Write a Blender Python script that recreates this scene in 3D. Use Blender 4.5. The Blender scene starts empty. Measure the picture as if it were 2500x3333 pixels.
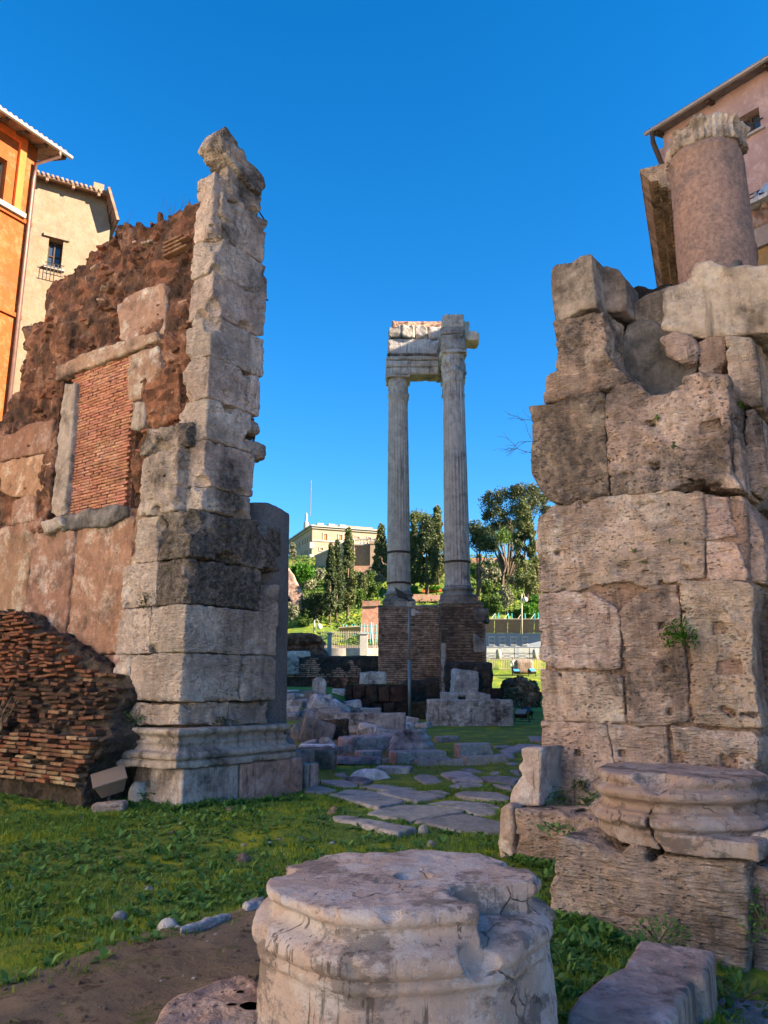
import bpy, bmesh, math, random
import numpy as np
from mathutils import Vector, Matrix

# ------------------------------------------------------------------ camera, light, exposure
scn = bpy.context.scene
col = scn.collection
rad = math.radians
F, CX, CY, PITCH, EYE = 2550.0, 1250.0, 1666.5, rad(12.69), 1.6
cam_d = bpy.data.cameras.new('camera'); cam = bpy.data.objects.new('camera', cam_d); col.objects.link(cam)
cam_d.sensor_fit = 'HORIZONTAL'; cam_d.sensor_width = 36.0; cam_d.lens = F / 2500.0 * 36.0
cam_d.clip_start = 0.1; cam_d.clip_end = 3000.0
cam.location = (0, 0, EYE); cam.rotation_euler = (rad(90) + PITCH, 0, 0)
scn.camera = cam

SUN_AZ, SUN_EL = rad(108.0), rad(25.0)          # azimuth clockwise from the view direction
w = bpy.data.worlds.new('World'); scn.world = w; w.use_nodes = True
wn = w.node_tree; wn.nodes.clear()
sky = wn.nodes.new('ShaderNodeTexSky'); sky.sky_type = 'NISHITA'; sky.sun_disc = False
sky.sun_elevation = SUN_EL; sky.sun_rotation = SUN_AZ
sky.altitude = 0; sky.air_density = 1.0; sky.dust_density = 0.0; sky.ozone_density = 6.0
hs = wn.nodes.new('ShaderNodeHueSaturation'); hs.inputs['Saturation'].default_value = 1.25; hs.inputs['Hue'].default_value = 0.499
bg = wn.nodes.new('ShaderNodeBackground'); bg.inputs['Strength'].default_value = 0.051
wo = wn.nodes.new('ShaderNodeOutputWorld')
wn.links.new(sky.outputs[0], hs.inputs['Color']); wn.links.new(hs.outputs[0], bg.inputs[0]); wn.links.new(bg.outputs[0], wo.inputs[0])

sun_d = bpy.data.lights.new('sun', 'SUN'); sun = bpy.data.objects.new('sun', sun_d); col.objects.link(sun)
sun_d.energy = 3.7; sun_d.angle = rad(0.5); sun_d.color = (1.0, 0.86, 0.66)
SUND = Vector((math.cos(SUN_EL) * math.sin(SUN_AZ), math.cos(SUN_EL) * math.cos(SUN_AZ), math.sin(SUN_EL)))
sun.rotation_euler = SUND.to_track_quat('Z', 'Y').to_euler(); sun.location = (60, -10, 60)

scn.view_settings.view_transform = 'Standard'; scn.view_settings.look = 'None'
scn.view_settings.exposure = 2.62; scn.view_settings.gamma = 1.0
scn.view_settings.use_white_balance = True; scn.view_settings.white_balance_temperature = 6850; scn.view_settings.white_balance_tint = 12
try: scn.view_settings.use_curve_mapping = False
except Exception: pass
scn.render.engine = 'CYCLES'
scn.cycles.use_denoising = True
scn.cycles.max_bounces = 6; scn.cycles.diffuse_bounces = 4; scn.cycles.transparent_max_bounces = 8

# ------------------------------------------------------------------ pixels and rays
SP, CP = math.sin(PITCH), math.cos(PITCH)
EYEP = np.array([0, 0, EYE])
def ray(px, py):
    u = (px - CX) / F; v = (py - CY) / F
    return np.array([u, CP + v * SP, SP - v * CP])
def gp(px, py, z=0.0):                      # point on the horizontal plane z
    d = ray(px, py); t = (z - EYE) / d[2]; return EYEP + d * t
def yp(px, py, Y):                          # point at forward distance Y
    d = ray(px, py); return EYEP + d * (Y / d[1])
def plp(px, py, P0, N):                     # point on a plane
    d = ray(px, py); t = np.dot(np.asarray(P0) - EYEP, N) / np.dot(d, N); return EYEP + d * t
def zz(x0, y0, wd, pts, W=1659.0):          # enlarged-view coordinates -> photo pixels
    k = wd / W; return [(x0 + a * k, y0 + b * k) for a, b in pts]
def Z1(*p): return zz(0, 300, 1000, p)
def Z2(*p): return zz(0, 1200, 1000, p)
def Z3(*p): return zz(0, 1900, 1000, p)
def Z4(*p): return zz(0, 2500, 1000, p)
def Z5(*p): return zz(1200, 950, 500, p)
def Z6(*p): return zz(1200, 1400, 500, p)
def Z7(*p): return zz(900, 1550, 500, p)
def Z8(*p): return zz(1400, 1500, 400, p, 1475.0)
def Y1(*p): return zz(900, 2050, 600, p)
def Y2(*p): return zz(1250, 2050, 550, p)
def Y3(*p): return zz(950, 2450, 750, p)
def Y4(*p): return zz(1700, 750, 800, p)
def Y5(*p): return zz(1700, 1600, 800, p)
def Y6(*p): return zz(2000, 150, 500, p, 1382.0)
def Y7(*p): return zz(1500, 2350, 1000, p)
def Y8(*p): return zz(400, 2650, 1500, p)
def DD(*p): return [(a * 1.507, b * 1.507) for a, b in p]

U = np.array([math.sin(rad(36)), math.cos(rad(36)), 0]); V = np.array([-U[1], U[0], 0]); ZA = np.array([0, 0, 1.0])

def ss(a, b, x):
    t = np.clip((np.asarray(x, float) - a) / (b - a), 0, 1); return t * t * (3 - 2 * t)
def terrain(x, y):
    x = np.asarray(x, float); y = np.asarray(y, float)
    z = 0.012 * np.maximum(0, np.minimum(y, 60) - 25)
    z = z + 1.35 * ss(27, 44, y) * ss(0.5, -4.0, x)
    z = z + 2.3 * ss(49, 66, y) * ss(3, 6, x)
    st = 4.0 - z
    z = z + st * ss(59.0, 60.0, y) * ss(4, 3, x) + st * ss(67.4, 68.2, y) * ss(3, 4, x)
    z = z + 0.33 * np.maximum(0, y - 84) * ss(82, 90, y) - 0.27 * np.maximum(0, y - 152)
    z = z - 0.16 * ss(7.6, 5.0, y) * ss(1.2, 2.2, x)
    z = z + 0.03 * np.sin(x * 1.3 + 0.7) * np.cos(y * 0.9) * ss(4, 9, y)
    return z
def gt(px, py):                             # first hit with the terrain
    d = ray(px, py); ts = np.linspace(2.0, 260, 12000); P = EYEP + ts[:, None] * d
    h = P[:, 2] - terrain(P[:, 0], P[:, 1]); k = np.argmax(h < 0)
    if h[k] >= 0: k = len(ts) - 1
    return P[k]

# ------------------------------------------------------------------ numpy noise and surface nets
_RS = np.random.RandomState(11)
_T = (_RS.rand(32, 32, 32) * 2 - 1).astype(np.float32)
def vn(P):
    i = np.floor(P).astype(np.int32); f = (P - i).astype(np.float32); f = f * f * (3 - 2 * f); i &= 31; j = (i + 1) & 31
    x0, y0, z0 = i.T; x1, y1, z1 = j.T; fx, fy, fz = f.T
    a = _T[x0, y0, z0] * (1 - fx) + _T[x1, y0, z0] * fx; b = _T[x0, y1, z0] * (1 - fx) + _T[x1, y1, z0] * fx
    c = _T[x0, y0, z1] * (1 - fx) + _T[x1, y0, z1] * fx; d = _T[x0, y1, z1] * (1 - fx) + _T[x1, y1, z1] * fx
    return (a * (1 - fy) + b * fy) * (1 - fz) + (c * (1 - fy) + d * fy) * fz
_ROT = np.array([[0.36, 0.48, -0.8], [-0.8, 0.6, 0.0], [0.48, 0.64, 0.6]])
def fbm(P, fr, oc=3, g=0.5):
    Q = (P @ _ROT) * fr; s = 0; a = 1.0
    for k in range(oc):
        s = s + a * vn(Q + 17.3 * k); Q = Q * 2.03; a *= g
    return s
def worley(P, fr, seed=3):                   # F1 and F2 distances of jittered cells
    Q = P * fr; i = np.floor(Q).astype(np.int32); f1 = np.full(len(P), 9.0, np.float32); f2 = f1.copy()
    for dx in (-1, 0, 1):
        for dy in (-1, 0, 1):
            for dz in (-1, 0, 1):
                c = i + (dx, dy, dz); k = (c + seed) & 31
                o = np.stack([_T[k[:, 0], k[:, 1], k[:, 2]], _T[k[:, 1], k[:, 2], k[:, 0]], _T[k[:, 2], k[:, 0], k[:, 1]]], 1) * 0.5 + 0.5
                dd = np.linalg.norm(c + o - Q, axis=1); n = dd < f1
                f2 = np.where(n, f1, np.minimum(f2, dd)); f1 = np.where(n, dd, f1)
    return f1, f2
_C8 = np.array([[0,0,0],[1,0,0],[0,1,0],[1,1,0],[0,0,1],[1,0,1],[0,1,1],[1,1,1]])
_E12 = [(0,1),(2,3),(4,5),(6,7),(0,2),(1,3),(4,6),(5,7),(0,4),(1,5),(2,6),(3,7)]
def snets(G):                                 # naive surface nets on a sampled distance field
    ins = G < 0
    nx, ny, nz = G.shape
    cnt = np.zeros((nx-1, ny-1, nz-1), np.int8)
    for a, b, c in _C8: cnt += ins[a:nx-1+a, b:ny-1+b, c:nz-1+c]
    act = (cnt > 0) & (cnt < 8); ijk = np.argwhere(act)
    vals = np.stack([G[ijk[:,0]+a, ijk[:,1]+b, ijk[:,2]+c] for a, b, c in _C8], 1)
    sm = np.zeros((len(ijk), 3)); n = np.zeros(len(ijk))
    for a, b in _E12:
        va, vb = vals[:, a], vals[:, b]; m = (va < 0) != (vb < 0)
        t = np.where(m, va / np.where(m, va - vb, 1), 0)[:, None]
        sm += np.where(m[:, None], _C8[a] + t * (_C8[b] - _C8[a]), 0); n += m
    Vt = ijk + sm / np.maximum(n, 1)[:, None]
    idx = np.full(act.shape, -1, np.int64); idx[act] = np.arange(len(ijk))
    Q = []
    for ax in range(3):
        A = np.take(ins, range(G.shape[ax]-1), ax); B = np.take(ins, range(1, G.shape[ax]), ax)
        e = np.argwhere(A != B); fl = A[tuple(e.T)]
        o1, o2 = [(1,2),(2,0),(0,1)][ax]
        ok = (e[:, o1] > 0) & (e[:, o2] > 0) & (e[:, o1] < G.shape[o1]-1) & (e[:, o2] < G.shape[o2]-1); e = e[ok]; fl = fl[ok]
        d1 = np.zeros(3, int); d1[o1] = 1; d2 = np.zeros(3, int); d2[o2] = 1
        q = np.stack([idx[tuple((e-d1-d2).T)], idx[tuple((e-d2).T)], idx[tuple(e.T)], idx[tuple((e-d1).T)]], 1)
        q[~fl] = q[~fl][:, ::-1]; Q.append(q)
    return Vt, np.concatenate(Q)

# ------------------------------------------------------------------ object helpers
TRI = [0]
def mesh_np(name, Vt, faces, smooth=True, k=None):
    me = bpy.data.meshes.new(name); Vt = np.asarray(Vt, np.float32); me.vertices.add(len(Vt)); me.vertices.foreach_set('co', Vt.ravel())
    fl = faces if isinstance(faces, list) else [faces]
    tot = sum(f.size for f in fl); nf = sum(len(f) for f in fl)
    me.loops.add(tot); me.loops.foreach_set('vertex_index', np.concatenate([np.asarray(f, np.int32).ravel() for f in fl]))
    me.polygons.add(nf)
    sz = np.concatenate([np.full(len(f), f.shape[1], np.int32) for f in fl]); st = np.concatenate([[0], np.cumsum(sz)[:-1]]).astype(np.int32)
    me.polygons.foreach_set('loop_start', st); me.polygons.foreach_set('loop_total', sz)
    me.polygons.foreach_set('use_smooth', np.full(nf, smooth)); me.update(calc_edges=True)
    TRI[0] += int((sz - 2).sum()); return me
def link(name, me, mat, parent=None, loc=(0, 0, 0), label=None, cat=None, group=None, kind=None):
    o = bpy.data.objects.new(name, me); col.objects.link(o); o.color = (1, 1, 1, .15)
    if me is not None and mat is not None and len(me.materials) == 0: me.materials.append(mat)
    if parent is not None:
        o.parent = parent; o.location = Vector(loc) - Vector(parent['_w'])
    else: o.location = loc
    o['_w'] = tuple(float(v) for v in loc)
    if label: o['label'] = label
    if cat: o['category'] = cat
    if group: o['group'] = group
    if kind: o['kind'] = kind
    return o
def thing(name, label, cat, loc, group=None, kind=None): return link(name, None, None, None, loc, label, cat, group, kind)
def obj(name, Vt, faces, mat, parent=None, smooth=True, base=None, **kw):   # world-space verts -> object with its origin at its base
    Vt = np.asarray(Vt, float)
    if base is None:
        mn, mx = Vt.min(0), Vt.max(0); base = ((mn[0]+mx[0])/2, (mn[1]+mx[1])/2, mn[2])
    me = mesh_np(name, Vt - np.asarray(base), faces, smooth)
    return link(name, me, mat, parent, base, **kw)
class MB:                                     # collects polygons into one mesh
    def __init__(s): s.v = []; s.f = []
    def add(s, vs, fs):
        n = len(s.v); s.v += [tuple(float(c) for c in p) for p in vs]; s.f += [tuple(i + n for i in f) for f in fs]
    def box(s, c, a, b, h, ax=(1, 0, 0), ay=(0, 1, 0), az=(0, 0, 1)):      # centre and full sizes along axes
        c = np.asarray(c, float); ax = np.asarray(ax, float) * a / 2; ay = np.asarray(ay, float) * b / 2; az = np.asarray(az, float) * h / 2
        s.add([c+i*ax+j*ay+k*az for k in (-1, 1) for j in (-1, 1) for i in (-1, 1)], [(0,2,3,1),(4,5,7,6),(0,1,5,4),(2,6,7,3),(0,4,6,2),(1,3,7,5)])
    def tube(s, pts, r, n=8, caps=True):
        pts = [np.asarray(p, float) for p in pts]; rs = r if hasattr(r, '__len__') else [r] * len(pts); rings = []
        for i, p in enumerate(pts):
            t = pts[min(i+1, len(pts)-1)] - pts[max(i-1, 0)]; t = t / (np.linalg.norm(t) + 1e-9)
            a = np.cross(t, [0, 0, 1.0]); a = np.array([1.0, 0, 0]) if np.linalg.norm(a) < 1e-3 else a / np.linalg.norm(a); b = np.cross(t, a)
            rings.append([p + rs[i] * (math.cos(2*math.pi*k/n) * a + math.sin(2*math.pi*k/n) * b) for k in range(n)])
        vs = [q for rg in rings for q in rg]
        fs = [(i*n+k, i*n+(k+1) % n, (i+1)*n+(k+1) % n, (i+1)*n+k) for i in range(len(pts)-1) for k in range(n)]
        if caps: fs += [tuple(range(n))[::-1], tuple(range((len(pts)-1)*n, len(pts)*n))]
        s.add(vs, fs)
    def lathe(s, c, prof, n=32, ax=(1, 0, 0), ay=(0, 1, 0), az=(0, 0, 1)):
        c = np.asarray(c, float); ax, ay, az = (np.asarray(q, float) for q in (ax, ay, az))
        vs = [c + r*math.cos(2*math.pi*k/n)*ax + r*math.sin(2*math.pi*k/n)*ay + z*az for r, z in prof for k in range(n)]
        fs = [(i*n+k, i*n+(k+1) % n, (i+1)*n+(k+1) % n, (i+1)*n+k) for i in range(len(prof)-1) for k in range(n)]
        fs += [tuple(range(n))[::-1], tuple(range((len(prof)-1)*n, len(prof)*n))]
        s.add(vs, fs)
    def prism(s, poly, d):                     # polygon of 3-D points pushed along d
        m = len(poly); d = np.asarray(d, float); poly = [np.asarray(p, float) for p in poly]
        nrm = sum((np.cross(poly[i], poly[(i+1) % m]) for i in range(m)), np.zeros(3))
        if np.dot(nrm, d) > 0: poly = poly[::-1]
        s.add(poly + [p + d for p in poly], [tuple(range(m)), tuple(range(2*m-1, m-1, -1))] + [((i+1) % m, i, m+i, m+(i+1) % m) for i in range(m)])
    def build(s, name, mat, parent=None, smooth=False, base=None, bevel=0, **kw):
        Vt = np.array(s.v)
        if base is None:
            mn, mx = Vt.min(0), Vt.max(0); base = ((mn[0]+mx[0])/2, (mn[1]+mx[1])/2, mn[2])
        me = bpy.data.meshes.new(name); me.from_pydata([tuple(p - np.asarray(base)) for p in Vt], [], s.f); me.update()
        if bevel:
            bm = bmesh.new(); bm.from_mesh(me); bmesh.ops.bevel(bm, geom=bm.edges[:], offset=bevel, segments=1, affect='EDGES', profile=0.5); bm.to_mesh(me); bm.free()
        if smooth:
            for p in me.polygons: p.use_smooth = True
        TRI[0] += sum(len(p.vertices) - 2 for p in me.polygons)
        return link(name, me, mat, parent, base, **kw)
def tint(o, c=(1, 1, 1), g=0.3):               # per-piece tint and dirt amount, read by the stone materials
    o.color = (c[0], c[1], c[2], g); return o

# ------------------------------------------------------------------ carved and eroded stone: distance field -> mesh
def seg_sdf(P, poly):                          # signed distance to a polygon, P (N,2)
    poly = np.asarray(poly, float); d = np.full(len(P), 1e9); s = np.zeros(len(P), bool); n = len(poly)
    for i in range(n):
        a, b = poly[i], poly[(i+1) % n]; e = b - a; wv = P - a
        t = np.clip((wv @ e) / (e @ e + 1e-12), 0, 1); q = wv - t[:, None] * e; d = np.minimum(d, (q * q).sum(1))
        c = ((a[1] > P[:, 1]) != (b[1] > P[:, 1])) & (P[:, 0] < (b[0]-a[0]) * (P[:, 1]-a[1]) / (b[1]-a[1] + 1e-12) + a[0]); s ^= c
    return np.sqrt(d) * np.where(s, -1, 1)
STY = {  # erosion styles: big noise amp/freq, fine amp/freq, bed pits amp
 'trav':   dict(a=.014, f=2.2, b=.009, g=11, bed=.045, bf=(8, 8, 26)),
 'travr':  dict(a=.036, f=1.8, b=.017, g=9, bed=.075, bf=(6, 6, 20)),
 'smooth': dict(a=.012, f=2.0, b=.004, g=10, bed=0, bf=(4, 4, 20)),
 'rough':  dict(a=.035, f=2.6, b=.020, g=9, bed=0, bf=(4, 4, 10)),
 'marb':   dict(a=.012, f=2.6, b=.0045, g=20, bed=0, bf=(4, 4, 20)),
 'rock':   dict(a=.060, f=1.6, b=.020, g=6, bed=0, bf=(4, 4, 10)),
}
def thin_far_side(Wv, Q, h):                    # coarser mesh on the sides that point away from the viewpoint (keeps the budget)
    if len(Q) < 1500: return Wv, Q
    fn = np.cross(Wv[Q[:, 2]] - Wv[Q[:, 0]], Wv[Q[:, 3]] - Wv[Q[:, 1]]); N_ = np.zeros_like(Wv)
    for k in range(4): np.add.at(N_, Q[:, k], fn)
    N_ /= np.linalg.norm(N_, axis=1)[:, None] + 1e-12; vw = EYEP - Wv; vw /= np.linalg.norm(vw, axis=1)[:, None]
    bk = (N_*vw).sum(1) < -.2
    if bk.sum() < 400: return Wv, Q
    key = np.floor(Wv/(h*6.0)).astype(np.int64); key = (key[:, 0]*73856093) ^ (key[:, 1]*19349663) ^ (key[:, 2]*83492791)
    u, inv = np.unique(key[bk], return_inverse=True); cnt = np.bincount(inv); mp = np.arange(len(Wv)); ids = np.where(bk)[0]
    mean = np.stack([np.bincount(inv, Wv[ids, c])/cnt for c in range(3)], 1); rep = np.full(len(u), -1); rep[inv[::-1]] = ids[::-1]; mp[ids] = rep[inv]
    W2 = Wv.copy(); W2[rep] = mean; Qm = mp[Q]; tc = bk[Q].any(1); q0 = Qm[~tc]; q1 = Qm[tc]
    T = np.concatenate([q1[:, [0, 1, 2]], q1[:, [0, 2, 3]]]); T = T[(T[:, 0] != T[:, 1]) & (T[:, 1] != T[:, 2]) & (T[:, 0] != T[:, 2])]
    st_ = np.sort(T, 1); _, ui = np.unique(st_[:, 0]*(len(Wv)**2) + st_[:, 1]*len(Wv) + st_[:, 2], return_index=True); T = T[np.sort(ui)]
    used, inv2 = np.unique(np.concatenate([q0.ravel(), T.ravel()]), return_inverse=True); nq = q0.size
    return W2[used], [f for f in (inv2[:nq].reshape(-1, 4), inv2[nq:].reshape(-1, 3)) if len(f)]
GRID = [None]
def carve(name, sdf, lo, hi, h, mat, frame=None, sty='trav', parent=None, seed=0, scale=1.0, extra=None, **kw):
    """sdf takes local points (N,3); frame = (origin, ax, ay, az)."""
    O, ax, ay, az = frame if frame is not None else (np.zeros(3), np.array([1., 0, 0]), np.array([0, 1., 0]), ZA)
    M = np.stack([ax, ay, az]); lo = np.asarray(lo, float) - 3*h; hi = np.asarray(hi, float) + 3*h
    n = np.maximum(np.ceil((hi-lo)/h).astype(int) + 1, 4)
    g = [lo[k] + h*np.arange(n[k]) for k in range(3)]
    P = np.stack(np.meshgrid(*g, indexing='ij'), -1).reshape(-1, 3)
    GRID[0] = g; D = sdf(P).astype(np.float32)
    s = STY[sty]; band = np.abs(D) < (s['a']*1.9 + s['b']*1.9 + s['bed'])*scale + 1.8*h
    Pb = P[band]; Wd = (O + Pb @ M) + seed * 3.71
    e = s['a']*scale*fbm(Wd, s['f']/max(scale, .4), 3) + s['b']*scale*fbm(Wd, s['g']/max(scale, .4), 2)
    if s['bed']:
        q = vn(Wd*np.array(s['bf'])) + .5*vn(Wd*np.array(s['bf'])*2.1 + 9); e = e + s['bed']*scale*np.clip(q - .35, 0, .8)
    if extra is not None: e = e + extra(Pb, Wd)
    D[band] += e
    Vt, Q = snets(D.reshape(n))
    Vt = lo + Vt*h; Wv = O + Vt @ M
    if np.dot(np.cross(ax, ay), az) < 0: Q = Q[:, ::-1]
    Wv, fl = thin_far_side(Wv, Q, h)
    return obj(name, Wv, fl, mat, parent, True, **kw)
def sd_box(P, c, b, r=.02):
    q = np.abs(P - c) - np.asarray(b) + r
    return np.linalg.norm(np.maximum(q, 0), axis=1) + np.minimum(q.max(1), 0) - r
def chips(P, pts):                              # round bites: (centre, radius)
    d = np.full(len(P), -1e9)
    for c, r in pts: d = np.maximum(d, r - np.linalg.norm(P - np.asarray(c), axis=1))
    return d
def block(name, frame, lo, hi, h, mat, parent, sty='trav', r=.025, nchip=4, chipr=(.04, .12), seed=0, **kw):
    rs = np.random.RandomState(seed + 5); lo = np.asarray(lo, float); hi = np.asarray(hi, float); c = (lo+hi)/2; b = (hi-lo)/2
    bites = []
    for k in range(nchip):
        p = c + b*np.sign(rs.rand(3)-.5); ax = rs.randint(3); p[ax] = c[ax] + b[ax]*rs.uniform(-1, 1)
        bites.append((p + rs.uniform(-.02, .02, 3), rs.uniform(*chipr)))
    def f(P):
        d = sd_box(P, c, b, r)
        return np.maximum(d, chips(P, bites)) if bites else d
    return carve(name, f, lo, hi, h, mat, frame, sty, parent, seed, **kw)
def slab(name, poly, frame, t0, t1, h, mat, parent, sty='trav', r=.03, seed=0, holes=(), **kw):
    """polygon in local (x,z) of frame, pushed from t0 to t1 along local y (t0 = near face)."""
    poly = np.asarray(poly, float); lo = np.array([poly[:, 0].min(), t0, poly[:, 1].min()]); hi = np.array([poly[:, 0].max(), t1, poly[:, 1].max()])
    tm, th = (t0+t1)/2, (t1-t0)/2
    def f(P):
        gx, gy, gz = GRID[0]; XZ = np.stack(np.meshgrid(gx, gz, indexing='ij'), -1).reshape(-1, 2)
        a = np.repeat(seg_sdf(XZ, poly).reshape(len(gx), 1, len(gz)), len(gy), 1).ravel() + r; b = np.abs(P[:, 1]-tm) - th + r
        d = np.hypot(np.maximum(a, 0), np.maximum(b, 0)) + np.minimum(np.maximum(a, b), 0) - r - .006
        for (x, z, rr, dp) in holes:
            q = np.maximum(np.maximum(np.abs(P[:, 0]-x), np.abs(P[:, 2]-z)) - rr, P[:, 1] - (t0+dp)); d = np.maximum(d, -q)
        return d
    return carve(name, f, lo, hi, h, mat, frame, sty, parent, seed, **kw)
class Plane:                                    # an upright plane: x along A, y along B (away), z up
    def __init__(s, P0, A, B): s.P0 = np.array([P0[0], P0[1], 0.0]); s.A = np.asarray(A, float); s.B = np.asarray(B, float)
    def at(s, off): return Plane(s.P0 + s.B*off, s.A, s.B)
    def frame(s): return (s.P0, s.A, s.B, ZA)
    def uv(s, px, off=0):
        out = []
        for x, y in px:
            p = plp(x, y, s.P0 + s.B*off, s.B) - s.P0; out.append((float(p @ s.A), float(p[2])))
        return out
    def w(s, a, b, z): return s.P0 + s.A*a + s.B*b + ZA*z
# ------------------------------------------------------------------ materials (all node based)
class NT:
    def __init__(s, name):
        s.m = bpy.data.materials.new(name); s.m.use_nodes = True; s.t = s.m.node_tree; s.t.nodes.clear()
        s.out = s.t.nodes.new('ShaderNodeOutputMaterial'); s.b = s.t.nodes.new('ShaderNodeBsdfPrincipled'); s.t.links.new(s.b.outputs[0], s.out.inputs[0])
        s.b.inputs['Specular IOR Level'].default_value = 0.25
    def n(s, ty, **kw):
        nd = s.t.nodes.new(ty)
        for k, v in kw.items(): setattr(nd, k, v)
        return nd
    def set(s, sock, v):
        if isinstance(v, bpy.types.NodeSocket): s.t.links.new(v, sock)
        else:
            try: sock.default_value = v
            except Exception: sock.default_value = (v[0], v[1], v[2], 1)
    @property
    def pos(s):
        if not hasattr(s, '_p'): s._p = s.n('ShaderNodeNewGeometry').outputs['Position']
        return s._p
    def objp(s): return s.n('ShaderNodeTexCoord').outputs['Object']
    def vm(s, v, k):
        nd = s.n('ShaderNodeVectorMath', operation='MULTIPLY'); s.set(nd.inputs[0], v); nd.inputs[1].default_value = k; return nd.outputs[0]
    def noise(s, sc, det=5, rough=.55, vec=None, dist=0):
        nd = s.n('ShaderNodeTexNoise'); s.set(nd.inputs['Vector'], vec if vec is not None else s.pos)
        nd.inputs['Scale'].default_value = sc; nd.inputs['Detail'].default_value = det; nd.inputs['Roughness'].default_value = rough; nd.inputs['Distortion'].default_value = dist
        return nd.outputs[0]
    def vor(s, sc, vec=None, feat='F1', out=0, rnd=1.0):
        nd = s.n('ShaderNodeTexVoronoi', feature=feat); s.set(nd.inputs['Vector'], vec if vec is not None else s.pos); nd.inputs['Scale'].default_value = sc; nd.inputs['Randomness'].default_value = rnd
        return nd.outputs[out]
    def mr(s, v, a, b, c=0., d=1.):
        nd = s.n('ShaderNodeMapRange'); s.set(nd.inputs[0], v)
        for i, q in enumerate((a, b, c, d)): s.set(nd.inputs[i+1], q)
        return nd.outputs[0]
    def ma(s, op, a, b=0.):
        nd = s.n('ShaderNodeMath', operation=op); s.set(nd.inputs[0], a); s.set(nd.inputs[1], b); return nd.outputs[0]
    def mix(s, f, a, b, bl='MIX'):
        nd = s.n('ShaderNodeMix', data_type='RGBA', blend_type=bl); s.set(nd.inputs[0], f); s.set(nd.inputs[6], a); s.set(nd.inputs[7], b); return nd.outputs[2]
    def oi(s):
        if not hasattr(s, '_o'): s._o = s.n('ShaderNodeObjectInfo')
        return s._o
    def bump(s, h, st=.5, d=.02, nrm=None):
        nd = s.n('ShaderNodeBump'); s.set(nd.inputs['Height'], h); nd.inputs['Strength'].default_value = st; nd.inputs['Distance'].default_value = d
        if nrm is not None: s.set(nd.inputs['Normal'], nrm)
        return nd.outputs[0]
    def fin(s, colr, rough=.9, nrm=None, met=0, spec=None):
        s.set(s.b.inputs['Base Color'], colr); s.set(s.b.inputs['Roughness'], rough); s.b.inputs['Metallic'].default_value = met
        if spec is not None: s.b.inputs['Specular IOR Level'].default_value = spec
        if nrm is not None: s.set(s.b.inputs['Normal'], nrm)
        return s.m
def plain(name, c, rough=.8, met=0, var=.12, sc=3.0, bump=.0, spec=.25):
    m = NT(name); a = m.noise(sc, 5); k = m.mr(a, .3, .7, 1-var, 1+var)
    cc = m.mix(1.0, c, m.n('ShaderNodeCombineColor').outputs[0], 'MULTIPLY')
    nd = cc.node.inputs[7].links[0].from_node
    for i in range(3): m.set(nd.inputs[i], k)
    return m.fin(cc, rough, m.bump(m.noise(sc*8, 4), bump, .01) if bump else None, met, spec)
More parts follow.
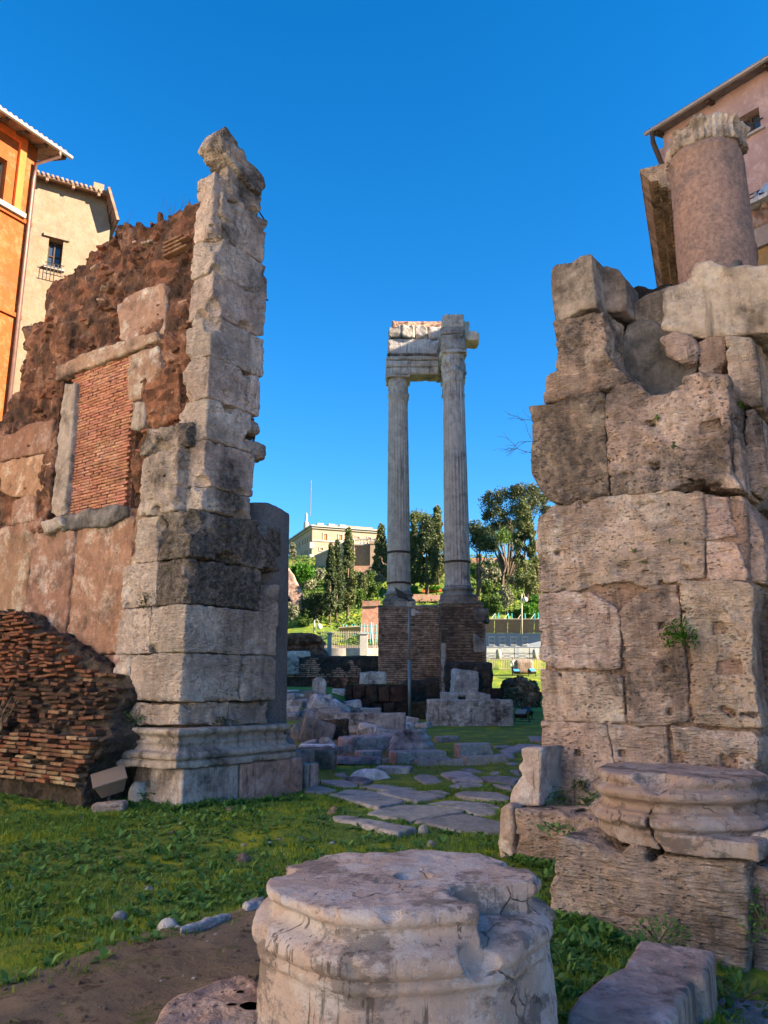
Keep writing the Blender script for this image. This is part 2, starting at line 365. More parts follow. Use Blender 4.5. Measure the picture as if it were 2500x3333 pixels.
def stone(name, c1, c2, dark, bed=1.0, streak=.35, fine=26, speck=None, gs=1.4, bd=.02, rough=.92, third=None, ptone=(.66, 1.22), pit_shade=.55, cell=None):
    """weathered stone; the object's colour tints it, the object's alpha sets how much black crust it carries"""
    m = NT(name); P = m.pos
    base = m.mix(m.mr(m.noise(.9, 6, .6), .35, .65), c1, c2)
    if third is not None: base = m.mix(m.mr(m.noise(2.0, 10, .78, dist=.1), .50, .60), base, third)
    tone = m.mr(m.noise(fine*.35, 9, .68), .3, .7, ptone[0], ptone[1])
    g = m.n('ShaderNodeCombineColor')
    for i in range(3): m.set(g.inputs[i], tone)
    base = m.mix(1.0, base, g.outputs[0], 'MULTIPLY')
    if cell:
        sc_ = m.n('ShaderNodeSeparateColor'); m.set(sc_.inputs[0], m.vor(1.0, m.vm(P, cell), 'F1', 1)); kk = m.mr(sc_.outputs[0], 0, 1, .5, 1.65); g2 = m.n('ShaderNodeCombineColor')
        for i in range(3): m.set(g2.inputs[i], kk)
        base = m.mix(1.0, base, g2.outputs[0], 'MULTIPLY')
    base = m.mix(1.0, base, m.oi().outputs['Color'], 'MULTIPLY')
    pores = m.mr(m.noise(fine*1.6, 4, .6, m.vm(P, (1, 1, 2.6 if bed else 1))), .60, .72)
    al = m.oi().outputs['Alpha']
    th = m.mr(al, 0., 1., .67, .33)
    gr = m.mr(m.ma('SUBTRACT', m.noise(gs, 10, .66), th), -.03, .09)
    gr2 = m.mr(m.noise(fine*.5, 6, .7), .36, .60)
    crust = m.ma('MULTIPLY', gr, m.mr(gr2, 0, 1, .45, .95))
    base = m.mix(crust, base, dark)
    if pit_shade:
        sp = m.mr(m.noise(fine*1.3, 5, .62, m.vm(P, (1, 1, 2.4 if bed else 1.2))), .55, .68); base = m.mix(m.ma('MULTIPLY', m.ma('MULTIPLY', sp, m.mr(m.noise(1.7, 4), .35, .6)), pit_shade), base, dark)  # dark specks painted in for the shade inside small stone pits
    if streak:
        st = m.mr(m.noise(1.0, 7, .65, m.vm(P, (7, 7, .55))), .52, .66); stm = m.mr(m.noise(.8, 3), .38, .56)
        base = m.mix(m.ma('MULTIPLY', m.ma('MULTIPLY', st, stm), streak), base, dark)
        st2 = m.mr(m.noise(1.0, 6, .7, m.vm(P, (19, 19, 1.3))), .56, .66); stm2 = m.mr(m.noise(1.6, 3), .46, .60)
        base = m.mix(m.ma('MULTIPLY', m.ma('MULTIPLY', st2, stm2), streak), base, dark)
    if speck is not None: base = m.mix(m.mr(m.noise(fine*1.1, 5, .6), .66, .74), base, speck)
    h = m.ma('ADD', m.ma('MULTIPLY', m.noise(fine, 8, .62), .7), m.ma('MULTIPLY', m.noise(fine*.25, 6, .6), 1.2))
    if bed:
        h = m.ma('ADD', h, m.ma('MULTIPLY', m.ma('MULTIPLY', m.mr(m.noise(1.0, 6, .6, m.vm(P, (7, 7, 38))), .32, .60), m.mr(m.noise(1.1, 3), .35, .6)), 1.3*bed))
        pv = m.mr(m.vor(15, m.vm(P, (1, 1, 2.0))), .10, .30, 1., 0.); h = m.ma('SUBTRACT', h, m.ma('MULTIPLY', m.ma('MULTIPLY', pv, m.mr(m.noise(4.5, 4), .46, .56)), 2.2))
    h = m.ma('SUBTRACT', h, m.ma('MULTIPLY', pores, .9 if bed else .25))
    return m.fin(base, rough, m.bump(h, 1.0, bd*1.6))
M = {}
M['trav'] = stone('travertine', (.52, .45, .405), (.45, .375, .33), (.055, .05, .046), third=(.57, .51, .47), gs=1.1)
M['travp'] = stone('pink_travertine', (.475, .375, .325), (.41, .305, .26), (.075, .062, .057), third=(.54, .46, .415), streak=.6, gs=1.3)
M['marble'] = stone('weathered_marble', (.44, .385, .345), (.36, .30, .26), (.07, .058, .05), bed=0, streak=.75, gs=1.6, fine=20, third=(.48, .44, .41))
M['marblep'] = stone('pinkish_marble', (.45, .355, .31), (.355, .275, .24), (.085, .072, .068), bed=0, streak=.9, gs=1.9, fine=22, third=(.52, .48, .47), bd=.018, pit_shade=.18, ptone=(.6, 1.3))
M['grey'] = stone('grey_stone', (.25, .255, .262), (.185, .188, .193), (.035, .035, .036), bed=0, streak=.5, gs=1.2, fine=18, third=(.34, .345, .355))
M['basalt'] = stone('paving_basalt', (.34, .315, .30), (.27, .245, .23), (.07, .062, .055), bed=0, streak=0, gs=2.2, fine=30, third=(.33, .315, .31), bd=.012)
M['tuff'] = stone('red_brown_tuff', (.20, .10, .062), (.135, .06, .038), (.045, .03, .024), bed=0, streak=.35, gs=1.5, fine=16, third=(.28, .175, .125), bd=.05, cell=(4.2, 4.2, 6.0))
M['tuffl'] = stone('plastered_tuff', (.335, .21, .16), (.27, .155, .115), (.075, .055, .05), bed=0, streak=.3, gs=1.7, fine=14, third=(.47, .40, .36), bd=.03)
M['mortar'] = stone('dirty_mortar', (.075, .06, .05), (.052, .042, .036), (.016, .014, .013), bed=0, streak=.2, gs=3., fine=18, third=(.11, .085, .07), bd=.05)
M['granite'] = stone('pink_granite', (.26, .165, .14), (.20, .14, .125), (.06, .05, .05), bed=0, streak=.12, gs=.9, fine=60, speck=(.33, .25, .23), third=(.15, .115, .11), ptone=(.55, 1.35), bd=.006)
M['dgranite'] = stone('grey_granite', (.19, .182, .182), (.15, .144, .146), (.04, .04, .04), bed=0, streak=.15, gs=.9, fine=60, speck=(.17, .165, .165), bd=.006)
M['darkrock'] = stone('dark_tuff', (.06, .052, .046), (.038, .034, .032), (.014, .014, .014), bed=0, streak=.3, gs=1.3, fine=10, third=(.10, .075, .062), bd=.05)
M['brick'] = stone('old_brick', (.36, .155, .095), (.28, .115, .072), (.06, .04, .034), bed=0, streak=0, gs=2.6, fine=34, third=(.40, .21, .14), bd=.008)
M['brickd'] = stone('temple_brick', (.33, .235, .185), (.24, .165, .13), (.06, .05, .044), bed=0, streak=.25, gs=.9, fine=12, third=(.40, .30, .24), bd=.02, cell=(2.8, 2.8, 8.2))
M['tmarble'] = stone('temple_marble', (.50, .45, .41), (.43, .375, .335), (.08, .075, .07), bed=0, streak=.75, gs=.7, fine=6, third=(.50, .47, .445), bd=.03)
M['oplaster'] = stone('orange_plaster', (.29, .072, .017), (.24, .056, .014), (.15, .04, .015), bed=0, streak=.15, gs=.5, fine=8, third=(.27, .11, .045), ptone=(.85, 1.12), pit_shade=0, bd=.01)
M['bplaster'] = stone('beige_plaster', (.25, .195, .14), (.215, .16, .11), (.24, .18, .13), bed=0, streak=.3, gs=.7, fine=7, third=(.23, .155, .095), ptone=(.82, 1.15), pit_shade=0, bd=.015)
M['pplaster'] = stone('pink_plaster', (.36, .245, .22), (.325, .21, .185), (.22, .13, .115), bed=0, streak=.25, gs=.5, fine=6, third=(.46, .32, .28), ptone=(.86, 1.12), pit_shade=0, bd=.01)
M['cplaster'] = stone('cream_plaster', (.34, .25, .185), (.31, .225, .16), (.40, .31, .2), bed=0, streak=.1, gs=.2, fine=2, ptone=(.9, 1.08), pit_shade=0, bd=.01)
M['rplaster'] = stone('terrace_wall', (.40, .22, .155), (.34, .18, .12), (.15, .09, .07), bed=0, streak=.3, gs=.4, fine=2, third=(.40, .29, .22), ptone=(.85, 1.12), pit_shade=0, bd=.02)
def drum_mat():
    m = NT('stained_marble'); P = m.pos; wv = m.n('ShaderNodeVectorMath', operation='ADD'); nz = m.n('ShaderNodeTexNoise'); m.set(nz.inputs['Vector'], P); nz.inputs['Scale'].default_value = 3.; nz.inputs['Detail'].default_value = 6
    m.set(wv.inputs[0], P); m.set(wv.inputs[1], m.vm(nz.outputs[1], (.35, .35, .35)))
    b = m.mix(m.mr(m.noise(1.6, 6), .35, .65), (.52, .41, .36), (.42, .32, .275))
    b = m.mix(m.ma('MULTIPLY', m.mr(m.noise(3.4, 12, .74), .50, .55), .75), b, (.54, .50, .495))
    b = m.mix(m.ma('MULTIPLY', m.mr(m.noise(2.3, 12, .76, m.vm(P, (1, 1, 1.7))), .525, .575), .72), b, (.135, .115, .108))
    b = m.mix(m.ma('MULTIPLY', m.ma('MULTIPLY', m.mr(m.noise(1., 5, .65, m.vm(P, (22, 22, 1.5))), .565, .61), m.mr(m.noise(1.9, 3), .46, .54)), .8), b, (.075, .062, .058))
    b = m.mix(m.ma('MULTIPLY', m.mr(m.noise(75, 5, .65), .58, .68), .45), b, (.17, .14, .13))
    cr = m.ma('MULTIPLY', m.mr(m.vor(2.4, wv.outputs[0], 'DISTANCE_TO_EDGE'), .0, .010, 1., 0.), m.mr(m.noise(1.3, 3), .50, .56))
    b = m.mix(m.ma('MULTIPLY', cr, .7), b, (.06, .05, .045))
    b = m.mix(1.0, b, m.oi().outputs['Color'], 'MULTIPLY')
    h = m.ma('SUBTRACT', m.ma('ADD', m.ma('MULTIPLY', m.noise(80, 8, .72), .55), m.ma('MULTIPLY', m.noise(22, 8, .7), 1.1)), m.ma('MULTIPLY', cr, 1.2))
    return m.fin(b, .9, m.bump(h, 1., .022))
M['drum'] = drum_mat()
M['wfront'] = plain('bounce_front', (.80, .74, .66), .9)  # very pale so the unseen fronts bounce more light
M['ochre'] = plain('ochre_plaster', (.26, .17, .075), .9, var=.25)
M['wtrim'] = plain('white_trim', (.34, .315, .28), .85)
M['orange'] = plain('orange_trim', (.62, .13, .03), .8)
M['shutter'] = plain('orange_shutter', (.55, .16, .06), .7)
M['dshutter'] = plain('brown_shutter', (.16, .10, .065), .7)
M['wood'] = plain('dark_wood', (.07, .045, .032), .8, var=.3, sc=8)
M['woodl'] = plain('grey_timber', (.24, .17, .12), .85, var=.3, sc=8)
M['tile'] = plain('roof_tile', (.24, .15, .10), .9, var=.4, sc=4, bump=.3)
M['slate'] = plain('grey_roof', (.20, .175, .155), .9, var=.3, sc=4, bump=.3)
M['pipe'] = plain('copper_pipe', (.15, .085, .07), .5, .4, var=.2)
M['zinc'] = plain('zinc_gutter', (.30, .27, .24), .45, .5)
M['steel'] = plain('grey_steel', (.19, .21, .23), .5, .4, sc=2)
M['black'] = plain('black_metal', (.02, .02, .022), .45)
M['iron'] = plain('dark_iron', (.035, .035, .038), .55, .3)
M['rust'] = plain('rusted_strap', (.06, .035, .025), .8)
M['brown'] = plain('brown_lamp_housing', (.20, .15, .12), .45, spec=.4, var=.06)
M['whitep'] = plain('white_paint', (.40, .39, .37), .5)
M['wpost'] = plain('pale_pillar', (.40, .35, .28), .85)
M['fence'] = plain('pale_fence', (.36, .31, .25), .6)
M['teal'] = plain('turquoise_steel', (.05, .36, .42), .5)
M['panel'] = plain('grey_panel', (.30, .345, .40), .6, var=.06)
M['canopy'] = plain('canopy_sheet', (.30, .245, .19), .6, var=.1)
M['screen'] = plain('translucent_sheet', (.40, .43, .40), .4, var=.15)
M['poster'] = plain('poster_paper', (.56, .58, .56), .6, var=.05)
M['orangenet'] = plain('orange_netting', (.75, .13, .03), .7)
M['bluelens'] = plain('blue_lens', (.06, .25, .50), .15, spec=.6)
M['asphalt'] = plain('street_asphalt', (.06, .058, .056), .95, var=.2, bump=.3)
M['kerb'] = plain('kerb_stone', (.60, .54, .47), .9, var=.2)
M['bulb'] = plain('lamp_globe', (.62, .60, .55), .3)
M['skin'] = plain('skin', (.42, .24, .17), .6, var=.05)
M['shirt'] = plain('pale_blue_knit', (.22, .33, .46), .9, var=.08, sc=20)
M['navy'] = plain('navy_cloth', (.012, .016, .05), .9)
M['wshirt'] = plain('white_cloth', (.62, .60, .58), .9)
M['hair'] = plain('dark_hair', (.02, .014, .01), .7)
M['bag'] = plain('pale_bag', (.50, .49, .46), .8)
M['twig'] = plain('bare_twig', (.10, .075, .06), .9)
M['straw'] = plain('dry_stem', (.30, .23, .15), .9)
M['bark'] = plain('tree_bark', (.13, .095, .07), .95, var=.35, sc=5, bump=.5)
gl = NT('window_glass'); gl.b.inputs['Base Color'].default_value = (.03, .045, .06, 1); gl.b.inputs['Roughness'].default_value = .06; gl.b.inputs['Specular IOR Level'].default_value = .7; M['glass'] = gl.m
def leafmat(name, a, b, c=None, trans=.35):
    m = NT(name); at = m.n('ShaderNodeAttribute', attribute_name='tint'); fac = at.outputs['Fac']
    cc = m.mix(fac, a, b)
    if c is not None: cc = m.mix(m.mr(m.noise(1.6, 5, .6), .50, .68), cc, c)
    m.fin(cc, .6, spec=.3)
    tr = m.n('ShaderNodeBsdfTranslucent'); m.set(tr.inputs[0], cc); mx = m.n('ShaderNodeMixShader'); mx.inputs[0].default_value = trans
    m.t.links.new(m.b.outputs[0], mx.inputs[1]); m.t.links.new(tr.outputs[0], mx.inputs[2]); m.t.links.new(mx.outputs[0], m.out.inputs[0]); return m.m
M['grass'] = leafmat('grass_blades', (.09, .18, .024), (.18, .29, .04), (.29, .33, .022))
M['weed'] = leafmat('weed_leaves', (.06, .165, .03), (.15, .30, .065))
M['cyp'] = leafmat('cypress_foliage', (.06, .085, .028), (.15, .165, .058), trans=.25)
M['cypd'] = leafmat('dark_cypress_foliage', (.03, .05, .02), (.085, .11, .042), trans=.25)
M['ilex'] = leafmat('oak_foliage', (.045, .06, .024), (.13, .135, .055), trans=.2)
M['pinef'] = leafmat('pine_needles', (.05, .075, .02), (.14, .16, .045), trans=.2)
M['olive'] = leafmat('olive_foliage', (.13, .14, .085), (.29, .29, .17), trans=.2)
M['shrub'] = leafmat('shrub_foliage', (.04, .085, .018), (.11, .18, .03), trans=.35)
M['ivy'] = leafmat('ivy_foliage', (.03, .11, .012), (.10, .26, .02), trans=.4)
M['dryshrub'] = leafmat('dry_scrub', (.16, .15, .06), (.30, .27, .12), trans=.3)
def ground_mat():
    m = NT('mossy_ground'); P = m.pos
    g = m.mix(m.mr(m.noise(7, 8, .65), .35, .65), (.09, .15, .02), (.14, .21, .028))
    g = m.mix(m.mr(m.noise(1.1, 7, .62), .50, .60), g, (.27, .29, .014))
    g = m.mix(m.mr(m.noise(2.7, 8, .7), .60, .70), g, (.07, .05, .03))
    return m.fin(g, .95, m.bump(m.noise(40, 8, .7), .8, .03))
M['ground'] = ground_mat()
def dirt_mat():
    m = NT('trodden_earth')
    g = m.mix(m.mr(m.noise(2.2, 8, .65), .35, .65), (.29, .22, .15), (.21, .158, .105))
    g = m.mix(m.mr(m.noise(12, 8, .7), .5, .64), g, (.20, .16, .115))
    g = m.mix(m.mr(m.noise(22, 6, .7), .62, .70), g, (.028, .02, .015))
    g = m.mix(m.mr(m.vor(38), .10, .05), g, (.34, .29, .22))
    g = m.mix(m.mr(m.noise(5, 9, .75), .54, .62), g, (.10, .072, .048))
    g = m.mix(m.mr(m.noise(3.1, 8, .7), .56, .66), g, (.13, .14, .05))
    h = m.ma('ADD', m.noise(30, 10, .75), m.ma('MULTIPLY', m.noise(9, 6, .6), 1.4))
    return m.fin(g, .97, m.bump(h, 1., .06))
M['dirt'] = dirt_mat()
def poster_mat():
    m = NT('poster_print'); P = m.objp()
    a = m.mix(m.mr(m.noise(2.6, 6, .7, P), .40, .60), (.50, .52, .50), (.10, .12, .12))
    a = m.mix(m.mr(m.noise(3.1, 5, .6, m.vm(P, (1, 1, 1.7))), .55, .68), a, (.33, .17, .10))
    return m.fin(a, .5)
M['print'] = poster_mat()
# ------------------------------------------------------------------ the setting: ground, path, ancient road, street
def grid_sheet(xs, ys, zf, keep=None):
    X, Y = np.meshgrid(xs, ys, indexing='ij'); Zv = zf(X, Y); n, m = X.shape
    Vt = np.stack([X, Y, Zv], -1).reshape(-1, 3); i = np.arange(n*m).reshape(n, m)
    Q = np.stack([i[:-1, :-1], i[1:, :-1], i[1:, 1:], i[:-1, 1:]], -1)
    if keep is not None:
        cx = (X[:-1, :-1] + X[1:, 1:])/2; cy = (Y[:-1, :-1] + Y[1:, 1:])/2; Q = Q[keep(cx, cy)]
    Q = Q.reshape(-1, 4); u, inv = np.unique(Q, return_inverse=True)
    return Vt[u], inv.reshape(-1, 4)
xs = np.concatenate([np.linspace(-400, -40, 12)[:-1], np.linspace(-40, -12, 24)[:-1], np.linspace(-12, 12, 150)[:-1], np.linspace(12, 40, 24)[:-1], np.linspace(40, 400, 12)])
ys = np.concatenate([np.linspace(-60, -2, 12)[:-1], np.linspace(-2, 16, 110)[:-1], np.linspace(16, 58, 80)[:-1], np.linspace(58, 70, 70)[:-1], np.linspace(70, 170, 60)[:-1], np.linspace(170, 900, 14)])
def zg(x, y):
    P = np.stack([x.ravel(), y.ravel(), 0*x.ravel()], 1)
    return terrain(x, y) + (0.022*fbm(P, 2.1, 3)).reshape(x.shape) * ss(60, 40, y) + (0.5*fbm(P, .12, 3)).reshape(x.shape) * ss(88, 100, y)
gv, gf = grid_sheet(xs, ys, zg)
ground = obj('ground', gv, gf, M['ground'], base=(0, 0, 0), kind='structure')

def inpoly(x, y, poly): return seg_sdf(np.stack([np.ravel(x), np.ravel(y)], 1), poly).reshape(np.shape(x)) < 0
PATH = [gp(*q)[:2] for q in Z4((0, 1180), (120, 1130), (400, 1040), (560, 985), (700, 920), (880, 872), (980, 868), (1240, 795), (1330, 760), (1420, 735))] + [np.array(q) for q in ((.2, 6.6), (.5, 4.6), (.4, 2.0), (-4, 1.0), (-6, 3.0))]
PATH = np.array(PATH)
def nz2(x, y, f): return fbm(np.stack([np.ravel(x), np.ravel(y), 0*np.ravel(x)], 1), f, 3).reshape(np.shape(x))
pv, pf = grid_sheet(np.arange(-6.2, 1.4, .045), np.arange(.8, 8.6, .045), lambda x, y: zg(x, y) + .016 + .012*nz2(x, y, 5) + .006*nz2(x, y, 17),
    lambda x, y: seg_sdf(np.stack([x.ravel(), y.ravel()], 1), PATH).reshape(x.shape) < .05*nz2(x, y, 4))
obj('path', pv, pf, M['dirt'], base=(0, 0, 0), kind='structure')

ROADS = [Y3(*p) for p in (
 ((275,300),(400,270),(560,275),(805,345),(620,390),(440,345)),
 ((555,415),(660,385),(830,360),(985,365),(1225,393),(1225,412),(850,470)),
 ((900,475),(1230,424),(1490,468),(1560,500),(1560,585),(1490,572),(1180,535)),
 ((300,452),(400,450),(885,530),(750,570),(500,508),(320,475)),
 ((615,290),(780,265),(920,285),(1095,315),(900,350),(760,325)),
 ((985,352),(1120,335),(1350,345),(1500,375),(1480,425),(1330,428),(1210,390)),
 ((1175,300),(1250,283),(1480,295),(1570,320),(1560,345),(1240,320)),
 ((1115,250),(1200,217),(1330,217),(1400,240),(1230,258)),
 ((1075,155),(1180,137),(1290,150),(1375,205),(1180,212)),
 ((880,180),(920,158),(1040,175),(1075,215),(960,225)),
 ((1365,172),(1480,165),(1640,177),(1600,215),(1420,207)),
 ((1180,120),(1260,102),(1380,130),(1250,135)),
 ((165,190),(350,185),(530,232),(380,240)),
 ((380,185),(500,175),(590,205),(510,225)),
 ((490,250),(620,232),(720,237),(880,265),(700,277)),
 ((95,220),(210,235),(330,265),(200,292),(100,275)),
 ((300,148),(380,136),(400,165),(330,166)),
 ((970,278),(1060,271),(1145,290),(1000,300)),
 ((1440,225),(1580,230),(1590,265),(1500,245)),
 ((1415,138),(1480,126),(1520,140),(1450,151)),
 ((1530,80),(1580,73),(1640,85),(1580,92)),
 ((1570,120),(1640,122),(1650,150),(1590,140)))]
ROADS += [Y2(*p) for p in (((1060,1135),(1200,1128),(1260,1140),(1100,1160)), ((1130,1180),(1320,1118),(1540,1122),(1550,1180),(1350,1170),(1250,1205)), ((1080,1225),(1250,1200),(1290,1250),(1180,1262)), ((1420,1052),(1545,1050),(1550,1092),(1440,1085)))]
ROADS += [[(1745, 2560), (1800, 2560), (1800, 2610), (1740, 2610)]]
rv, rf = grid_sheet(np.arange(-2.6, 4.2, .09), np.arange(8.6, 27, .09), lambda x, y: zg(x, y) + .012 + .012*nz2(x, y, 5),
    lambda x, y: (x > -1.55 + .02*(y-9) + .25*nz2(x, y, 1.)) & (x < 1.3 + (y-9)*.17) & (y > 9.7 + .35*nz2(x, y, 1.2)))
road = obj('ancient_road', rv, rf, M['ground'], base=(0, 0, 0), kind='structure')
ROADG = []
for k, poly in enumerate(ROADS):
    W = [gp(x, y, .04)[:2] for x, y in poly]; mc_ = np.mean(W, 0); W = [mc_ + (q - mc_)*1.05 for q in W]; ROADG.append(np.array(W))
    rr = np.random.RandomState(k); top = .025 + rr.uniform(0, .025); c = np.mean(W, 0); zt = float(terrain(c[0], c[1]))
    far = c[1] > 15
    o = slab('paving_slab', W, (np.array([0, 0, top + zt]), np.array([1., 0, 0]), np.array([0, 0, -1.]), np.array([0, 1., 0])), 0, .16, .05 if far else .03, M['basalt'], road, 'smooth', r=.025, seed=k)
    q = rr.uniform(.85, 1.25); tint(o, (q, q, q*rr.uniform(.97, 1.06)), rr.uniform(.1, .45))

# street on the far side, kerb and the retaining wall that carries it
sv, sf = grid_sheet(np.linspace(-60, 40, 60), np.linspace(68.5, 83, 12), lambda x, y: terrain(x, y) + .05)
obj('street', sv, sf, M['asphalt'], base=(0, 72, 4), kind='structure')

# pale paving sheet added behind the viewpoint, out of frame, to bounce sunlight
qv, qf = grid_sheet(np.linspace(-24, 24, 40), np.linspace(-45, 2.2, 40), lambda x, y: zg(x, y) + .05, lambda x, y: y < 2.0 - .03*x)
tint(obj('bounce_paving', qv, qf, M['kerb'], base=(0, -20, 0), kind='structure'))

HEAP = np.array([gt(*q)[:2] for q in Y1((40, 545), (330, 560), (640, 660), (960, 790), (1160, 900), (1150, 1040), (960, 1170), (700, 1225), (250, 1275), (60, 1100))])
hv_, hf_ = grid_sheet(np.arange(-6, 2.2, .12), np.arange(15, 46, .16), lambda x, y: zg(x, y) + .02 + .05*nz2(x, y, 1.6) + .03*nz2(x, y, 5), lambda x, y: seg_sdf(np.stack([x.ravel(), y.ravel()], 1), HEAP).reshape(x.shape) < .5*nz2(x, y, .8))
o = obj('rubble_ground', hv_, hf_, M['dirt'], base=(0, 25, 0), kind='structure'); tint(o)
# ------------------------------------------------------------------ left gateway pier
def corner_z(px, py, Pt):                      # height of a pixel over a ground point
    d = ray(px, py); t = math.hypot(Pt[0], Pt[1]) / math.hypot(d[0], d[1]); return EYE + d[2]*t
PC = np.array([-2.869, 11.36, 0.0])
LP = (PC, U, V, ZA)                            # local x along U (right face), y along V (left face)
lpier = thing('gateway_pier', 'tall slender ruined travertine pier on a moulded marble plinth at the left', 'pier', (PC[0]+.4, PC[1]+1.2, 0))
zc = [corner_z(*q, PC) for q in Z3((940, 782), (975, 640)) + Z2((990, 1530), (1015, 1266), (1020, 1015), (1040, 745))]
H = .022
def lb(u0, u1, v0, v1, z0, z1, sty='trav', g=.25, c=(1, 1, 1), seed=0, r=.008, nchip=5, h=H, mat='trav', cr=(.05, .14)):
    o = block('travertine_block', LP, (u0, v0, z0+.006), (u1, v1, z1-.006), h, M[mat], lpier, sty, r, nchip, cr, seed); return tint(o, c, g)
z = zc
# bottom course (recessed), then four courses of the broad part
lb(.02, .98, .06, 1.25, z[0], z[1], 'travr', .1, (.98, .9, .85), 1); lb(.99, 1.82, .06, .9, z[0], z[1], 'travr', .15, (.96, .9, .86), 2)
lb(0, 1.13, 0, 1.22, z[1], z[2], 'trav', .05, (1.05, .99, .95), 3, cr=(.03, .1)); lb(1.14, 1.93, -.005, .8, z[1], z[2], 'trav', .3, (1.0, .95, .9), 4); lb(.02, .7, 1.24, 1.62, z[1]+.38, z[2], 'travr', .05, (1.1, 1.06, 1.03), 5)
lb(0, 1.92, -.005, .78, z[2], z[3], 'trav', .12, (1.05, 1.0, .95), 6); lb(.005, .8, .79, 1.60, z[2], z[3], 'trav', .05, (1.12, 1.06, 1.04), 7)
lb(.01, 1.52, 0, .70, z[3], z[4], 'trav', .80, (.9, .86, .82), 8); lb(1.53, 1.93, .02, .8, z[3], z[4]-.22, 'travr', .35, (1, .95, .9), 9); lb(.01, .9, .71, 1.55, z[3], z[4], 'trav', .25, (1.08, 1.03, 1.0), 10)
lb(0, 1.95, -.02, .72, z[4], z[5], 'travr', .85, (.88, .85, .8), 11, nchip=8, cr=(.08, .22)); lb(.01, .8, .73, 1.30, z[4], z[5]-.02, 'trav', .25, (1.02, .97, .92), 12)
# corner stones standing proud beside the upper shaft
def onLP(px, py, u):                            # pixel -> (v,z) on the left-facing plane at local x = u
    p = plp(px, py, PC + U*u, U) - PC; return float(p @ V), float(p[2])
a0 = onLP(*Z2((700, 780))[0], .05); a1 = onLP(*Z2((870, 450))[0], .05); a2 = onLP(*Z2((870, 335))[0], .05)
lb(-.02, .62, .34, 1.26, z[5], a1[1], 'travr', .45, (.95, .9, .86), 13, nchip=6, cr=(.08, .2)); lb(.0, .62, .22, 1.32, a1[1], a2[1]+.05, 'travr', .75, (.85, .8, .76), 14, nchip=6, cr=(.08, .22))
# slender upper shaft
PU = PC + U*.185
rowpx = Z2((1035, 620), (1105, 376), (1105, 150)) + Z1((1112, 1415), (1135, 1190), (1142, 962), (1150, 762))
zu = [z[5]] + [corner_z(*q, PU) for q in rowpx]
rt = [1.24, 1.26, 1.20, 1.30, 1.36, 1.42, 1.40]; rs_ = np.random.RandomState(4)
for k in range(7):
    lb(.185 + rs_.uniform(-.012, .012), rt[k] + rs_.uniform(-.04, .03), rs_.uniform(-.012, .012), [.66, .66, .64, .62, .60, .57, .55][k], zu[k], zu[k+1], 'trav', [.35, .3, .1, .08, .12, .25, .35][k], (1.0+.05*(k % 2), .97, .94), 30+k, nchip=8, cr=(.06, .20))
ztop = corner_z(*Z1((1250, 400))[0], PU + U*.3)
zm = corner_z(*Z1((1255, 560))[0], PU + U*.3)
lb(.30, 1.36, .02, .5, zu[7], zm, 'travr', .45, (.95, .9, .85), 41, nchip=8, cr=(.08, .2)); lb(.42, 1.25, .04, .46, zm, ztop, 'travr', .4, (.95, .9, .85), 42, nchip=6, cr=(.06, .16))
lb(.185, .5, .10, .52, zu[7], zm+.35, 'travr', .25, (1.05, .96, .9), 45, nchip=4)
zt2 = corner_z(*Z1((1210, 225))[0], PU + U*.2)
# crowning block, overhanging to both sides
ca = rad(-24); CA = U*math.cos(ca) + ZA*math.sin(ca); CZ = -U*math.sin(ca) + ZA*math.cos(ca)
cc_ = plp(*Z1((1302, 384))[0], PC + V*.02, V); CF = (cc_ + V*.20, CA, V, CZ)
o = carve('crowning_block', lambda P: np.maximum(np.maximum(sd_box(P, np.zeros(3), (.58, .25, .23), .03), chips(P, [((-.64, -.25, -.26), .2), ((.64, -.3, .26), .16), ((.1, -.3, .30), .14), ((.45, .3, -.28), .16), ((-.35, .3, .28), .14)])), (P[:, 0]*.5 - P[:, 2] - .42)), (-.64, -.3, -.3), (.64, .3, .3), .017, M['trav'], CF, 'travr', lpier, 51); tint(o, (.84, .80, .76), .5)
# old iron cramps sticking out of the right-hand edge
for (px, py), dx, dz in zip(Z1((1395, 640), (1400, 1105), (1385, 1440)), (.10, .14, .08), (-.16, -.05, .05)):
    p = plp(px, py, PC + U*1.38, U); mb = MB(); d = np.array([.85, .2, 0]); mb.tube([p - .3*d, p, p + dx*d*1.3 + ZA*dz], .014, 6); mb.build('iron_cramp', M['iron'], lpier)
# broken ledges on the right edge
for (px, py), s_, sd in zip(Z2((1315, 330), (1340, 450)), ((.14, .3, .1), (.22, .34, .13)), (61, 62)):
    p = plp(px, py, PC + V*.3, V); lo_ = (p - PC) @ U
    o = block('broken_ledge', LP, (lo_-s_[0]-.1, .05, p[2]-s_[2]), (lo_+s_[0], .05+2*s_[1], p[2]+s_[2]), H, M['trav'], lpier, 'travr', .05, 4, (.05, .12), sd); tint(o, (.8, .75, .7), .7)
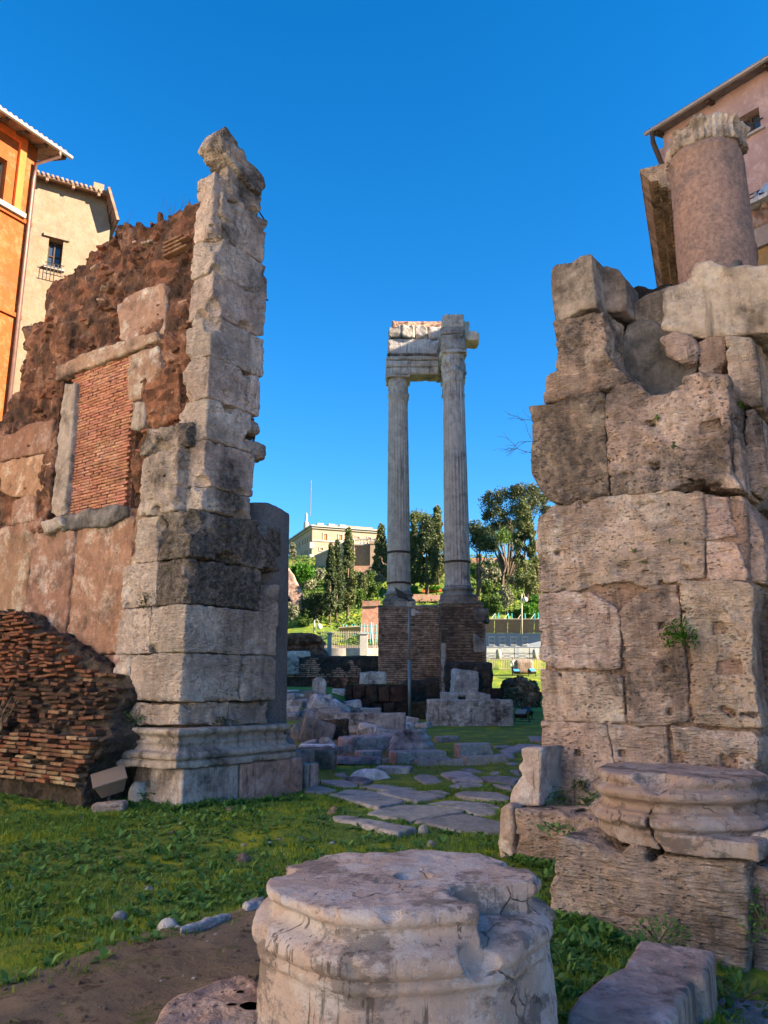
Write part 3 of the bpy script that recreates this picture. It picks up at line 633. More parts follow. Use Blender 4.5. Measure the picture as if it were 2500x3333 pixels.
# moulded marble plinth: one profile swept round the corner
zb, zs = 0.0, corner_z(*Z3((940, 1000))[0], PC - V*.2)
def moulding(u0, u1, v0, v1, z0, z1, seed, parent, c, g, h=.02, sgnL=True):
    Hh = z1 - z0
    prof = [(0, .26), (.17, .26), (.19, .20), (.20, .25), (.30, .275), (.39, .25), (.41, .17), (.56, .13), (.60, .155), (.66, .155), (.68, .11), (.78, .12), (.84, .17), (.90, .19), (.97, .18), (1.0, .15)]
    zz_ = np.array([p[0] for p in prof])*Hh + z0; ex = np.array([p[1] for p in prof])
    def f(P):
        e = np.interp(P[:, 2], zz_, ex)
        qu = np.maximum(u0 - P[:, 0], P[:, 0] - u1) - e; qv = np.maximum(v0 - P[:, 1], P[:, 1] - v1) - e
        return np.maximum(np.maximum(qu, qv)*.75, np.maximum(z0 - P[:, 2], P[:, 2] - z1))
    o = carve('plinth_moulding', f, (u0-.3, v0-.3, z0), (u1+.3, v1+.3, z1), h, M['marble'], LP, 'smooth', parent, seed, scale=.6); return tint(o, c, g)
moulding(.04, 1.93, .02, .9, zs, z[0]-.004, 71, lpier, (1.0, .96, .92), .3)
moulding(.05, 1.3, 1.02, 1.55, zs-.02, z[0]-.03, 72, lpier, (.86, .82, .8), .35)
def pb(u0, u1, v0, v1, z0, z1, c, g, seed):
    o = block('plinth_block', LP, (u0, v0, z0), (u1, v1, z1), .024, M['marblep'], lpier, 'smooth', .02, 3, (.03, .07), seed); tint(o, c, g)
pb(-.06, 1.0, -.20, .5, -.15, zs-.004, (1.08, 1.1, 1.1), .3, 75); pb(1.01, 2.38, -.22, .5, -.15, zs-.004, (1.18, .93, .85), .25, 76)
pb(.0, .7, .51, .64, -.15, zs-.01, (.85, .82, .8), .3, 77); pb(.04, .7, .65, .80, -.15, zs-.01, (.85, .78, .74), .3, 78); pb(.16, .8, .81, 1.6, -.15, zs-.03, (.72, .70, .70), .4, 79)
pb(2.46, 2.8, -.2, .4, -.12, zs-.12, (.9, .9, .9), .35, 80)

# small ferns rooted in the pier
# dark granite column behind the pier
dc = thing('granite_column_shaft', 'smooth dark grey granite column shaft standing behind the left pier', 'column', (-2.16, 13.6, 0))
zt = EYE + 13.6*.229
o = carve('shaft', lambda P: np.maximum(np.hypot(P[:, 0], P[:, 1]) - .50 + .012*(P[:, 2]-.95), np.maximum(.86 - P[:, 2], P[:, 2] - zt + .35*np.maximum(0, P[:, 0]-.15))) - .02, (-.55, -.55, .8), (.55, .55, zt+.05), .035, M['dgranite'], (np.array([-2.16, 13.6, 0]), np.array([1., 0, 0]), np.array([0, 1., 0]), ZA), 'smooth', dc, 3, scale=.4)
mb = MB(); mb.lathe((-2.16, 13.6, 0), [(.62, .60), (.66, .66), (.66, .72), (.60, .78), (.56, .80), (.58, .84), (.57, .90), (.52, .96)], 40); tint(mb.build('base', M['dgranite'], dc, True), (1.2, 1.2, 1.2), .2)
o = block('pedestal', (np.array([-2.16, 13.6, 0]), U, V, ZA), (-.75, -.7, -.1), (.75, .7, .6), .04, M['marble'], dc, 'smooth', .03, 3, (.05, .1), 81); tint(o, (.7, .7, .7), .4)

# ------------------------------------------------------------------ left ruined wall
WOFF = .45
WL = Plane(PC + U*WOFF, V, U)                    # x along V (to the left), y along U (away)
lwall = thing('ruined_wall', 'tall red-brown rubble wall with bricked-up doorway left of the pier', 'wall', tuple(WL.w(3, .5, 0)))
outline = Z1((1062, 575), (1010, 572), (930, 620), (890, 640), (800, 645), (720, 690), (630, 705), (545, 760), (500, 790), (470, 850), (400, 950), (330, 960), (240, 985), (190, 1080), (190, 1180), (110, 1230), (85, 1330), (60, 1480), (30, 1560), (10, 1659)) + Z2((-20, 300))
door = Z2((345, 770), (395, 40)) + Z1((690, 1430)) + Z2((690, 60), (640, 735))
# upper rubble mass as three overlapping regions around the doorway
zl = WL.uv(Z2((300, 830)))[0][1]                  # top of the lower ashlar zone
up = WL.uv(outline); left_x = 7.2
poly = [(.30, up[0][1])] + up + [(left_x, up[-1][1]), (left_x, zl-.1), (.30, zl-.1)]
doorp = WL.uv(Z2((262, 780), (290, 420), (345, 75))) ; dtop = WL.uv(Z1((400, 1525), (690, 1425)))
dx0, dx1 = WL.uv(Z2((690, 400)))[0][0], WL.uv(Z2((345, 400)))[0][0]; dz0 = zl + .0; dz1 = (dtop[0][1]+dtop[1][1])/2
def rub(Pb, Wd):
    f1, f2 = worley(Wd*np.array([1, 1, 1.3]), 2.6); g1, g2 = worley(Wd, 7.0, 9)
    return .06*np.clip(.3 - (f2-f1), 0, .3)/.3 + .03*np.clip(.4-(g2-g1), 0, .4)/.4 - .13*fbm(Wd*np.array([1, 1, .5]), 1.0, 4, .55) - .02*fbm(Wd, 14, 2)
wp = np.array(poly); 
def wallf(P):
    gx, gy, gz = GRID[0]; XZ = np.stack(np.meshgrid(gx, gz, indexing='ij'), -1).reshape(-1, 2)
    a = np.repeat(seg_sdf(XZ, wp).reshape(len(gx), 1, len(gz)), len(gy), 1).ravel()
    # face leans in and out: the top bulges less than the middle
    b = np.maximum(-P[:, 1] + .10*np.clip(P[:, 2]-zl-1.5, 0, 2)/2, P[:, 1] - .9)
    d = np.maximum(a, b)
    hole = np.maximum(np.maximum(dx0-.02-P[:, 0], P[:, 0]-dx1-.28), np.maximum(dz0-.4-P[:, 2], P[:, 2]-dz1-.02)); hole = np.maximum(hole, P[:, 1]-.5)
    return np.maximum(d, -hole)
o = carve('rubble_core', wallf, (.3, 0, zl-.1), (left_x, .9, max(p[1] for p in poly)), .038, M['tuff'], WL.frame(), 'rough', lwall, 3, extra=rub); tint(o, (1.05, 1, 1), .52)
# lower zone: tuff ashlar under torn plaster
rs_ = np.random.RandomState(8); cz = [-.1, .75, 1.45, 2.15, zl-.02]; 
for k in range(len(cz)-1):
    x = .30 + (0 if k % 2 else -.0)
    while x < 7.0:
        wd = rs_.uniform(1.1, 1.75)
        o = block('tuff_block', WL.frame(), (x+.004, -.05+rs_.uniform(-.012, .012), cz[k]+.004), (x+wd-.004, .8, cz[k+1]-.004), .05, M['tuffl'], lwall, 'rough', .012, 3, (.05, .12), 100+int(rs_.randint(900)), scale=.5)
        tint(o, (1+rs_.uniform(-.08, .1), 1+rs_.uniform(-.08, .06), 1+rs_.uniform(-.06, .06)), rs_.uniform(.2, .42)); x += wd
# paler tuff blocks left of the door
for (p, sd, c) in ((Z2((0, 510), (80, 490), (270, 450), (280, 560), (225, 690), (60, 690), (0, 660)), 131, (1.3, 1.25, 1.05)), (Z2((70, 720), (140, 680), (190, 690), (195, 820), (60, 845)), 132, (1.1, 1.05, 1.0)), (Z2((0, 860), (60, 850), (230, 800), (235, 850), (0, 930)), 133, (1., .9, .85)), (Z2((0,360),(80,350),(150,300),(290,270),(275,440),(80,485),(0,500)), 134, (.9,.8,.75))):
    q = WL.uv(p, -.03); o = slab('tuff_block', q, WL.frame(), -.04, .3, .03, M['tuffl'], lwall, 'rough', .03, sd, scale=.5); tint(o, c, .2)
for p, sd, mt, c, g in ((Z1((640, 1150), (700, 1090), (890, 1030), (895, 1180), (885, 1300), (700, 1360), (640, 1330)), 141, 'tuffl', (1.15, 1.2, 1.2), .2), (Z1((690, 1425), (850, 1370), (870, 1490), (790, 1600), (770, 1659), (690, 1659)), 142, 'tuffl', (1.1, 1.15, 1.1), .25), (Z2((770, 0), (960, -40), (975, 240), (850, 325), (770, 300)), 143, 'tuff', (1.2, 1.1, 1.), .3)):
    q = WL.uv(p, -.0); o = slab('wall_patch', q, WL.frame(), .0, .3, .03, M[mt], lwall, 'rock', .03, sd, scale=.7); tint(o, c, g)
# lintel, marble jambs, sill
q = WL.uv(Z1((390, 1510), (690, 1400), (850, 1330), (840, 1290), (740, 1310), (470, 1400), (300, 1480), (290, 1560)), -.08)
tint(slab('lintel', q, WL.frame(), -.06, .4, .026, M['tuffl'], lwall, 'rough', .03, 151, scale=.6), (1.15, 1.25, 1.2), .35)
for p, sd, g in ((Z2((262, 770), (280, 600), (300, 330), (320, 200), (340, 80), (395, 70), (385, 200), (370, 400), (355, 600), (335, 780), (300, 800)), 152, .25), (Z2((690, 320), (700, 180), (770, 165), (765, 300), (730, 330)), 153, .15)):
    q = WL.uv(p, -.10); tint(slab('door_jamb', q, WL.frame(), -.05, .3, .024, M['marble'], lwall, 'rough', .03, sd, scale=.6), (.88, .85, .83), g+.1)
q = WL.uv(Z2((320, 800), (470, 760), (610, 740), (690, 745), (690, 800), (560, 850), (330, 880)), -.1)
tint(slab('door_sill', q, WL.frame(), -.12, .3, .028, M['grey'], lwall, 'rough', .04, 155), (.8, .74, .72), .6)
q = WL.uv(Z2((230, 830), (330, 798), (335, 850), (240, 895)), -.2); tint(slab('sill_fragment', q, WL.frame(), -.22, .2, .028, M['marble'], lwall, 'rough', .04, 156), (1, 1, 1), .3)
# brick filling of the doorway: mortar bed with single bricks
bx0, bx1, bz0, bz1 = dx0-.02, dx1+.02, zl-.12, dz1+.05; BO = .10
mb = MB(); mb.box(WL.w((bx0+bx1)/2, BO+.10, (bz0+bz1)/2), bx1-bx0, .14, bz1-bz0, V, U); fill = mb.build('brick_infill', M['mortar'], lwall); tint(fill, (4.2, 2.9, 2.4), .05)
def brick_mesh(nm, a, b, c, seed, j=.004):
    bm = bmesh.new(); bmesh.ops.create_cube(bm, size=1); rr = random.Random(seed)
    for v_ in bm.verts: v_.co = (v_.co.x*a + rr.uniform(-j, j), v_.co.y*b + rr.uniform(-j, j), v_.co.z*c + rr.uniform(-j, j))
    bmesh.ops.bevel(bm, geom=bm.edges[:], offset=min(a, b, c)*.13, segments=1, affect='EDGES', profile=.5)
    me = bpy.data.meshes.new(nm); bm.to_mesh(me); bm.free(); return me
bm5 = [brick_mesh('brick', [.25, .26, .235, .27][k], .12, .042, k) for k in range(4)]
for me in bm5: me.materials.append(M['brick'])
RV = Matrix((V, U, ZA)).transposed()
rows = int((bz1-bz0)/.056); rr = random.Random(3); cnt = 0
for r_ in range(rows):
    zr = bz0 + .03 + r_*.056; x = bx0 + (.06 if r_ % 2 else -.06) + rr.uniform(-.03, .03)
    while x < bx1 - .08:
        xc = min(max(x + .13, bx0+.13), bx1-.13)
        o = link('brick', bm5[rr.randrange(4)], None, fill, tuple(WL.w(xc, BO + rr.uniform(-.008, .006), zr + rr.uniform(-.003, .003))))
        o.rotation_euler = (RV @ Matrix.Rotation(rr.uniform(-.02, .02), 3, 'Z')).to_euler(); q = rr.uniform(.95, 1.4); tint(o, (q*1.05, q*rr.uniform(1.0, 1.2), q*rr.uniform(1.05, 1.3)), rr.uniform(.05, .25)); x += .272; cnt += 1

# brick ends and pale stones caught in the rubble core
core = bpy.data.objects['rubble_core']; rr = random.Random(31)
bfr = [brick_mesh('brick_fragment', [.16, .11, .2][k], .12, [.045, .05, .04][k], 50+k, .01) for k in range(3)]
for me in bfr: me.materials.append(M['brick'])
cn = 0
while cn < 120:
    x = rr.uniform(.5, 5.6); zq = rr.uniform(zl+.2, 10.2)
    if seg_sdf(np.array([[x, zq]]), wp)[0] > -.15 or (dx0-.3 < x < dx1+.4 and zq < dz1+.35): continue
    o = link('brick_fragment', bfr[rr.randrange(3)], None, lwall, tuple(WL.w(x, .02 + .10*min(max(zq-zl-1.5, 0), 2)/2 + rr.uniform(-.02, .05), zq))); cn += 1
    o.rotation_euler = (RV @ Matrix.Rotation(rr.uniform(-.5, .5), 3, 'Z') @ Matrix.Rotation(rr.uniform(-.25, .25), 3, 'Y')).to_euler(); q = rr.choice(((.62, .66, .66), (.42, .42, .42), (1.1, 1.7, 2.1), (.7, .58, .55), (.35, .36, .36))); tint(o, q, .35)
for k in range(4): # short courses of old facing brick near the top
    for j in range(3 + k % 2): o = link('brick_fragment', bfr[2], None, lwall, tuple(WL.w(WL.uv(Z1((960+j*28, 0)))[0][0]*1.0, .03, WL.uv(Z1((980, 775+k*22)))[0][1]))); o.rotation_euler = RV.to_euler(); tint(o, (.62, .75, .75), .4)
# ------------------------------------------------------------------ brick rubble mound in front of the left wall
mound = thing('brick_rubble_mound', 'sloping mound of broken bricks and dark mortar at the foot of the left wall', 'rubble mound', (-5.2, 11.2, 0))
BP = gp(301, 2588)                                # foot of the mound at its right end
MF = Plane(BP - U*.9, V, U)
mp = MF.uv(Z3((690, 480), (600, 480), (480, 440), (410, 400), (330, 350), (300, 300), (200, 250), (130, 260), (105, 200), (60, 150), (0, 130)), .5)
mz = np.array(mp); mz = mz[np.argsort(mz[:, 0])]
def mtop(x): return np.interp(x, mz[:, 0], mz[:, 1])
ledge = MF.uv(Z3((300, 830)))[0][1]               # the standing brickwork below, rubble slope above
xr = MF.uv(Z3((560, 900)))[0][0]
rbz = np.array(MF.uv(Z3((475, 1040), (500, 980), (560, 900), (575, 830)), .1) + MF.uv(Z3((600, 700), (650, 600)), .4) + MF.uv(Z3((690, 490), (660, 440)), .7)); rbz = rbz[np.argsort(rbz[:, 1])]
def moundf(P):
    t = mtop(P[:, 0]); slope = np.clip((P[:, 2]-ledge)/np.maximum(t-ledge, .3), 0, 1)
    front = .05 + .62*slope + .10*(P[:, 2] > ledge)
    d = np.maximum((front - P[:, 1])*.8, P[:, 2] - t)
    right = np.interp(P[:, 2], rbz[:, 1], rbz[:, 0]) - P[:, 0]
    return np.maximum(np.maximum(d, right), P[:, 1] - 1.2)
def mrub(Pb, Wd):
    f1, f2 = worley(Wd*np.array([1, 1, 2.2]), 5.5, 4); return .07*np.clip(.5-(f2-f1), 0, .5)/.5 - .04*fbm(Wd, 2.5, 3)
o = carve('mortar_core', moundf, (xr-1.2, 0, -.1), (6.2, 1.25, mtop(6.0)+.1), .05, M['mortar'], MF.frame(), 'rough', mound, 4, extra=mrub); tint(o, (1.15, 1.1, 1.05), .35)
bmm = [brick_mesh('brick', [.26, .21, .17, .29, .11, .13][k], .16, [.044, .04, .048, .044, .055, .045][k], 20+k, .010) for k in range(6)]
for me in bmm: me.materials.append(M['brick'])
pal = ((.50, .50, .48), (.70, .92, .90), (.85, 1.25, 1.2), (.27, .31, .32), (.17, .21, .23), (.58, .45, .40), (.36, .37, .37))
rr = random.Random(12); n = 0; more = MB(); spots = []
zr = .30
while zr < ledge + .02:                           # coursed brickwork at the foot
    x = np.interp(zr, rbz[:, 1], rbz[:, 0]) + .12 + rr.uniform(0, .16)
    while x < 3.2:
        if rr.random() < .90: spots.append((x, .03 + rr.uniform(-.035, .035), zr + rr.uniform(-.007, .007), rr.choice((0, 0, 3, 1)), .07, .03, rr.choice((0, 0, 1, 1, 2, 5, 6)), .25))
        x += rr.uniform(.22, .30)
    zr += .062
zr = ledge + .07
while zr < 3.4:                                   # torn core above: broken courses stepping back
    x = np.interp(zr, rbz[:, 1], rbz[:, 0]) + .15 + rr.uniform(0, .2)
    while x < 3.6:
        t = float(mtop(x)); sl = (zr-ledge)/max(t-ledge, .3)
        if zr < t - .05 and rr.random() < (.88 if x > 1.7 else .70): spots.append((x, .10 + .62*sl + rr.uniform(-.03, .06), zr + rr.uniform(-.018, .018), rr.randrange(6), .30, .13, rr.choice((1, 3, 3, 4, 4, 4, 6, 6, 0) if x < 1.7 else (0, 1, 3, 4, 6, 5, 6)), rr.uniform(.25, .5)))
        x += rr.uniform(.14, .27)
    zr += rr.uniform(.060, .078)
spots.sort(key=lambda q: q[0] > 2.6)
for (x, y_, z_, k, rz_, tl_, pc, g_) in spots:
    Rm = RV @ Matrix.Rotation(rr.uniform(-rz_, rz_), 3, 'Z') @ Matrix.Rotation(rr.uniform(-tl_, tl_), 3, 'Y'); q = rr.uniform(.75, 1.2); c = pal[pc]
    if n < 298:
        o = link('brick', bmm[k], None, mound, tuple(MF.w(x, y_, z_))); o.rotation_euler = Rm.to_euler(); tint(o, (c[0]*q, c[1]*q, c[2]*q), g_); n += 1
    else:
        d_ = bmm[k]; p0 = Vector(MF.w(x, y_, z_)); more.add([tuple(p0 + Rm @ v_.co) for v_ in d_.vertices], [tuple(p.vertices) for p in d_.polygons])
if more.v: o = more.build('brick_rubble', M['brick'], mound); o['kind'] = 'stuff'; tint(o, (.6, .52, .45), .4)

# ------------------------------------------------------------------ right gateway pier
PR = np.array([1.653, 8.5, 0.0]); RP = Plane(PR, -V, U)      # x to the right along the face, y away
rpier = thing('gateway_pier', 'massive pitted travertine pier on the right behind the column bases', 'pier', tuple(RP.w(1, .6, 0)))
def rb(px, t0=0., t1=.7, sty='trav', c=(1, 1, 1), g=.15, seed=0, h=.018, r=.008, mat='travp', off=None, holes=(), nm='travertine_block'):
    q = RP.uv(px, t0 if off is None else off); hl = [(*RP.uv([hp[0]], t0)[0], hp[1], hp[2]) for hp in holes]
    rv_ = np.random.RandomState(seed); k_ = rv_.uniform(.90, 1.12); c = (c[0]*k_, c[1]*k_*rv_.uniform(.97, 1.03), c[2]*k_*rv_.uniform(.95, 1.05))
    return tint(slab(nm, q, RP.frame(), t0, t1, h, M[mat], rpier, sty, r, seed, hl), c, g + .12)
def hs_(pts, r=.028, d=.10): return [(p, r, d) for p in pts]
rb(Y5((95,170),(250,75),(400,70),(430,95),(500,50),(700,20),(830,-15),(1000,-5),(1220,10),(1225,250),(1240,590),(1050,605),(830,632),(640,602),(480,640),(330,665),(110,680),(95,400)), 0, .62, 'travr', (1.03, 1.0, .97), .12, 201, holes=hs_(Y5((985, 85), (905, 368), (230, 415), (930, 618))))
rb(Y5((1232,32),(1380,35),(1440,295),(1242,325)), .02, 1.0, 'trav', (1.08, 1.02, .99), .08, 202); rb(Y5((1245,338),(1440,345),(1525,555),(1500,600),(1258,595)), .02, 1.0, 'trav', (1.05, .98, .94), .08, 203)
rb(Y5((1395,30),(1480,25),(1620,270),(1650,560),(1640,620),(1535,600),(1450,330)), .16, 1.3, 'trav', (.98, .95, .93), .2, 204)
rb(Y5((110,690),(240,692),(290,674),(460,687),(560,745),(640,790),(656,860),(664,1195),(520,1200),(420,1178),(330,1200),(200,1182),(120,1130)), 0, .62, 'trav', (1.05, 1.0, .96), .12, 205)
rb(Y5((125,1205),(300,1220),(560,1228),(672,1246),(686,1500),(690,1553),(480,1563),(210,1550),(150,1545),(130,1470)), .005, .62, 'trav', (1.05, 1.02, 1.0), .12, 206, holes=hs_(Y5((252, 1237)), .02))
rb(Y5((656,825),(700,765),(780,692),(860,642),(1055,622),(1066,850),(1086,1050),(1120,1300),(1130,1550),(900,1580),(740,1570),(706,1500),(692,1250)), 0, .62, 'trav', (1.0, .96, .93), .46, 207, holes=hs_(Y5((940, 903), (970, 1192), (995, 1495)), .03, .14))
rb(Y5((1074,622),(1300,607),(1520,612),(1560,640),(1555,900),(1575,1200),(1590,1400),(1612,1588),(1400,1594),(1152,1568),(1134,1400),(1110,1050),(1094,900)), -.01, .62, 'travr', (1.02, .98, .95), .14, 208, holes=hs_(Y5((1325, 915), (1350, 1187), (1430, 1190), (1415, 1508), (1490, 1508), (1540, 1508)), .032, .06))
rb(Y7((440,2),(600,6),(786,13),(832,250),(838,520),(440,520)), 0, .62, 'trav', (1.02, .98, .92), .12, 209, holes=hs_(Y7((628, 168)), .03))
rb(Y7((796,13),(1112,22),(1124,270),(1126,560),(844,520),(838,250)), 0, .62, 'trav', (1.04, 1.0, .95), .12, 210, holes=hs_(Y7((868, 172)), .03))
rb(Y7((1134,30),(1585,40),(1618,90),(1612,200),(1590,290),(1590,700),(1140,600)), -.01, .62, 'travr', (1.05, 1.02, .99), .1, 211, holes=hs_(Y7((1167, 193), (1440, 213)), .034))
# plaster-filled core behind the joints and the grey return at the right
q = RP.uv(Y5((130, 200), (1220, 40), (1500, 60), (1600, 1600)) + Y7((1590, 690), (445, 500)), .07); tint(slab('mortar_fill', q, RP.frame(), .06, .9, .06, M['travp'], rpier, 'smooth', .02, 215), (.72, .62, .56), .2)
rb(Y5((1540,600),(1700,600),(1760,1866),(1640,1866),(1600,1200)), .38, 1.4, 'trav', (.8, .76, .74), .35, 216, h=.03)
rb(Y7((1600,30),(1720,30),(1760,700),(1610,690)), .34, 1.4, 'trav', (.95, .92, .9), .2, 217, h=.03)
# upper half
rb(Y4((48,1190),(200,1162),(400,1102),(520,1092),(546,1112),(562,1300),(572,1600),(586,1788),(540,1770),(450,1832),(380,1812),(310,1850),(200,1830),(120,1760),(70,1650),(60,1400)), -.02, .9, 'trav', (.95, .90, .86), .66, 221)
rb(Y4((556,1102),(640,1062),(740,1030),(800,1060),(850,1112),(960,1112),(1050,1062),(1100,992),(1180,962),(1300,960),(1390,968),(1400,1200),(1400,1400),(1412,1640),(1485,1745),(1225,1728),(1218,1684),(1000,1740),(830,1770),(604,1798),(588,1600),(574,1300)), -.03, .9, 'travr', (.97, .91, .86), .44, 222, holes=hs_(Y4((873, 1305), (898, 1600)), .04, .16) + hs_(Y4((1290, 1310), (1250, 1320)), .05, .07))
rb(Y4((1395,1310),(1440,1320),(1475,1500),(1490,1750),(1430,1700),(1410,1400)), .12, 1.1, 'trav', (1.02, .97, .93), .15, 223)
rb(Y4((225,625),(320,587),(420,557),(545,537),(558,700),(578,870),(700,965),(730,1020),(560,1076),(380,1106),(150,1160),(135,1110),(155,990),(230,930),(235,800)), .0, .85, 'travr', (.98, .92, .87), .48, 224)
rb(Y4((205,260),(235,232),(330,222),(400,172),(465,158),(476,300),(498,516),(400,524),(260,608),(225,600),(210,480),(200,340)), -.03, .95, 'smooth', (.80, .76, .73), .6, 225, mat='marble', nm='capping_block')
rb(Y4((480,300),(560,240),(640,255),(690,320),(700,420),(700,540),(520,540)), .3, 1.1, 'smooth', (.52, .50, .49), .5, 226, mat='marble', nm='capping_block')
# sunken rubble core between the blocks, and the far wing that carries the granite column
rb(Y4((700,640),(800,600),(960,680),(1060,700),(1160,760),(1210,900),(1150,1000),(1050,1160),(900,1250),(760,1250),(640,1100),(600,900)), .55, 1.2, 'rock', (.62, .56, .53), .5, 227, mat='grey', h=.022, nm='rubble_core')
rb(Y4((960,740),(1030,700),(1120,705),(1180,800),(1160,880),(1090,890),(1000,820)), .45, .8, 'rock', (.98, .92, .88), .3, 228, mat='travp')
rb(Y4((1190,760),(1240,720),(1370,706),(1372,870),(1330,910),(1300,1000),(1200,960)), .5, 1.2, 'trav', (.82, .74, .69), .35, 229)
rb(Y4((1372,708),(1470,706),(1560,722),(1600,960),(1615,1180),(1540,1190),(1460,1160),(1400,1010),(1380,900)), .45, 1.3, 'trav', (1.0, .96, .93), .3, 230)
rb(Y4((1510,1210),(1560,1200),(1612,1270),(1640,1500),(1659,1700),(1600,1790),(1540,1760),(1500,1500)), .45, 1.3, 'trav', (1.02, .98, .95), .2, 231)
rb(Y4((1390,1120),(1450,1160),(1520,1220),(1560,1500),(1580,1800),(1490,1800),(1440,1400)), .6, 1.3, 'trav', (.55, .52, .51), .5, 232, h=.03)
q = [(-.1+1.2, 3.4), (2.3, 3.4), (2.2, 6.2), (1.3, 5.9)]; tint(slab('rubble_core', q, RP.frame(), .75, 1.9, .06, M['grey'], rpier, 'rough', .05, 233), (.6, .56, .54), .4)
# the long frieze-like block under the column
zA = RP.at(.55)
rb(Y4((1005,375),(1090,335),(1180,222),(1270,205),(1340,245),(1400,262),(1500,240),(1800,250),(1800,680),(1640,690),(1370,700),(1180,712),(960,652),(960,420)), .50, 1.9, 'rough', (.86, .82, .80), .28, 241, h=.026, mat='marble', nm='bearing_block')
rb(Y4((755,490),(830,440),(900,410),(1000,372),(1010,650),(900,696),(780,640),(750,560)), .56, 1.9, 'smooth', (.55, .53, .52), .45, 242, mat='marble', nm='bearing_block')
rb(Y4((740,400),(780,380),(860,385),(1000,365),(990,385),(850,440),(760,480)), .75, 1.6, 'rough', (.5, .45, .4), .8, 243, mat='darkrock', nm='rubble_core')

# pink granite column with its broken capital on top of the wing
gc = plp(2332, 870, PR + U*1.2, U); GY = np.array([3.906, 8.344, 0.0])
gcol = thing('granite_column', 'broken pink granite column with carved capital on top of the right pier', 'column', (GY[0], GY[1], 6.1))
zg0, zg1 = 5.95, 7.88; gr = .435
GFr = (GY, np.array([1., 0, 0]), np.array([0, 1., 0]), ZA)
def shaftf(P):
    r = np.hypot(P[:, 0], P[:, 1]); R = gr - .018*(P[:, 2]-zg0)/2 + .030*np.exp(-((P[:, 2]-(zg1-.10))/.045)**2)*(P[:, 0] < .05)
    top = zg1 + .06 - .22*np.clip(P[:, 0], 0, .5)**1.0 + 0*r
    d = np.maximum(r - R, np.maximum(zg0 - P[:, 2], P[:, 2] - top))
    return np.maximum(d, .22 - np.linalg.norm(P - np.array([.42, -.22, zg1+.02]), axis=1)*1.0)
tint(carve('shaft', shaftf, (-.5, -.5, zg0), (.5, .5, zg1+.1), .018, M['granite'], GFr, 'smooth', gcol, 9, scale=.35), (1, 1, 1), .15)
def capf(P):                                     # bell with two rows of acanthus leaves and a broken upper edge
    th = np.arctan2(P[:, 1], P[:, 0]); r = np.hypot(P[:, 0], P[:, 1]); zl_ = (P[:, 2] - zg1)/.5
    ph = th*8/math.pi; lf = 1 - np.abs((th*4/math.pi) % 1 - .5)*2; lf2 = 1 - np.abs((th*4/math.pi + .5) % 1 - .5)*2
    R = .405 + .03*zl_ + .055*np.sqrt(lf)*np.clip(1.1-zl_*1.6, 0, 1) + .075*lf*np.exp(-((zl_-.5)/.10)**2) + .06*lf2*np.clip(zl_-.45, 0, .6) + .012*np.sin(th*40)*(lf > .25)
    top = zg1 + .17 + .06*np.sin(th*3+2.4) + .20*np.clip(np.cos(th+1.15)-.2, 0, 1) + .03*np.sin(th*11)
    return np.maximum((r - R)*.7, np.maximum(zg1-.02 - P[:, 2], (P[:, 2] - top)*.7))
tint(carve('capital', capf, (-.58, -.58, zg1-.02), (.58, .58, zg1+.62), .014, M['marble'], GFr, 'rough', gcol, 10, scale=.3), (1.0, .93, .86), .35)
# second, darker granite shaft at the right edge
dsh = thing('granite_column_shaft', 'dark granite column shaft half hidden at the right edge beside the pier', 'column', (5.05, 9.0, 0))
mb = MB(); mb.lathe((5.02, 9.0, 0), [(.50, 0), (.49, 1.5), (.48, 3), (.46, 5.2)], 48); tint(mb.build('shaft', M['dgranite'], dsh, True), (1.1, 1.1, 1.1), .2)
mb = MB(); mb.lathe((5.02, 9.0, 0), [(.62, 0), (.66, .08), (.62, .16), (.56, .2), (.58, .28), (.51, .33)], 40); tint(mb.build('base', M['dgranite'], dsh, True), (1.1, 1.1, 1.1), .2)

# ------------------------------------------------------------------ moulded fragment and blocks at the foot of the right pier
FP = Plane(gp(*Y7((212, 740))[0]), -V, U)
frag = thing('moulded_stone', 'narrow upright moulded stone fragment leaning against the right pier', 'stone fragment', tuple(FP.w(.15, .3, .45)))
q = FP.uv(Y7((335,150),(360,140),(440,142),(436,290),(432,400),(425,452),(350,455),(272,447),(272,400),(282,360),(310,325),(330,300),(345,285),(322,258),(318,235),(345,212),(335,180)), .22)
tint(slab('moulding', q, FP.frame(), .20, .75, .016, M['marblep'], frag, 'smooth', .02, 301, scale=.6), (1.1, 1.1, 1.1), .3)
q = FP.uv(Y7((218,470),(245,450),(280,455),(288,600),(286,745),(216,735),(212,600)), .05)
fb = slab('upright_slab', q, FP.frame(), 0.02, .5, .016, M['marblep'], None, 'rough', .02, 302, label='narrow rough-cut slab set upright before the moulded fragment', cat='stone slab', scale=.6); tint(fb, (1.05, 1, .95), .2)
q = FP.uv(Y7((293,475),(380,478),(560,492),(720,522),(760,560),(760,770),(480,762),(293,745)), .0)
fb = slab('travertine_plinth', q, FP.frame(), 0.0, .55, .02, M['travp'], None, 'travr', .03, 303, label='low pitted travertine block below the moulded fragment', cat='stone block'); tint(fb, (.88, .84, .80), .3)

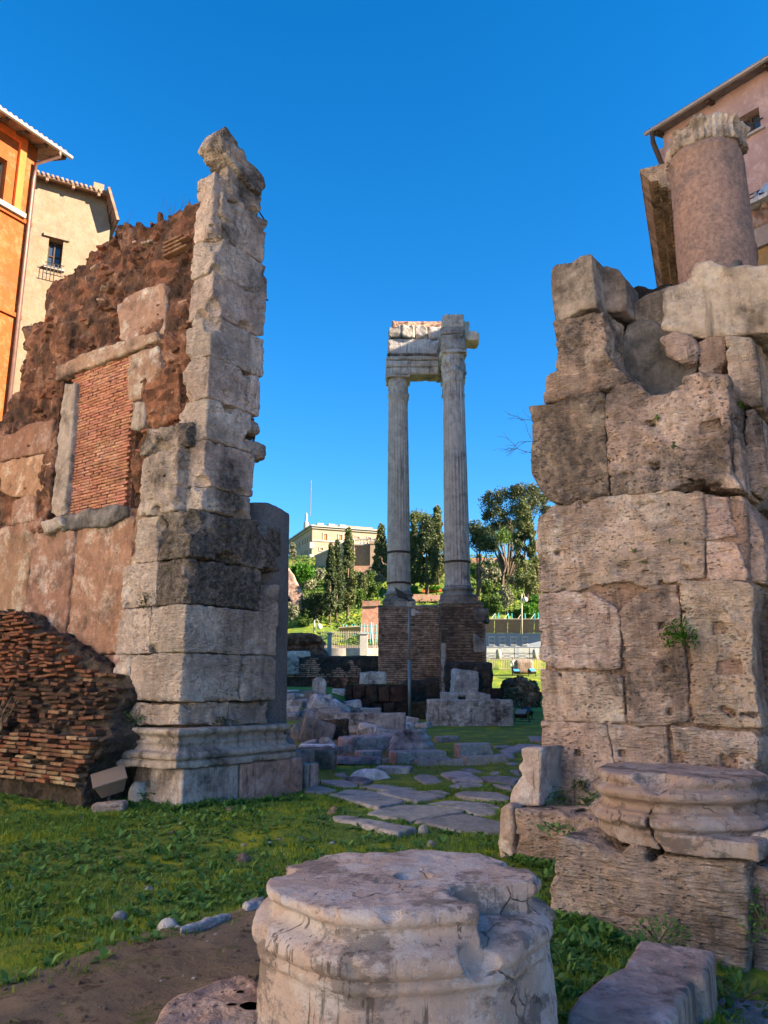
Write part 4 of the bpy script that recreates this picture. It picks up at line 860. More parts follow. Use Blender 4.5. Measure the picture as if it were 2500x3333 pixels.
# ------------------------------------------------------------------ right column base on its block
BB = np.array([1.2, 6.2, 0]); BPl = Plane(BB, -V, U)
ped = thing('stone_pedestal', 'large rectangular travertine block carrying the right column base', 'pedestal', tuple(BPl.w(.7, .5, 0)))
q = BPl.uv(Y7((525,640),(540,618),(620,640),(690,660),(780,700),(850,735),(870,735),(915,675),(990,695),(1012,760),(1045,770),(1070,725),(1180,730),(1290,748),(1540,762),(1550,900),(1555,1150),(1545,1395),(1400,1430),(1200,1400),(920,1420),(480,1220),(478,1040),(480,950),(470,920),(490,860),(515,740)))
hb = slab('lower_block', q, BPl.frame(), 0, 1.0, .017, M['travp'], ped, 'trav', .03, 311); tint(hb, (.93, .90, .86), .32)
q = BPl.uv(Y7((1556,775),(1700,800),(1700,1500),(1560,1400)), .12); tint(slab('side_block', q, BPl.frame(), .14, 1.2, .03, M['travp'], ped, 'trav', .03, 312), (1.0, .97, .95), .15)
q = BPl.uv(Y7((1380,1430),(1480,1420),(1540,1490),(1590,1560),(1400,1540)), -.05); tint(slab('footing_stone', q, BPl.frame(), -.10, .5, .02, M['grey'], ped, 'rock', .04, 313, scale=.6), (1.2, 1.2, 1.15), .3)
CB = np.array([2.225, 6.215, 0]); zB0, zB1 = .525, 1.0
cb = thing('moulded_column_drum', 'weathered column base with a broken top on the right pedestal', 'column base', (CB[0], CB[1], zB0))
pr = np.array([(0, .62), (.25, .62), (.27, .64), (.31, .67), (.37, .675), (.43, .655), (.45, .63), (.465, .635), (.48, .635), (.49, .60), (.54, .575), (.60, .575), (.64, .60), (.67, .63), (.73, .645), (.79, .63), (.82, .59), (.84, .575), (.87, .59), (.92, .60), (.97, .595), (1., .575)])
def basef(P):
    zn = (P[:, 2]-zB0)/(zB1-zB0); th = np.arctan2(P[:, 1], P[:, 0]); R = np.interp(zn, pr[:, 0], pr[:, 1]) + .008*np.sin(th*3+1) + .006*np.sin(th*8); r = np.hypot(P[:, 0], P[:, 1])
    d = (r - R)*.75
    sq = np.maximum(np.abs(P[:, 0]) - .655, np.abs(P[:, 1]) - .655); pl_ = np.maximum(np.maximum(sq, zn*(zB1-zB0) - .115), -.05 - P[:, 0]); d = np.minimum(d, pl_)
    d = np.maximum(d, np.maximum(zB0 - P[:, 2] + .10*np.clip(-.15-P[:, 0], 0, 1)*(P[:, 1] < 0), P[:, 2] - zB1 + .02*np.clip(P[:, 0], 0, 1)))
    bite = chips(P*np.array([1, 1, 1.6]), [((.02, -.66, zB1*1.6+.02), .20), ((.16, -.64, zB1*1.6+.04), .15), ((-.66, -.30, zB0*1.6-.02), .13), ((-.42, -.62, zB0*1.6), .15), ((.42, -.60, zB1*1.6+.03), .10), ((-.60, -.1, zB1*1.6-.22), .07), ((-.25, -.66, zB0*1.6+.20), .08)])
    crack = .008 - np.abs(P[:, 0] - .02 + .06*np.sin(P[:, 2]*11)) + np.where((P[:, 1] < -.3) & (zn < .9), 0, -.2)
    return np.maximum(np.maximum(d, bite), crack)
tint(carve('moulded_base', basef, (-.72, -.72, zB0-.02), (.72, .72, zB1), .013, M['drum'], (CB, -V, U, ZA), 'marb', cb, 5, scale=1.0), (.72, .68, .66), .45)
st = block('marble_chunk', BPl.frame(), (1.36, .22, .55), (1.62, .5, .66), .018, M['marble'], None, 'rock', .04, 4, (.04, .08), 318, label='small pale marble chunk at the right end of the pedestal', cat='stone fragment'); tint(st, (.95, .9, .88), .3)

# long slab at the lower right
SPt = [gp(*q, .16)[:2] for q in Y7((975, 1195), (1365, 1250), (1300, 1420), (1120, 1640), (1000, 1800), (560, 1800), (600, 1570), (640, 1490), (720, 1430), (860, 1325))]
sl = thing('kerb_slab', 'long flat reddish-grey stone slab at the lower right', 'stone slab', (1.5, 4.4, 0))
cutY = gp(*Y7((870, 1330))[0], .16)[1]
A_ = [SPt[0], SPt[1], gp(*Y7((1320, 1385))[0], .16)[:2], gp(*Y7((880, 1333))[0], .16)[:2]]; B_ = [gp(*Y7((870, 1338))[0], .16)[:2], gp(*Y7((1262, 1392))[0], .16)[:2]] + SPt[3:9]
for k, W in enumerate((A_, B_)):
    o = slab('slab_piece', W, (np.array([0, 0, .17 - .005*k]), np.array([1., 0, 0]), np.array([0, 0, -1.]), np.array([0, 1., 0])), 0, .42, .018, M['marblep'], sl, 'smooth', .02, 330+k, scale=.8); tint(o, (.92, .86, .84), .15)
W = [gp(*q, -.12)[:2] for q in Y7((1290, 1560), (1400, 1500), (1659, 1530), (1800, 1600), (1800, 1900), (1180, 1900))]
o = slab('paving_stone', W, (np.array([0, 0, -.10]), np.array([1., 0, 0]), np.array([0, 0, -1.]), np.array([0, 1., 0])), 0, .15, .03, M['grey'], None, 'smooth', .03, 335, label='dark grey paving stone in the lower right corner', cat='paving stone'); tint(o, (.85, .9, .95), .35)

# ------------------------------------------------------------------ foreground column base
FB = np.array([.075, 3.86, 0]); zF = .77
fbase = thing('moulded_column_drum', 'large broken marble column base in the centre foreground', 'column base', (FB[0], FB[1], 0))
fpr = np.array([(-.3, .715), (.05, .71), (.30, .685), (.47, .668), (.495, .668), (.50, .684), (.515, .688), (.535, .684), (.54, .668), (.55, .69), (.575, .708), (.61, .705), (.635, .68), (.648, .635), (.665, .605), (.69, .592), (.708, .603), (.718, .628), (.745, .637), (.762, .630), (.775, .605)])
def ff(P):
    R = np.interp(P[:, 2], fpr[:, 0], fpr[:, 1]); th = np.arctan2(P[:, 1], P[:, 0]); r = np.hypot(P[:, 0], P[:, 1])
    R = R*.965 + .016*np.sin(th*3+.5) + .010*np.sin(th*7+2)
    top = zF - .02*ss(.0, .5, -P[:, 0]) + .01*np.sin(P[:, 0]*4+1)*np.sin(P[:, 1]*5)
    d = np.maximum((r - R)*.8, P[:, 2] - top)
    # the wedge broken out at the front right
    wedge = np.maximum(np.maximum(.17 + .31*(-.22-P[:, 1]) - P[:, 0] + .03*np.sin(P[:, 1]*22), P[:, 1] + .22 - .17*(P[:, 0]-.17)), .645 - P[:, 2] - .25*np.clip(-.35-P[:, 1], 0, 1) + .010*np.sin(P[:, 0]*17)*np.sin(P[:, 1]*13))
    d = np.maximum(d, -wedge)
    bites = chips(P, [((-.60, .20, zF+.02), .11), ((-.12, .60, zF+.03), .17), ((-.74, -.05, .42), .10), ((-.70, -.25, .30), .10), ((.72, -.10, .55), .12), ((.70, .1, .40), .12), ((.66, -.40, .20), .16), ((.30, -.62, .62), .10), ((.03, -.02, zF+.02), .06), ((.09, -.02, zF+.02), .055), ((-.12, -.68, .10), .10), ((.2, -.72, .06), .12), ((-.4, -.6, .05), .12), ((.62, .22, zF+.03), .12), ((-.30, -.60, zF+.03), .08), ((-.52, -.38, zF+.02), .07), ((-.05, -.66, zF+.03), .075), ((-.62, -.34, .60), .07), ((-.2, -.72, .60), .055), ((.1, -.73, .56), .05), ((-.45, -.58, .50), .05), ((-.55,.42,zF+.03),.1)])
    return np.maximum(d, bites)
tint(carve('moulded_drum', ff, (-.8, -.8, -.02), (.8, .8, .80), .0108, M['drum'], (FB, np.array([1., 0, 0]), np.array([0, 1., 0]), ZA), 'marb', fbase, 21, scale=1.0), (1, 1, 1), .5)
W = [gp(*q, .22)[:2] for q in Z4((810, 1380), (860, 1310), (930, 1260), (1020, 1235), (1100, 1190), (1190, 1150), (1300, 1120), (1390, 1160), (1480, 1300), (1450, 1480), (1000, 1560), (760, 1520))]
o = slab('flat_boulder', W, (np.array([0, 0, .235]), np.array([1., 0, 0]), np.array([0, 0, -1.]), np.array([0, 1., 0])), 0, .34, .014, M['travp'], None, 'rough', .06, 341, label='flat pitted stone at the bottom edge left of the column base', cat='stone slab'); tint(o, (.86, .80, .78), .35)
o = block('dark_stone', (np.array([.62, 3.55, 0]), U, V, ZA), (-.1, -.25, -.1), (.4, .25, .20), .016, M['grey'], None, 'rock', .06, 4, (.06, .12), 342, label='dark rounded stone right of the foreground column base', cat='stone'); tint(o, (.9, .92, .95), .4)
# ------------------------------------------------------------------ houses on both sides
def wallq(mb, pl, x0, x1, z0, z1, th=.4, holes=()):     # a wall panel with real openings, built from strips
    xs_ = sorted({x0, x1, *[h[0] for h in holes], *[h[1] for h in holes]}); zs_ = sorted({z0, z1, *[h[2] for h in holes], *[h[3] for h in holes]})
    for i in range(len(xs_)-1):
        for j in range(len(zs_)-1):
            cx, cz_ = (xs_[i]+xs_[i+1])/2, (zs_[j]+zs_[j+1])/2
            if any(h[0] < cx < h[1] and h[2] < cz_ < h[3] for h in holes): continue
            mb.box(pl.w(cx, th/2, cz_), xs_[i+1]-xs_[i], th, zs_[j+1]-zs_[j], pl.A, pl.B)
def window(parent, pl, x0, x1, z0, z1, fm, dep=.22, shutters=None, bars=True, fw=.05, trim=None):
    mb = MB(); cx, cz_ = (x0+x1)/2, (z0+z1)/2; w_, h_ = x1-x0, z1-z0
    for a, c in ((x0+fw/2, 'v'), (x1-fw/2, 'v'), (cx, 'v')): mb.box(pl.w(a, dep, cz_), fw, .06, h_-.002, pl.A, pl.B)
    for b in (z0+fw/2, z1-fw/2) + ((cz_,) if bars else ()): mb.box(pl.w(cx, dep+.003, b), w_-2*fw, .05, fw*.8, pl.A, pl.B)
    f = mb.build('window', fm, parent)
    mb = MB(); mb.box(pl.w(cx, dep+.04, cz_), w_-.01, .012, h_-.01, pl.A, pl.B); mb.build('pane', M['glass'], f)
    if trim:
        mb = MB(); t = trim
        for a in (x0-t/2, x1+t/2): mb.box(pl.w(a, -.02, cz_), t, .08, h_+2*t, pl.A, pl.B)
        for b in (z0-t/2, z1+t/2): mb.box(pl.w(cx, -.025, b), w_, .09, t, pl.A, pl.B)
        mb.build('surround', M['orange' if trim > .3 else 'wtrim'], f)
    return f
def eave(parent, pl, x0, x1, z_, over=.7, pitch=.32, run=6.0, step=.9, tiles=True, mat='tile', raf='wood', gut=None):
    sl_ = np.array([0, 0, 0]) + pl.B*math.cos(pitch) + ZA*math.sin(pitch); nrm = np.cross(pl.A, sl_); nrm = nrm if nrm[2] > 0 else -nrm
    mb = MB(); st0 = pl.w((x0+x1)/2, -over, z_) + sl_*run/2
    mb.box(st0 + nrm*.05, x1-x0, run, .06, pl.A, sl_, nrm); mb.box(st0 + nrm*.005, x1-x0-.02, run-.04, .03, pl.A, sl_, nrm); roof = mb.build('roof', M['slate' if mat == 'slate' else 'tile'], parent)
    if tiles:
        mb = MB(); x = x0 + .1
        while x < x1:
            p = pl.w(x, -over-.04, z_) + nrm*.11; k = 0
            while k*.42 < run - .3: mb.tube([p + sl_*(k*.42 + .02), p + sl_*(k*.42 + .44) + nrm*.012], [.085, .07], 8); k += 1
            x += .21
        o = mb.build('roof_tiles', M[mat], roof, True); o['kind'] = 'stuff'
    x = x0 + .25
    while x < x1:
        m2 = MB(); m2.box(pl.w(x, -over/2 + .1, z_-.02) + ZA*(math.tan(pitch)*(over/2+.1) - .04), .13, over+.16, .14, pl.A, sl_, nrm); m2.build('rafter', M[raf], roof); x += step
    if gut:
        m2 = MB(); m2.tube([pl.w(x0-.1, -over-.09, z_+.02), pl.w(x1+.12, -over-.09, z_+.02)], .085, 10); m2.build('gutter', M[gut], roof)
    return roof
# orange house at the far left: face runs along U, seen obliquely
OC = yp(*DD((76, 380))[0], 26.0); ang = rad(30); OA = np.array([math.sin(ang), math.cos(ang), 0]); OB = np.array([-OA[1], OA[0], 0])
OP = Plane(OC, OA, OB)                            # x grows away from the camera, 0 at the far corner
oz = OP.uv(DD((70, 322)))[0][1]
oh = thing('orange_house', 'sunlit orange plastered house with red trim at the left edge', 'house', (OC[0], OC[1], 0))
w1 = OP.uv(DD((-40, 452), (12, 445), (10, 338), (-40, 320)), .0)
wx0, wx1 = w1[0][0]-.9, OP.uv(DD((10, 400)))[0][0]; wz0, wz1 = OP.uv(DD((10, 443)))[0][1], OP.uv(DD((12, 345)))[0][1]
mb = MB(); wallq(mb, OP, -14, 0, 0, oz+.25, .5, [(wx0, wx1, wz0, wz1)]); wallq(mb, Plane(OP.w(0, .5, 0), OB, -OA), 0, 9, 0, oz+.05, .5); mb.build('wall', M['oplaster'], oh)
window(oh, OP, wx0, wx1, wz0, wz1, M['dshutter'], .25, bars=False)
# framed panel in relief round the window, string courses
fx0, fx1 = wx0-1.5, OP.uv(DD((46, 400)))[0][0]; fz0, fz1 = OP.uv(DD((40, 458)))[0][1], OP.uv(DD((48, 312)))[0][1]
mb = MB(); t = .26
mb.box(OP.w(fx1-t/2, -.05, (fz0+fz1)/2), t, .16, fz1-fz0, OA, OB); mb.box(OP.w((fx0+fx1)/2, -.055, fz1+t/2-.02), fx1-fx0, .17, t, OA, OB)
mb.build('panel_frame', M['orange'], oh)
mb = MB(); mb.box(OP.w((fx0+fx1)/2, -.08, fz0-.12), fx1-fx0+.4, .24, .18, OA, OB); mb.build('sill_course', M['wtrim'], oh)
for zc_ in (OP.uv(DD((50, 690)))[0][1], OP.uv(DD((50, 470)))[0][1]-.15): mb = MB(); mb.box(OP.w(-7, -.035, zc_), 14.1, .11, .16, OA, OB); mb.build('string_course', M['oplaster'], oh)
eave(oh, OP, -14, .75, oz, .75, .30, 7, .8, gut='zinc')
mb = MB(); tp = OP.w(.35, -.85, oz); cn = OP.w(-.12, -.14, OP.uv(DD((76, 380)))[0][1]-.3)
mb.tube([tp, tp - ZA*.25, cn + ZA*.7, cn, np.array([cn[0], cn[1], 0])], .075, 10); mb.build('downpipe', M['pipe'], oh, True)
# beige house behind it
BC = yp(*DD((238, 490))[0], 34.0); a2 = rad(60); BA = np.array([math.sin(a2), math.cos(a2), 0]); BBv = np.array([-BA[1], BA[0], 0])
BPn = Plane(BC, BA, BBv); bzt = BPn.uv(DD((150, 412)))[0][1]
bh = thing('beige_house', 'sunlit beige house with peeling plaster behind the ruined wall', 'house', (BC[0], BC[1], 0))
q = BPn.uv(DD((100, 575), (132, 575), (102, 512))); hx0, hx1, hz0, hz1 = q[0][0], q[1][0], q[0][1], q[2][1]-.0
mb = MB(); wallq(mb, BPn, -9, -.35, 0, bzt+.2, .6, [(hx0, hx1, hz0, hz1)])
# gable return drops to the right
mb.prism([BPn.w(-.35, 0, 0), BPn.w(.0, 0, 0), BPn.w(.0, 0, BPn.uv(DD((238, 492)))[0][1]), BPn.w(-.35, 0, bzt+.2)], BBv*.6); mb.build('wall', M['bplaster'], bh)
window(bh, BPn, hx0, hx1, hz0, hz1, M['wood'], .35, fw=.07)
mb = MB(); mb.box(BPn.w((hx0+hx1)/2, -.03, hz1+.10), hx1-hx0+.5, .14, .16, BA, BBv); mb.build('window_lintel', M['woodl'], bh)
mb = MB(); mb.box(BPn.w((hx0+hx1)/2, -.05, hz0-.06), hx1-hx0+.3, .2, .1, BA, BBv); mb.build('window_sill', M['wtrim'], bh)
mb = MB()
for k in range(5): mb.tube([BPn.w(hx0+k*(hx1-hx0)/4, -.3, hz0-.5), BPn.w(hx0+k*(hx1-hx0)/4, -.3, hz0+.05)], .014, 5)
mb.tube([BPn.w(hx0-.1, -.3, hz0+.05), BPn.w(hx1+.1, -.3, hz0+.05)], .02, 5); mb.tube([BPn.w(hx0-.1, -.3, hz0-.5), BPn.w(hx1+.1, -.3, hz0-.5)], .02, 5); mb.build('window_grille', M['iron'], bh)
eave(bh, BPn, -9, -.25, bzt, .55, .30, 6, 1.15, raf='woodl')
# sloping verge on the right with rafters
p0, p1 = BPn.w(-.3, -.3, bzt+.2), BPn.w(.18, -.3, BPn.uv(DD((243, 487)))[0][1]); dv = p1 - p0; L_ = np.linalg.norm(dv); dv /= L_
rt_ = None
mb = MB(); mb.box((p0+p1)/2 + BBv*2, L_+.2, 5, .12, dv, BBv, np.cross(dv, BBv)); rt_ = mb.build('side_roof', M['tile'], bh)
for k in range(3): mb = MB(); mb.box(p0 + dv*L_*(.2+.3*k) - ZA*.14 + BBv*.1, .12, .5, .12, dv, BBv, np.cross(dv, BBv)); mb.build('rafter', M['woodl'], rt_)
mb = MB(); c = BPn.w(-.55, 1.2, bzt+.9); mb.box(c, .5, .5, 1.2, BA, BBv); mb.build('chimney', M['bplaster'], rt_)

# pink house at the upper right
PKC = yp(*DD((1432, 296))[0], 24.0); PKA = np.array([math.sin(rad(142)), math.cos(rad(142)), 0]); PKB = np.array([-PKA[1], PKA[0], 0]); PK = Plane(PKC, PKA, PKB); pz = PKC[2]
ph = thing('pink_house', 'faded pink house with small window and tiled eave at the upper right', 'house', (PKC[0], PKC[1], 0))
q = PK.uv(Y6((1105, 860), (1330, 820), (1105, 655))); hx0, hx1, hz0, hz1 = q[0][0], q[1][0], q[0][1], q[2][1]
top2 = PK.uv(DD((1659, 160)))[0]
zlo = PK.uv(Y6((1280, 1560)))[0][1]
mb = MB(); wallq(mb, PK, 0, 22, 0, pz+.15, .6, [(hx0, hx1, hz0, hz1)]); wallq(mb, Plane(PK.w(0, .6, 0), PKB, -PKA), 0, 12, 0, pz+.1, .6); mb.build('wall', M['pplaster'], ph)
window(ph, PK, hx0, hx1, hz0, hz1, M['wood'], .28, bars=False, fw=.08)
mb = MB(); mb.tube([PK.w(hx0-.1, -.05, (hz0*.65+hz1*.35)), PK.w(hx1+.1, -.05, (hz0*.65+hz1*.35)+.02)], .025, 6); mb.build('window_bar', M['iron'], ph)
mb = MB(); mb.box(PK.w((hx0+hx1)/2, -.04, hz0-.05), hx1-hx0+.25, .16, .08, PKA, PKB); mb.build('window_sill', M['wtrim'], ph)
eave(ph, PK, -.25, 22, pz+.05, .45, .28, 8, 1.9, tiles=False, mat='slate', gut='zinc')
mb = MB(); e0 = PK.w(-.3, -.5, pz-.1); mb.tube([e0 + ZA*.2 + PKA*.2, e0 - ZA*.3 + PKA*.2, PK.w(-.05, -.16, pz-1.1), PK.w(-.05, -.16, 0)], .09, 8); mb.build('downpipe', M['wood'], ph, True)
c0 = PK.w(PK.uv(DD((1640, 150)))[0][0]+.9, 2.2, pz+1.1); mb = MB(); mb.box(c0, 1.6, 1.2, 1.6, PKA, PKB); mb.box(c0 + ZA*.85, 1.8, 1.4, .1, PKA, PKB); mb.build('chimney', M['pplaster'], ph)
# tall house added further right, outside the frame, to shade the ruins
th_ = thing('unseen_house', 'unseen pink plastered house added beyond the right edge to shade the ruins', 'house', (30, 2, 0))
mb = MB(); mb.box((31, 7, 12.5), 16, 26, 25.0); mb.build('wall', M['pplaster'], th_); mb = MB(); mb.prism([(22.4, -6.5, 25.0), (39.6, -6.5, 25.0), (31, -6.5, 28.0)], (0, 27, 0)); mb.build('roof', M['tile'], th_)

# projecting entablature of the gateway front, seen end-on from below
EA = yp(*DD((1381, 366))[0], 14.0); ea = rad(22.5); E1 = np.array([math.sin(ea), math.cos(ea), 0]); E2 = np.array([E1[1], -E1[0], 0])   # along, and to the right
EP = Plane(EA, E2, E1); ez = EA[2]
ent = thing('entablature', 'dark moulded stone entablature jutting out beside the granite column', 'entablature', (EA[0], EA[1], ez-2))
prof = [(0, 0), (.0, -.06), (.03, -.07), (.05, -.13), (.13, -.22), (.15, -.27), (.18, -.28), (.18, -.33), (.34, -.34), (.35, -.42), (.38, -.43), (.38, -.52), (.50, -.53), (.52, -.60), (.58, -.61), (.60, -.80), (.70, -.81), (.72, -.86), (.78, -.90), (.78, -1.7), (1.75, -1.7), (1.75, 0)]
mb = MB(); mb.prism([EP.w(a, 0, ez+b) for a, b in prof], E1*9); tint(mb.build('cornice', M['travp'], ent), (.95, .82, .66), .4)
mb = MB(); k = 0
while k*.17 < 8.8: mb.box(EP.w(.55, .1+k*.17, ez-.71), .09, .10, .13, E2, E1); k += 1
o = mb.build('dentils', M['travp'], ent); o['kind'] = 'stuff'; tint(o, (.62, .5, .4), .4)
for k in range(4): mb = MB(); mb.box(EP.w(1.25, .4+k*2.3, ez-1.85), .9, .5, .3, E2, E1); tint(mb.build('soffit_beam', M['travp'], ent), (.5, .43, .37), .4)
for k, yy in enumerate((.9, 3.6)):
    mb = MB(); c = EP.w(1.45, yy, 0); mb.lathe((c[0], c[1], 0), [(.42, .0), (.42, ez-3.0), (.40, ez-2.25), (.46, ez-2.15), (.46, ez-2.05), (.52, ez-2.0)], 28); tint(mb.build('engaged_column', M['bplaster'], ent, True), (.75, .62, .45), .2)
    mb = MB(); mb.lathe((c[0], c[1], 0), [(.5, ez-2.12), (.56, ez-2.06), (.60, ez-1.98), (.60, ez-1.72)], 28); tint(mb.build('column_capital', M['travp'], ent, True), (.6, .5, .42), .3)
# terrace with rubble parapet below the pink house, right of the granite column
TP = PK.at(-2.2); tz = TP.uv(Y6((1300, 1405)))[0][1]; tx = TP.uv(Y6((1100, 1405)))[0][0]
ter = thing('terrace', 'rubble terrace with grey plaster and ochre band right of the granite column', 'terrace', tuple(TP.w(tx+4, 1, 0)))
z1_, z2_, z3_ = (TP.uv(Y6((1300, yy)))[0][1] for yy in (1640, 1815, 1985))
tint(slab('rubble_band', [(tx-1, z1_), (tx+9, z1_), (tx+9, tz-.12), (tx-1, tz-.12)], TP.frame(), 0, .8, .05, M['tuffl'], ter, 'rock', .03, 401, extra=lambda Pb, Wd: .10*np.clip(.4-(lambda f: f[1]-f[0])(worley(Wd, 3.)), 0, .4)/.4), (.75, .75, .75), .45)
mb = MB(); mb.box(TP.w(tx+4, .4, (z1_+z2_)/2), 10, .9, z1_-z2_, PKA, PKB); tint(mb.build('plaster_band', M['pplaster'], ter), (.62, .85, .85), .3)
mb = MB(); mb.box(TP.w(tx+4, .55, (z3_-2+z2_)/2), 10, .9, z2_-z3_+2, PKA, PKB); mb.build('ochre_band', M['ochre'], ter)
mb = MB(); mb.box(TP.w(tx+4, .9, tz-.06), 10.2, 2.4, .12, PKA, PKB); tint(mb.build('coping', M['grey'], ter), (1.6, 1.6, 1.6), .2)
mb = MB(); mb.box(TP.w(tx+4, .9, tz*.5-1.8), 9.8, 1.2, tz-3.8, PKA, PKB); tint(mb.build('terrace_body', M['pplaster'], ter), (.8, .9, .9), .3)
rail = thing('terrace_railing', 'dark iron railing on the terrace beside the leaning person', 'railing', tuple(TP.w(tx+1, .25, tz)))
rx0, rx1 = tx-.6, tx+8; mb = MB(); mb.tube([TP.w(rx0, .25, tz+.52), TP.w(rx1, .25, tz+.52)], .022, 6); rail_top = mb.build('top_rail', M['iron'], rail)
mb = MB(); mb.tube([TP.w(rx0, .25, tz+.40), TP.w(rx1, .25, tz+.40)], .016, 6); mb.build('lower_rail', M['iron'], rail)
x = rx0 + .1
while x < rx1: mb = MB(); mb.tube([TP.w(x, .25, tz), TP.w(x, .25, tz+.42)], .011, 5); mb.build('baluster', M['iron'], rail); x += .22
px_ = TP.uv(Y6((1240, 1350)))[0][0]; mb = MB(); mb.box(TP.w(px_, .25, tz+.25), .09, .09, .5, PKA, PKB); mb.build('post', M['steel'], rail)

# person seated on the coping, back to us, bent forward
def skin_body(name, verts, edges, radii, mat, parent, root=0, sub=2):
    me = bpy.data.meshes.new(name); me.from_pydata([tuple(v) for v in verts], edges, []); o = bpy.data.objects.new(name, me); col.objects.link(o)
    sk = o.modifiers.new('s', 'SKIN'); 
    for i, sv_ in enumerate(me.skin_vertices[0].data): r_ = radii[i]; sv_.radius = r_ if hasattr(r_, '__len__') else (r_, r_); sv_.use_root = (i == root)
    sb = o.modifiers.new('b', 'SUBSURF'); sb.levels = sub; sb.render_levels = sub
    dg = bpy.context.evaluated_depsgraph_get(); ev = o.evaluated_get(dg); me2 = bpy.data.meshes.new_from_object(ev); me2.name = name
    bpy.data.objects.remove(o); bpy.data.meshes.remove(me)
    for p in me2.polygons: p.use_smooth = True
    me2.materials.clear(); me2.materials.append(mat); TRI[0] += 2*len(me2.polygons); return me2
def person_seated(O, R, B):                       # R = to the person's left in view (our right), B = forward (away from us)
    f = lambda a, b, c: (R*a + B*b + ZA*c)
    person = thing('person', 'person in a pale blue sweater and navy trousers bent over the railing', 'person', tuple(O))
    sh = [f(0, 0, .10), f(0, .02, .26), f(-.02, .10, .40), f(-.04, .24, .50), f(-.06, .36, .52), f(-.27, .26, .46), f(-.36, .18, .26), f(-.38, .24, .06), f(.18, .30, .46), f(.28, .30, .24), f(.26, .42, .10)]
    ed = [(0,1),(1,2),(2,3),(3,4),(3,5),(5,6),(6,7),(3,8),(8,9),(9,10)]
    me = skin_body('sweater', [v + O for v in sh], ed, [(.17,.13),(.17,.13),(.18,.13),(.17,.12),(.07,.07),(.085,.085),(.065,.065),(.05,.05),(.085,.085),(.065,.065),(.05,.05)], M['shirt'], person)
    for v_ in me.vertices: v_.co -= Vector(O)
    link('sweater', me, None, person, tuple(O))
    lg = [f(0, .0, .10), f(-.10, .06, .09), f(-.13, .42, .10), f(-.13, .46, -.30), f(.10, .06, .09), f(.13, .42, .10), f(.13, .46, -.30)]
    me = skin_body('trousers', [v + O for v in lg], [(0,1),(1,2),(2,3),(0,4),(4,5),(5,6)], [(.19,.13),(.10,.10),(.075,.075),(.055,.055),(.10,.10),(.075,.075),(.055,.055)], M['navy'], person)
    for v_ in me.vertices: v_.co -= Vector(O)
    link('trousers', me, None, person, tuple(O))
    hd = [f(-.06, .40, .52), f(-.07, .50, .54), f(-.08, .58, .53)]
    me = skin_body('head', [v + O for v in hd], [(0,1),(1,2)], [.055, .10, .085], M['hair'], person)
    for v_ in me.vertices: v_.co -= Vector(O)
    link('head', me, None, person, tuple(O))
    for sx, base in ((-1, f(-.38, .24, .06)), (1, f(.26, .42, .10))):
        hv = [base, base + f(0, .03, -.08)]; he = [(0, 1)]; hr = [.034, .036]
        for k in range(4): hv += [base + f(-.03+.02*k, .04, -.12), base + f(-.03+.02*k, .06, -.165 - .012*(k in (1, 2)))]; he += [(1, 2+2*k), (2+2*k, 3+2*k)]; hr += [.011, .009]
        hv += [base + f(.045*sx, .05, -.10), base + f(.055*sx, .07, -.13)]; he += [(1, 10), (10, 11)]; hr += [.012, .010]
        me = skin_body('hand', [v + O for v in hv], he, hr, M['skin'], person, sub=1)
        for v_ in me.vertices: v_.co -= Vector(O)
        link('hand', me, None, person, tuple(O))
person_seated(TP.w(TP.uv(Y6((1385, 1395)))[0][0]+.05, -.02, tz), PKA, PKB)
# house fronts added as reflectors left of and behind the viewpoint (outside the frame; they throw warm light back on the ruins)
def bounce_house(P0, P1, hgt, mat, label, seed):
    P0, P1 = np.array(P0, float), np.array(P1, float); d = P1 - P0; L_ = np.linalg.norm(d); d /= L_; d = np.array([d[0], d[1], 0]); nb = np.array([-d[1], d[0], 0])
    pl = Plane(P0, d, nb); t_ = thing('unseen_house', label, 'house', (P0[0], P0[1], 0)); rr = random.Random(seed); hl = []
    nw = int(L_//3)
    for f_ in range(1, int(hgt//3.6)):
        for k in range(nw): x = L_*(k+.5)/nw; hl.append((x-.5, x+.5, f_*3.6+.9, f_*3.6+2.6))
    mb = MB(); wallq(mb, pl, 0, L_, 0, hgt, .5, hl); mb.build('wall', M[mat], t_); mb = MB(); mb.box(pl.w(L_/2, 4.5, hgt/2-.2), L_-.2, 7.6, hgt-.6, d, nb); mb.build('house_body', M[mat], t_)
    for h_ in hl: mb = MB(); mb.box(pl.w((h_[0]+h_[1])/2, .25, (h_[2]+h_[3])/2), .98, .06, 1.68, d, nb); mb.build('shutter', M['dshutter'], t_)
    eave(t_, pl, 0, L_, hgt, .6, .3, 8, 1.5, tiles=False)
bounce_house((-24.5, -2), (-20.6, 12.4), 21, 'wfront', 'added cream house beyond the left edge, bouncing light on the ruins', 1)
bounce_house((-25.5, -20), (-24.7, -2.3), 23, 'wfront', 'added cream house left behind the viewpoint, bouncing light on the ruins', 2)
bounce_house((-22, -40), (-25.5, -20.3), 23, 'wfront', 'added pale house far behind the viewpoint, bouncing light on the ruins', 3)
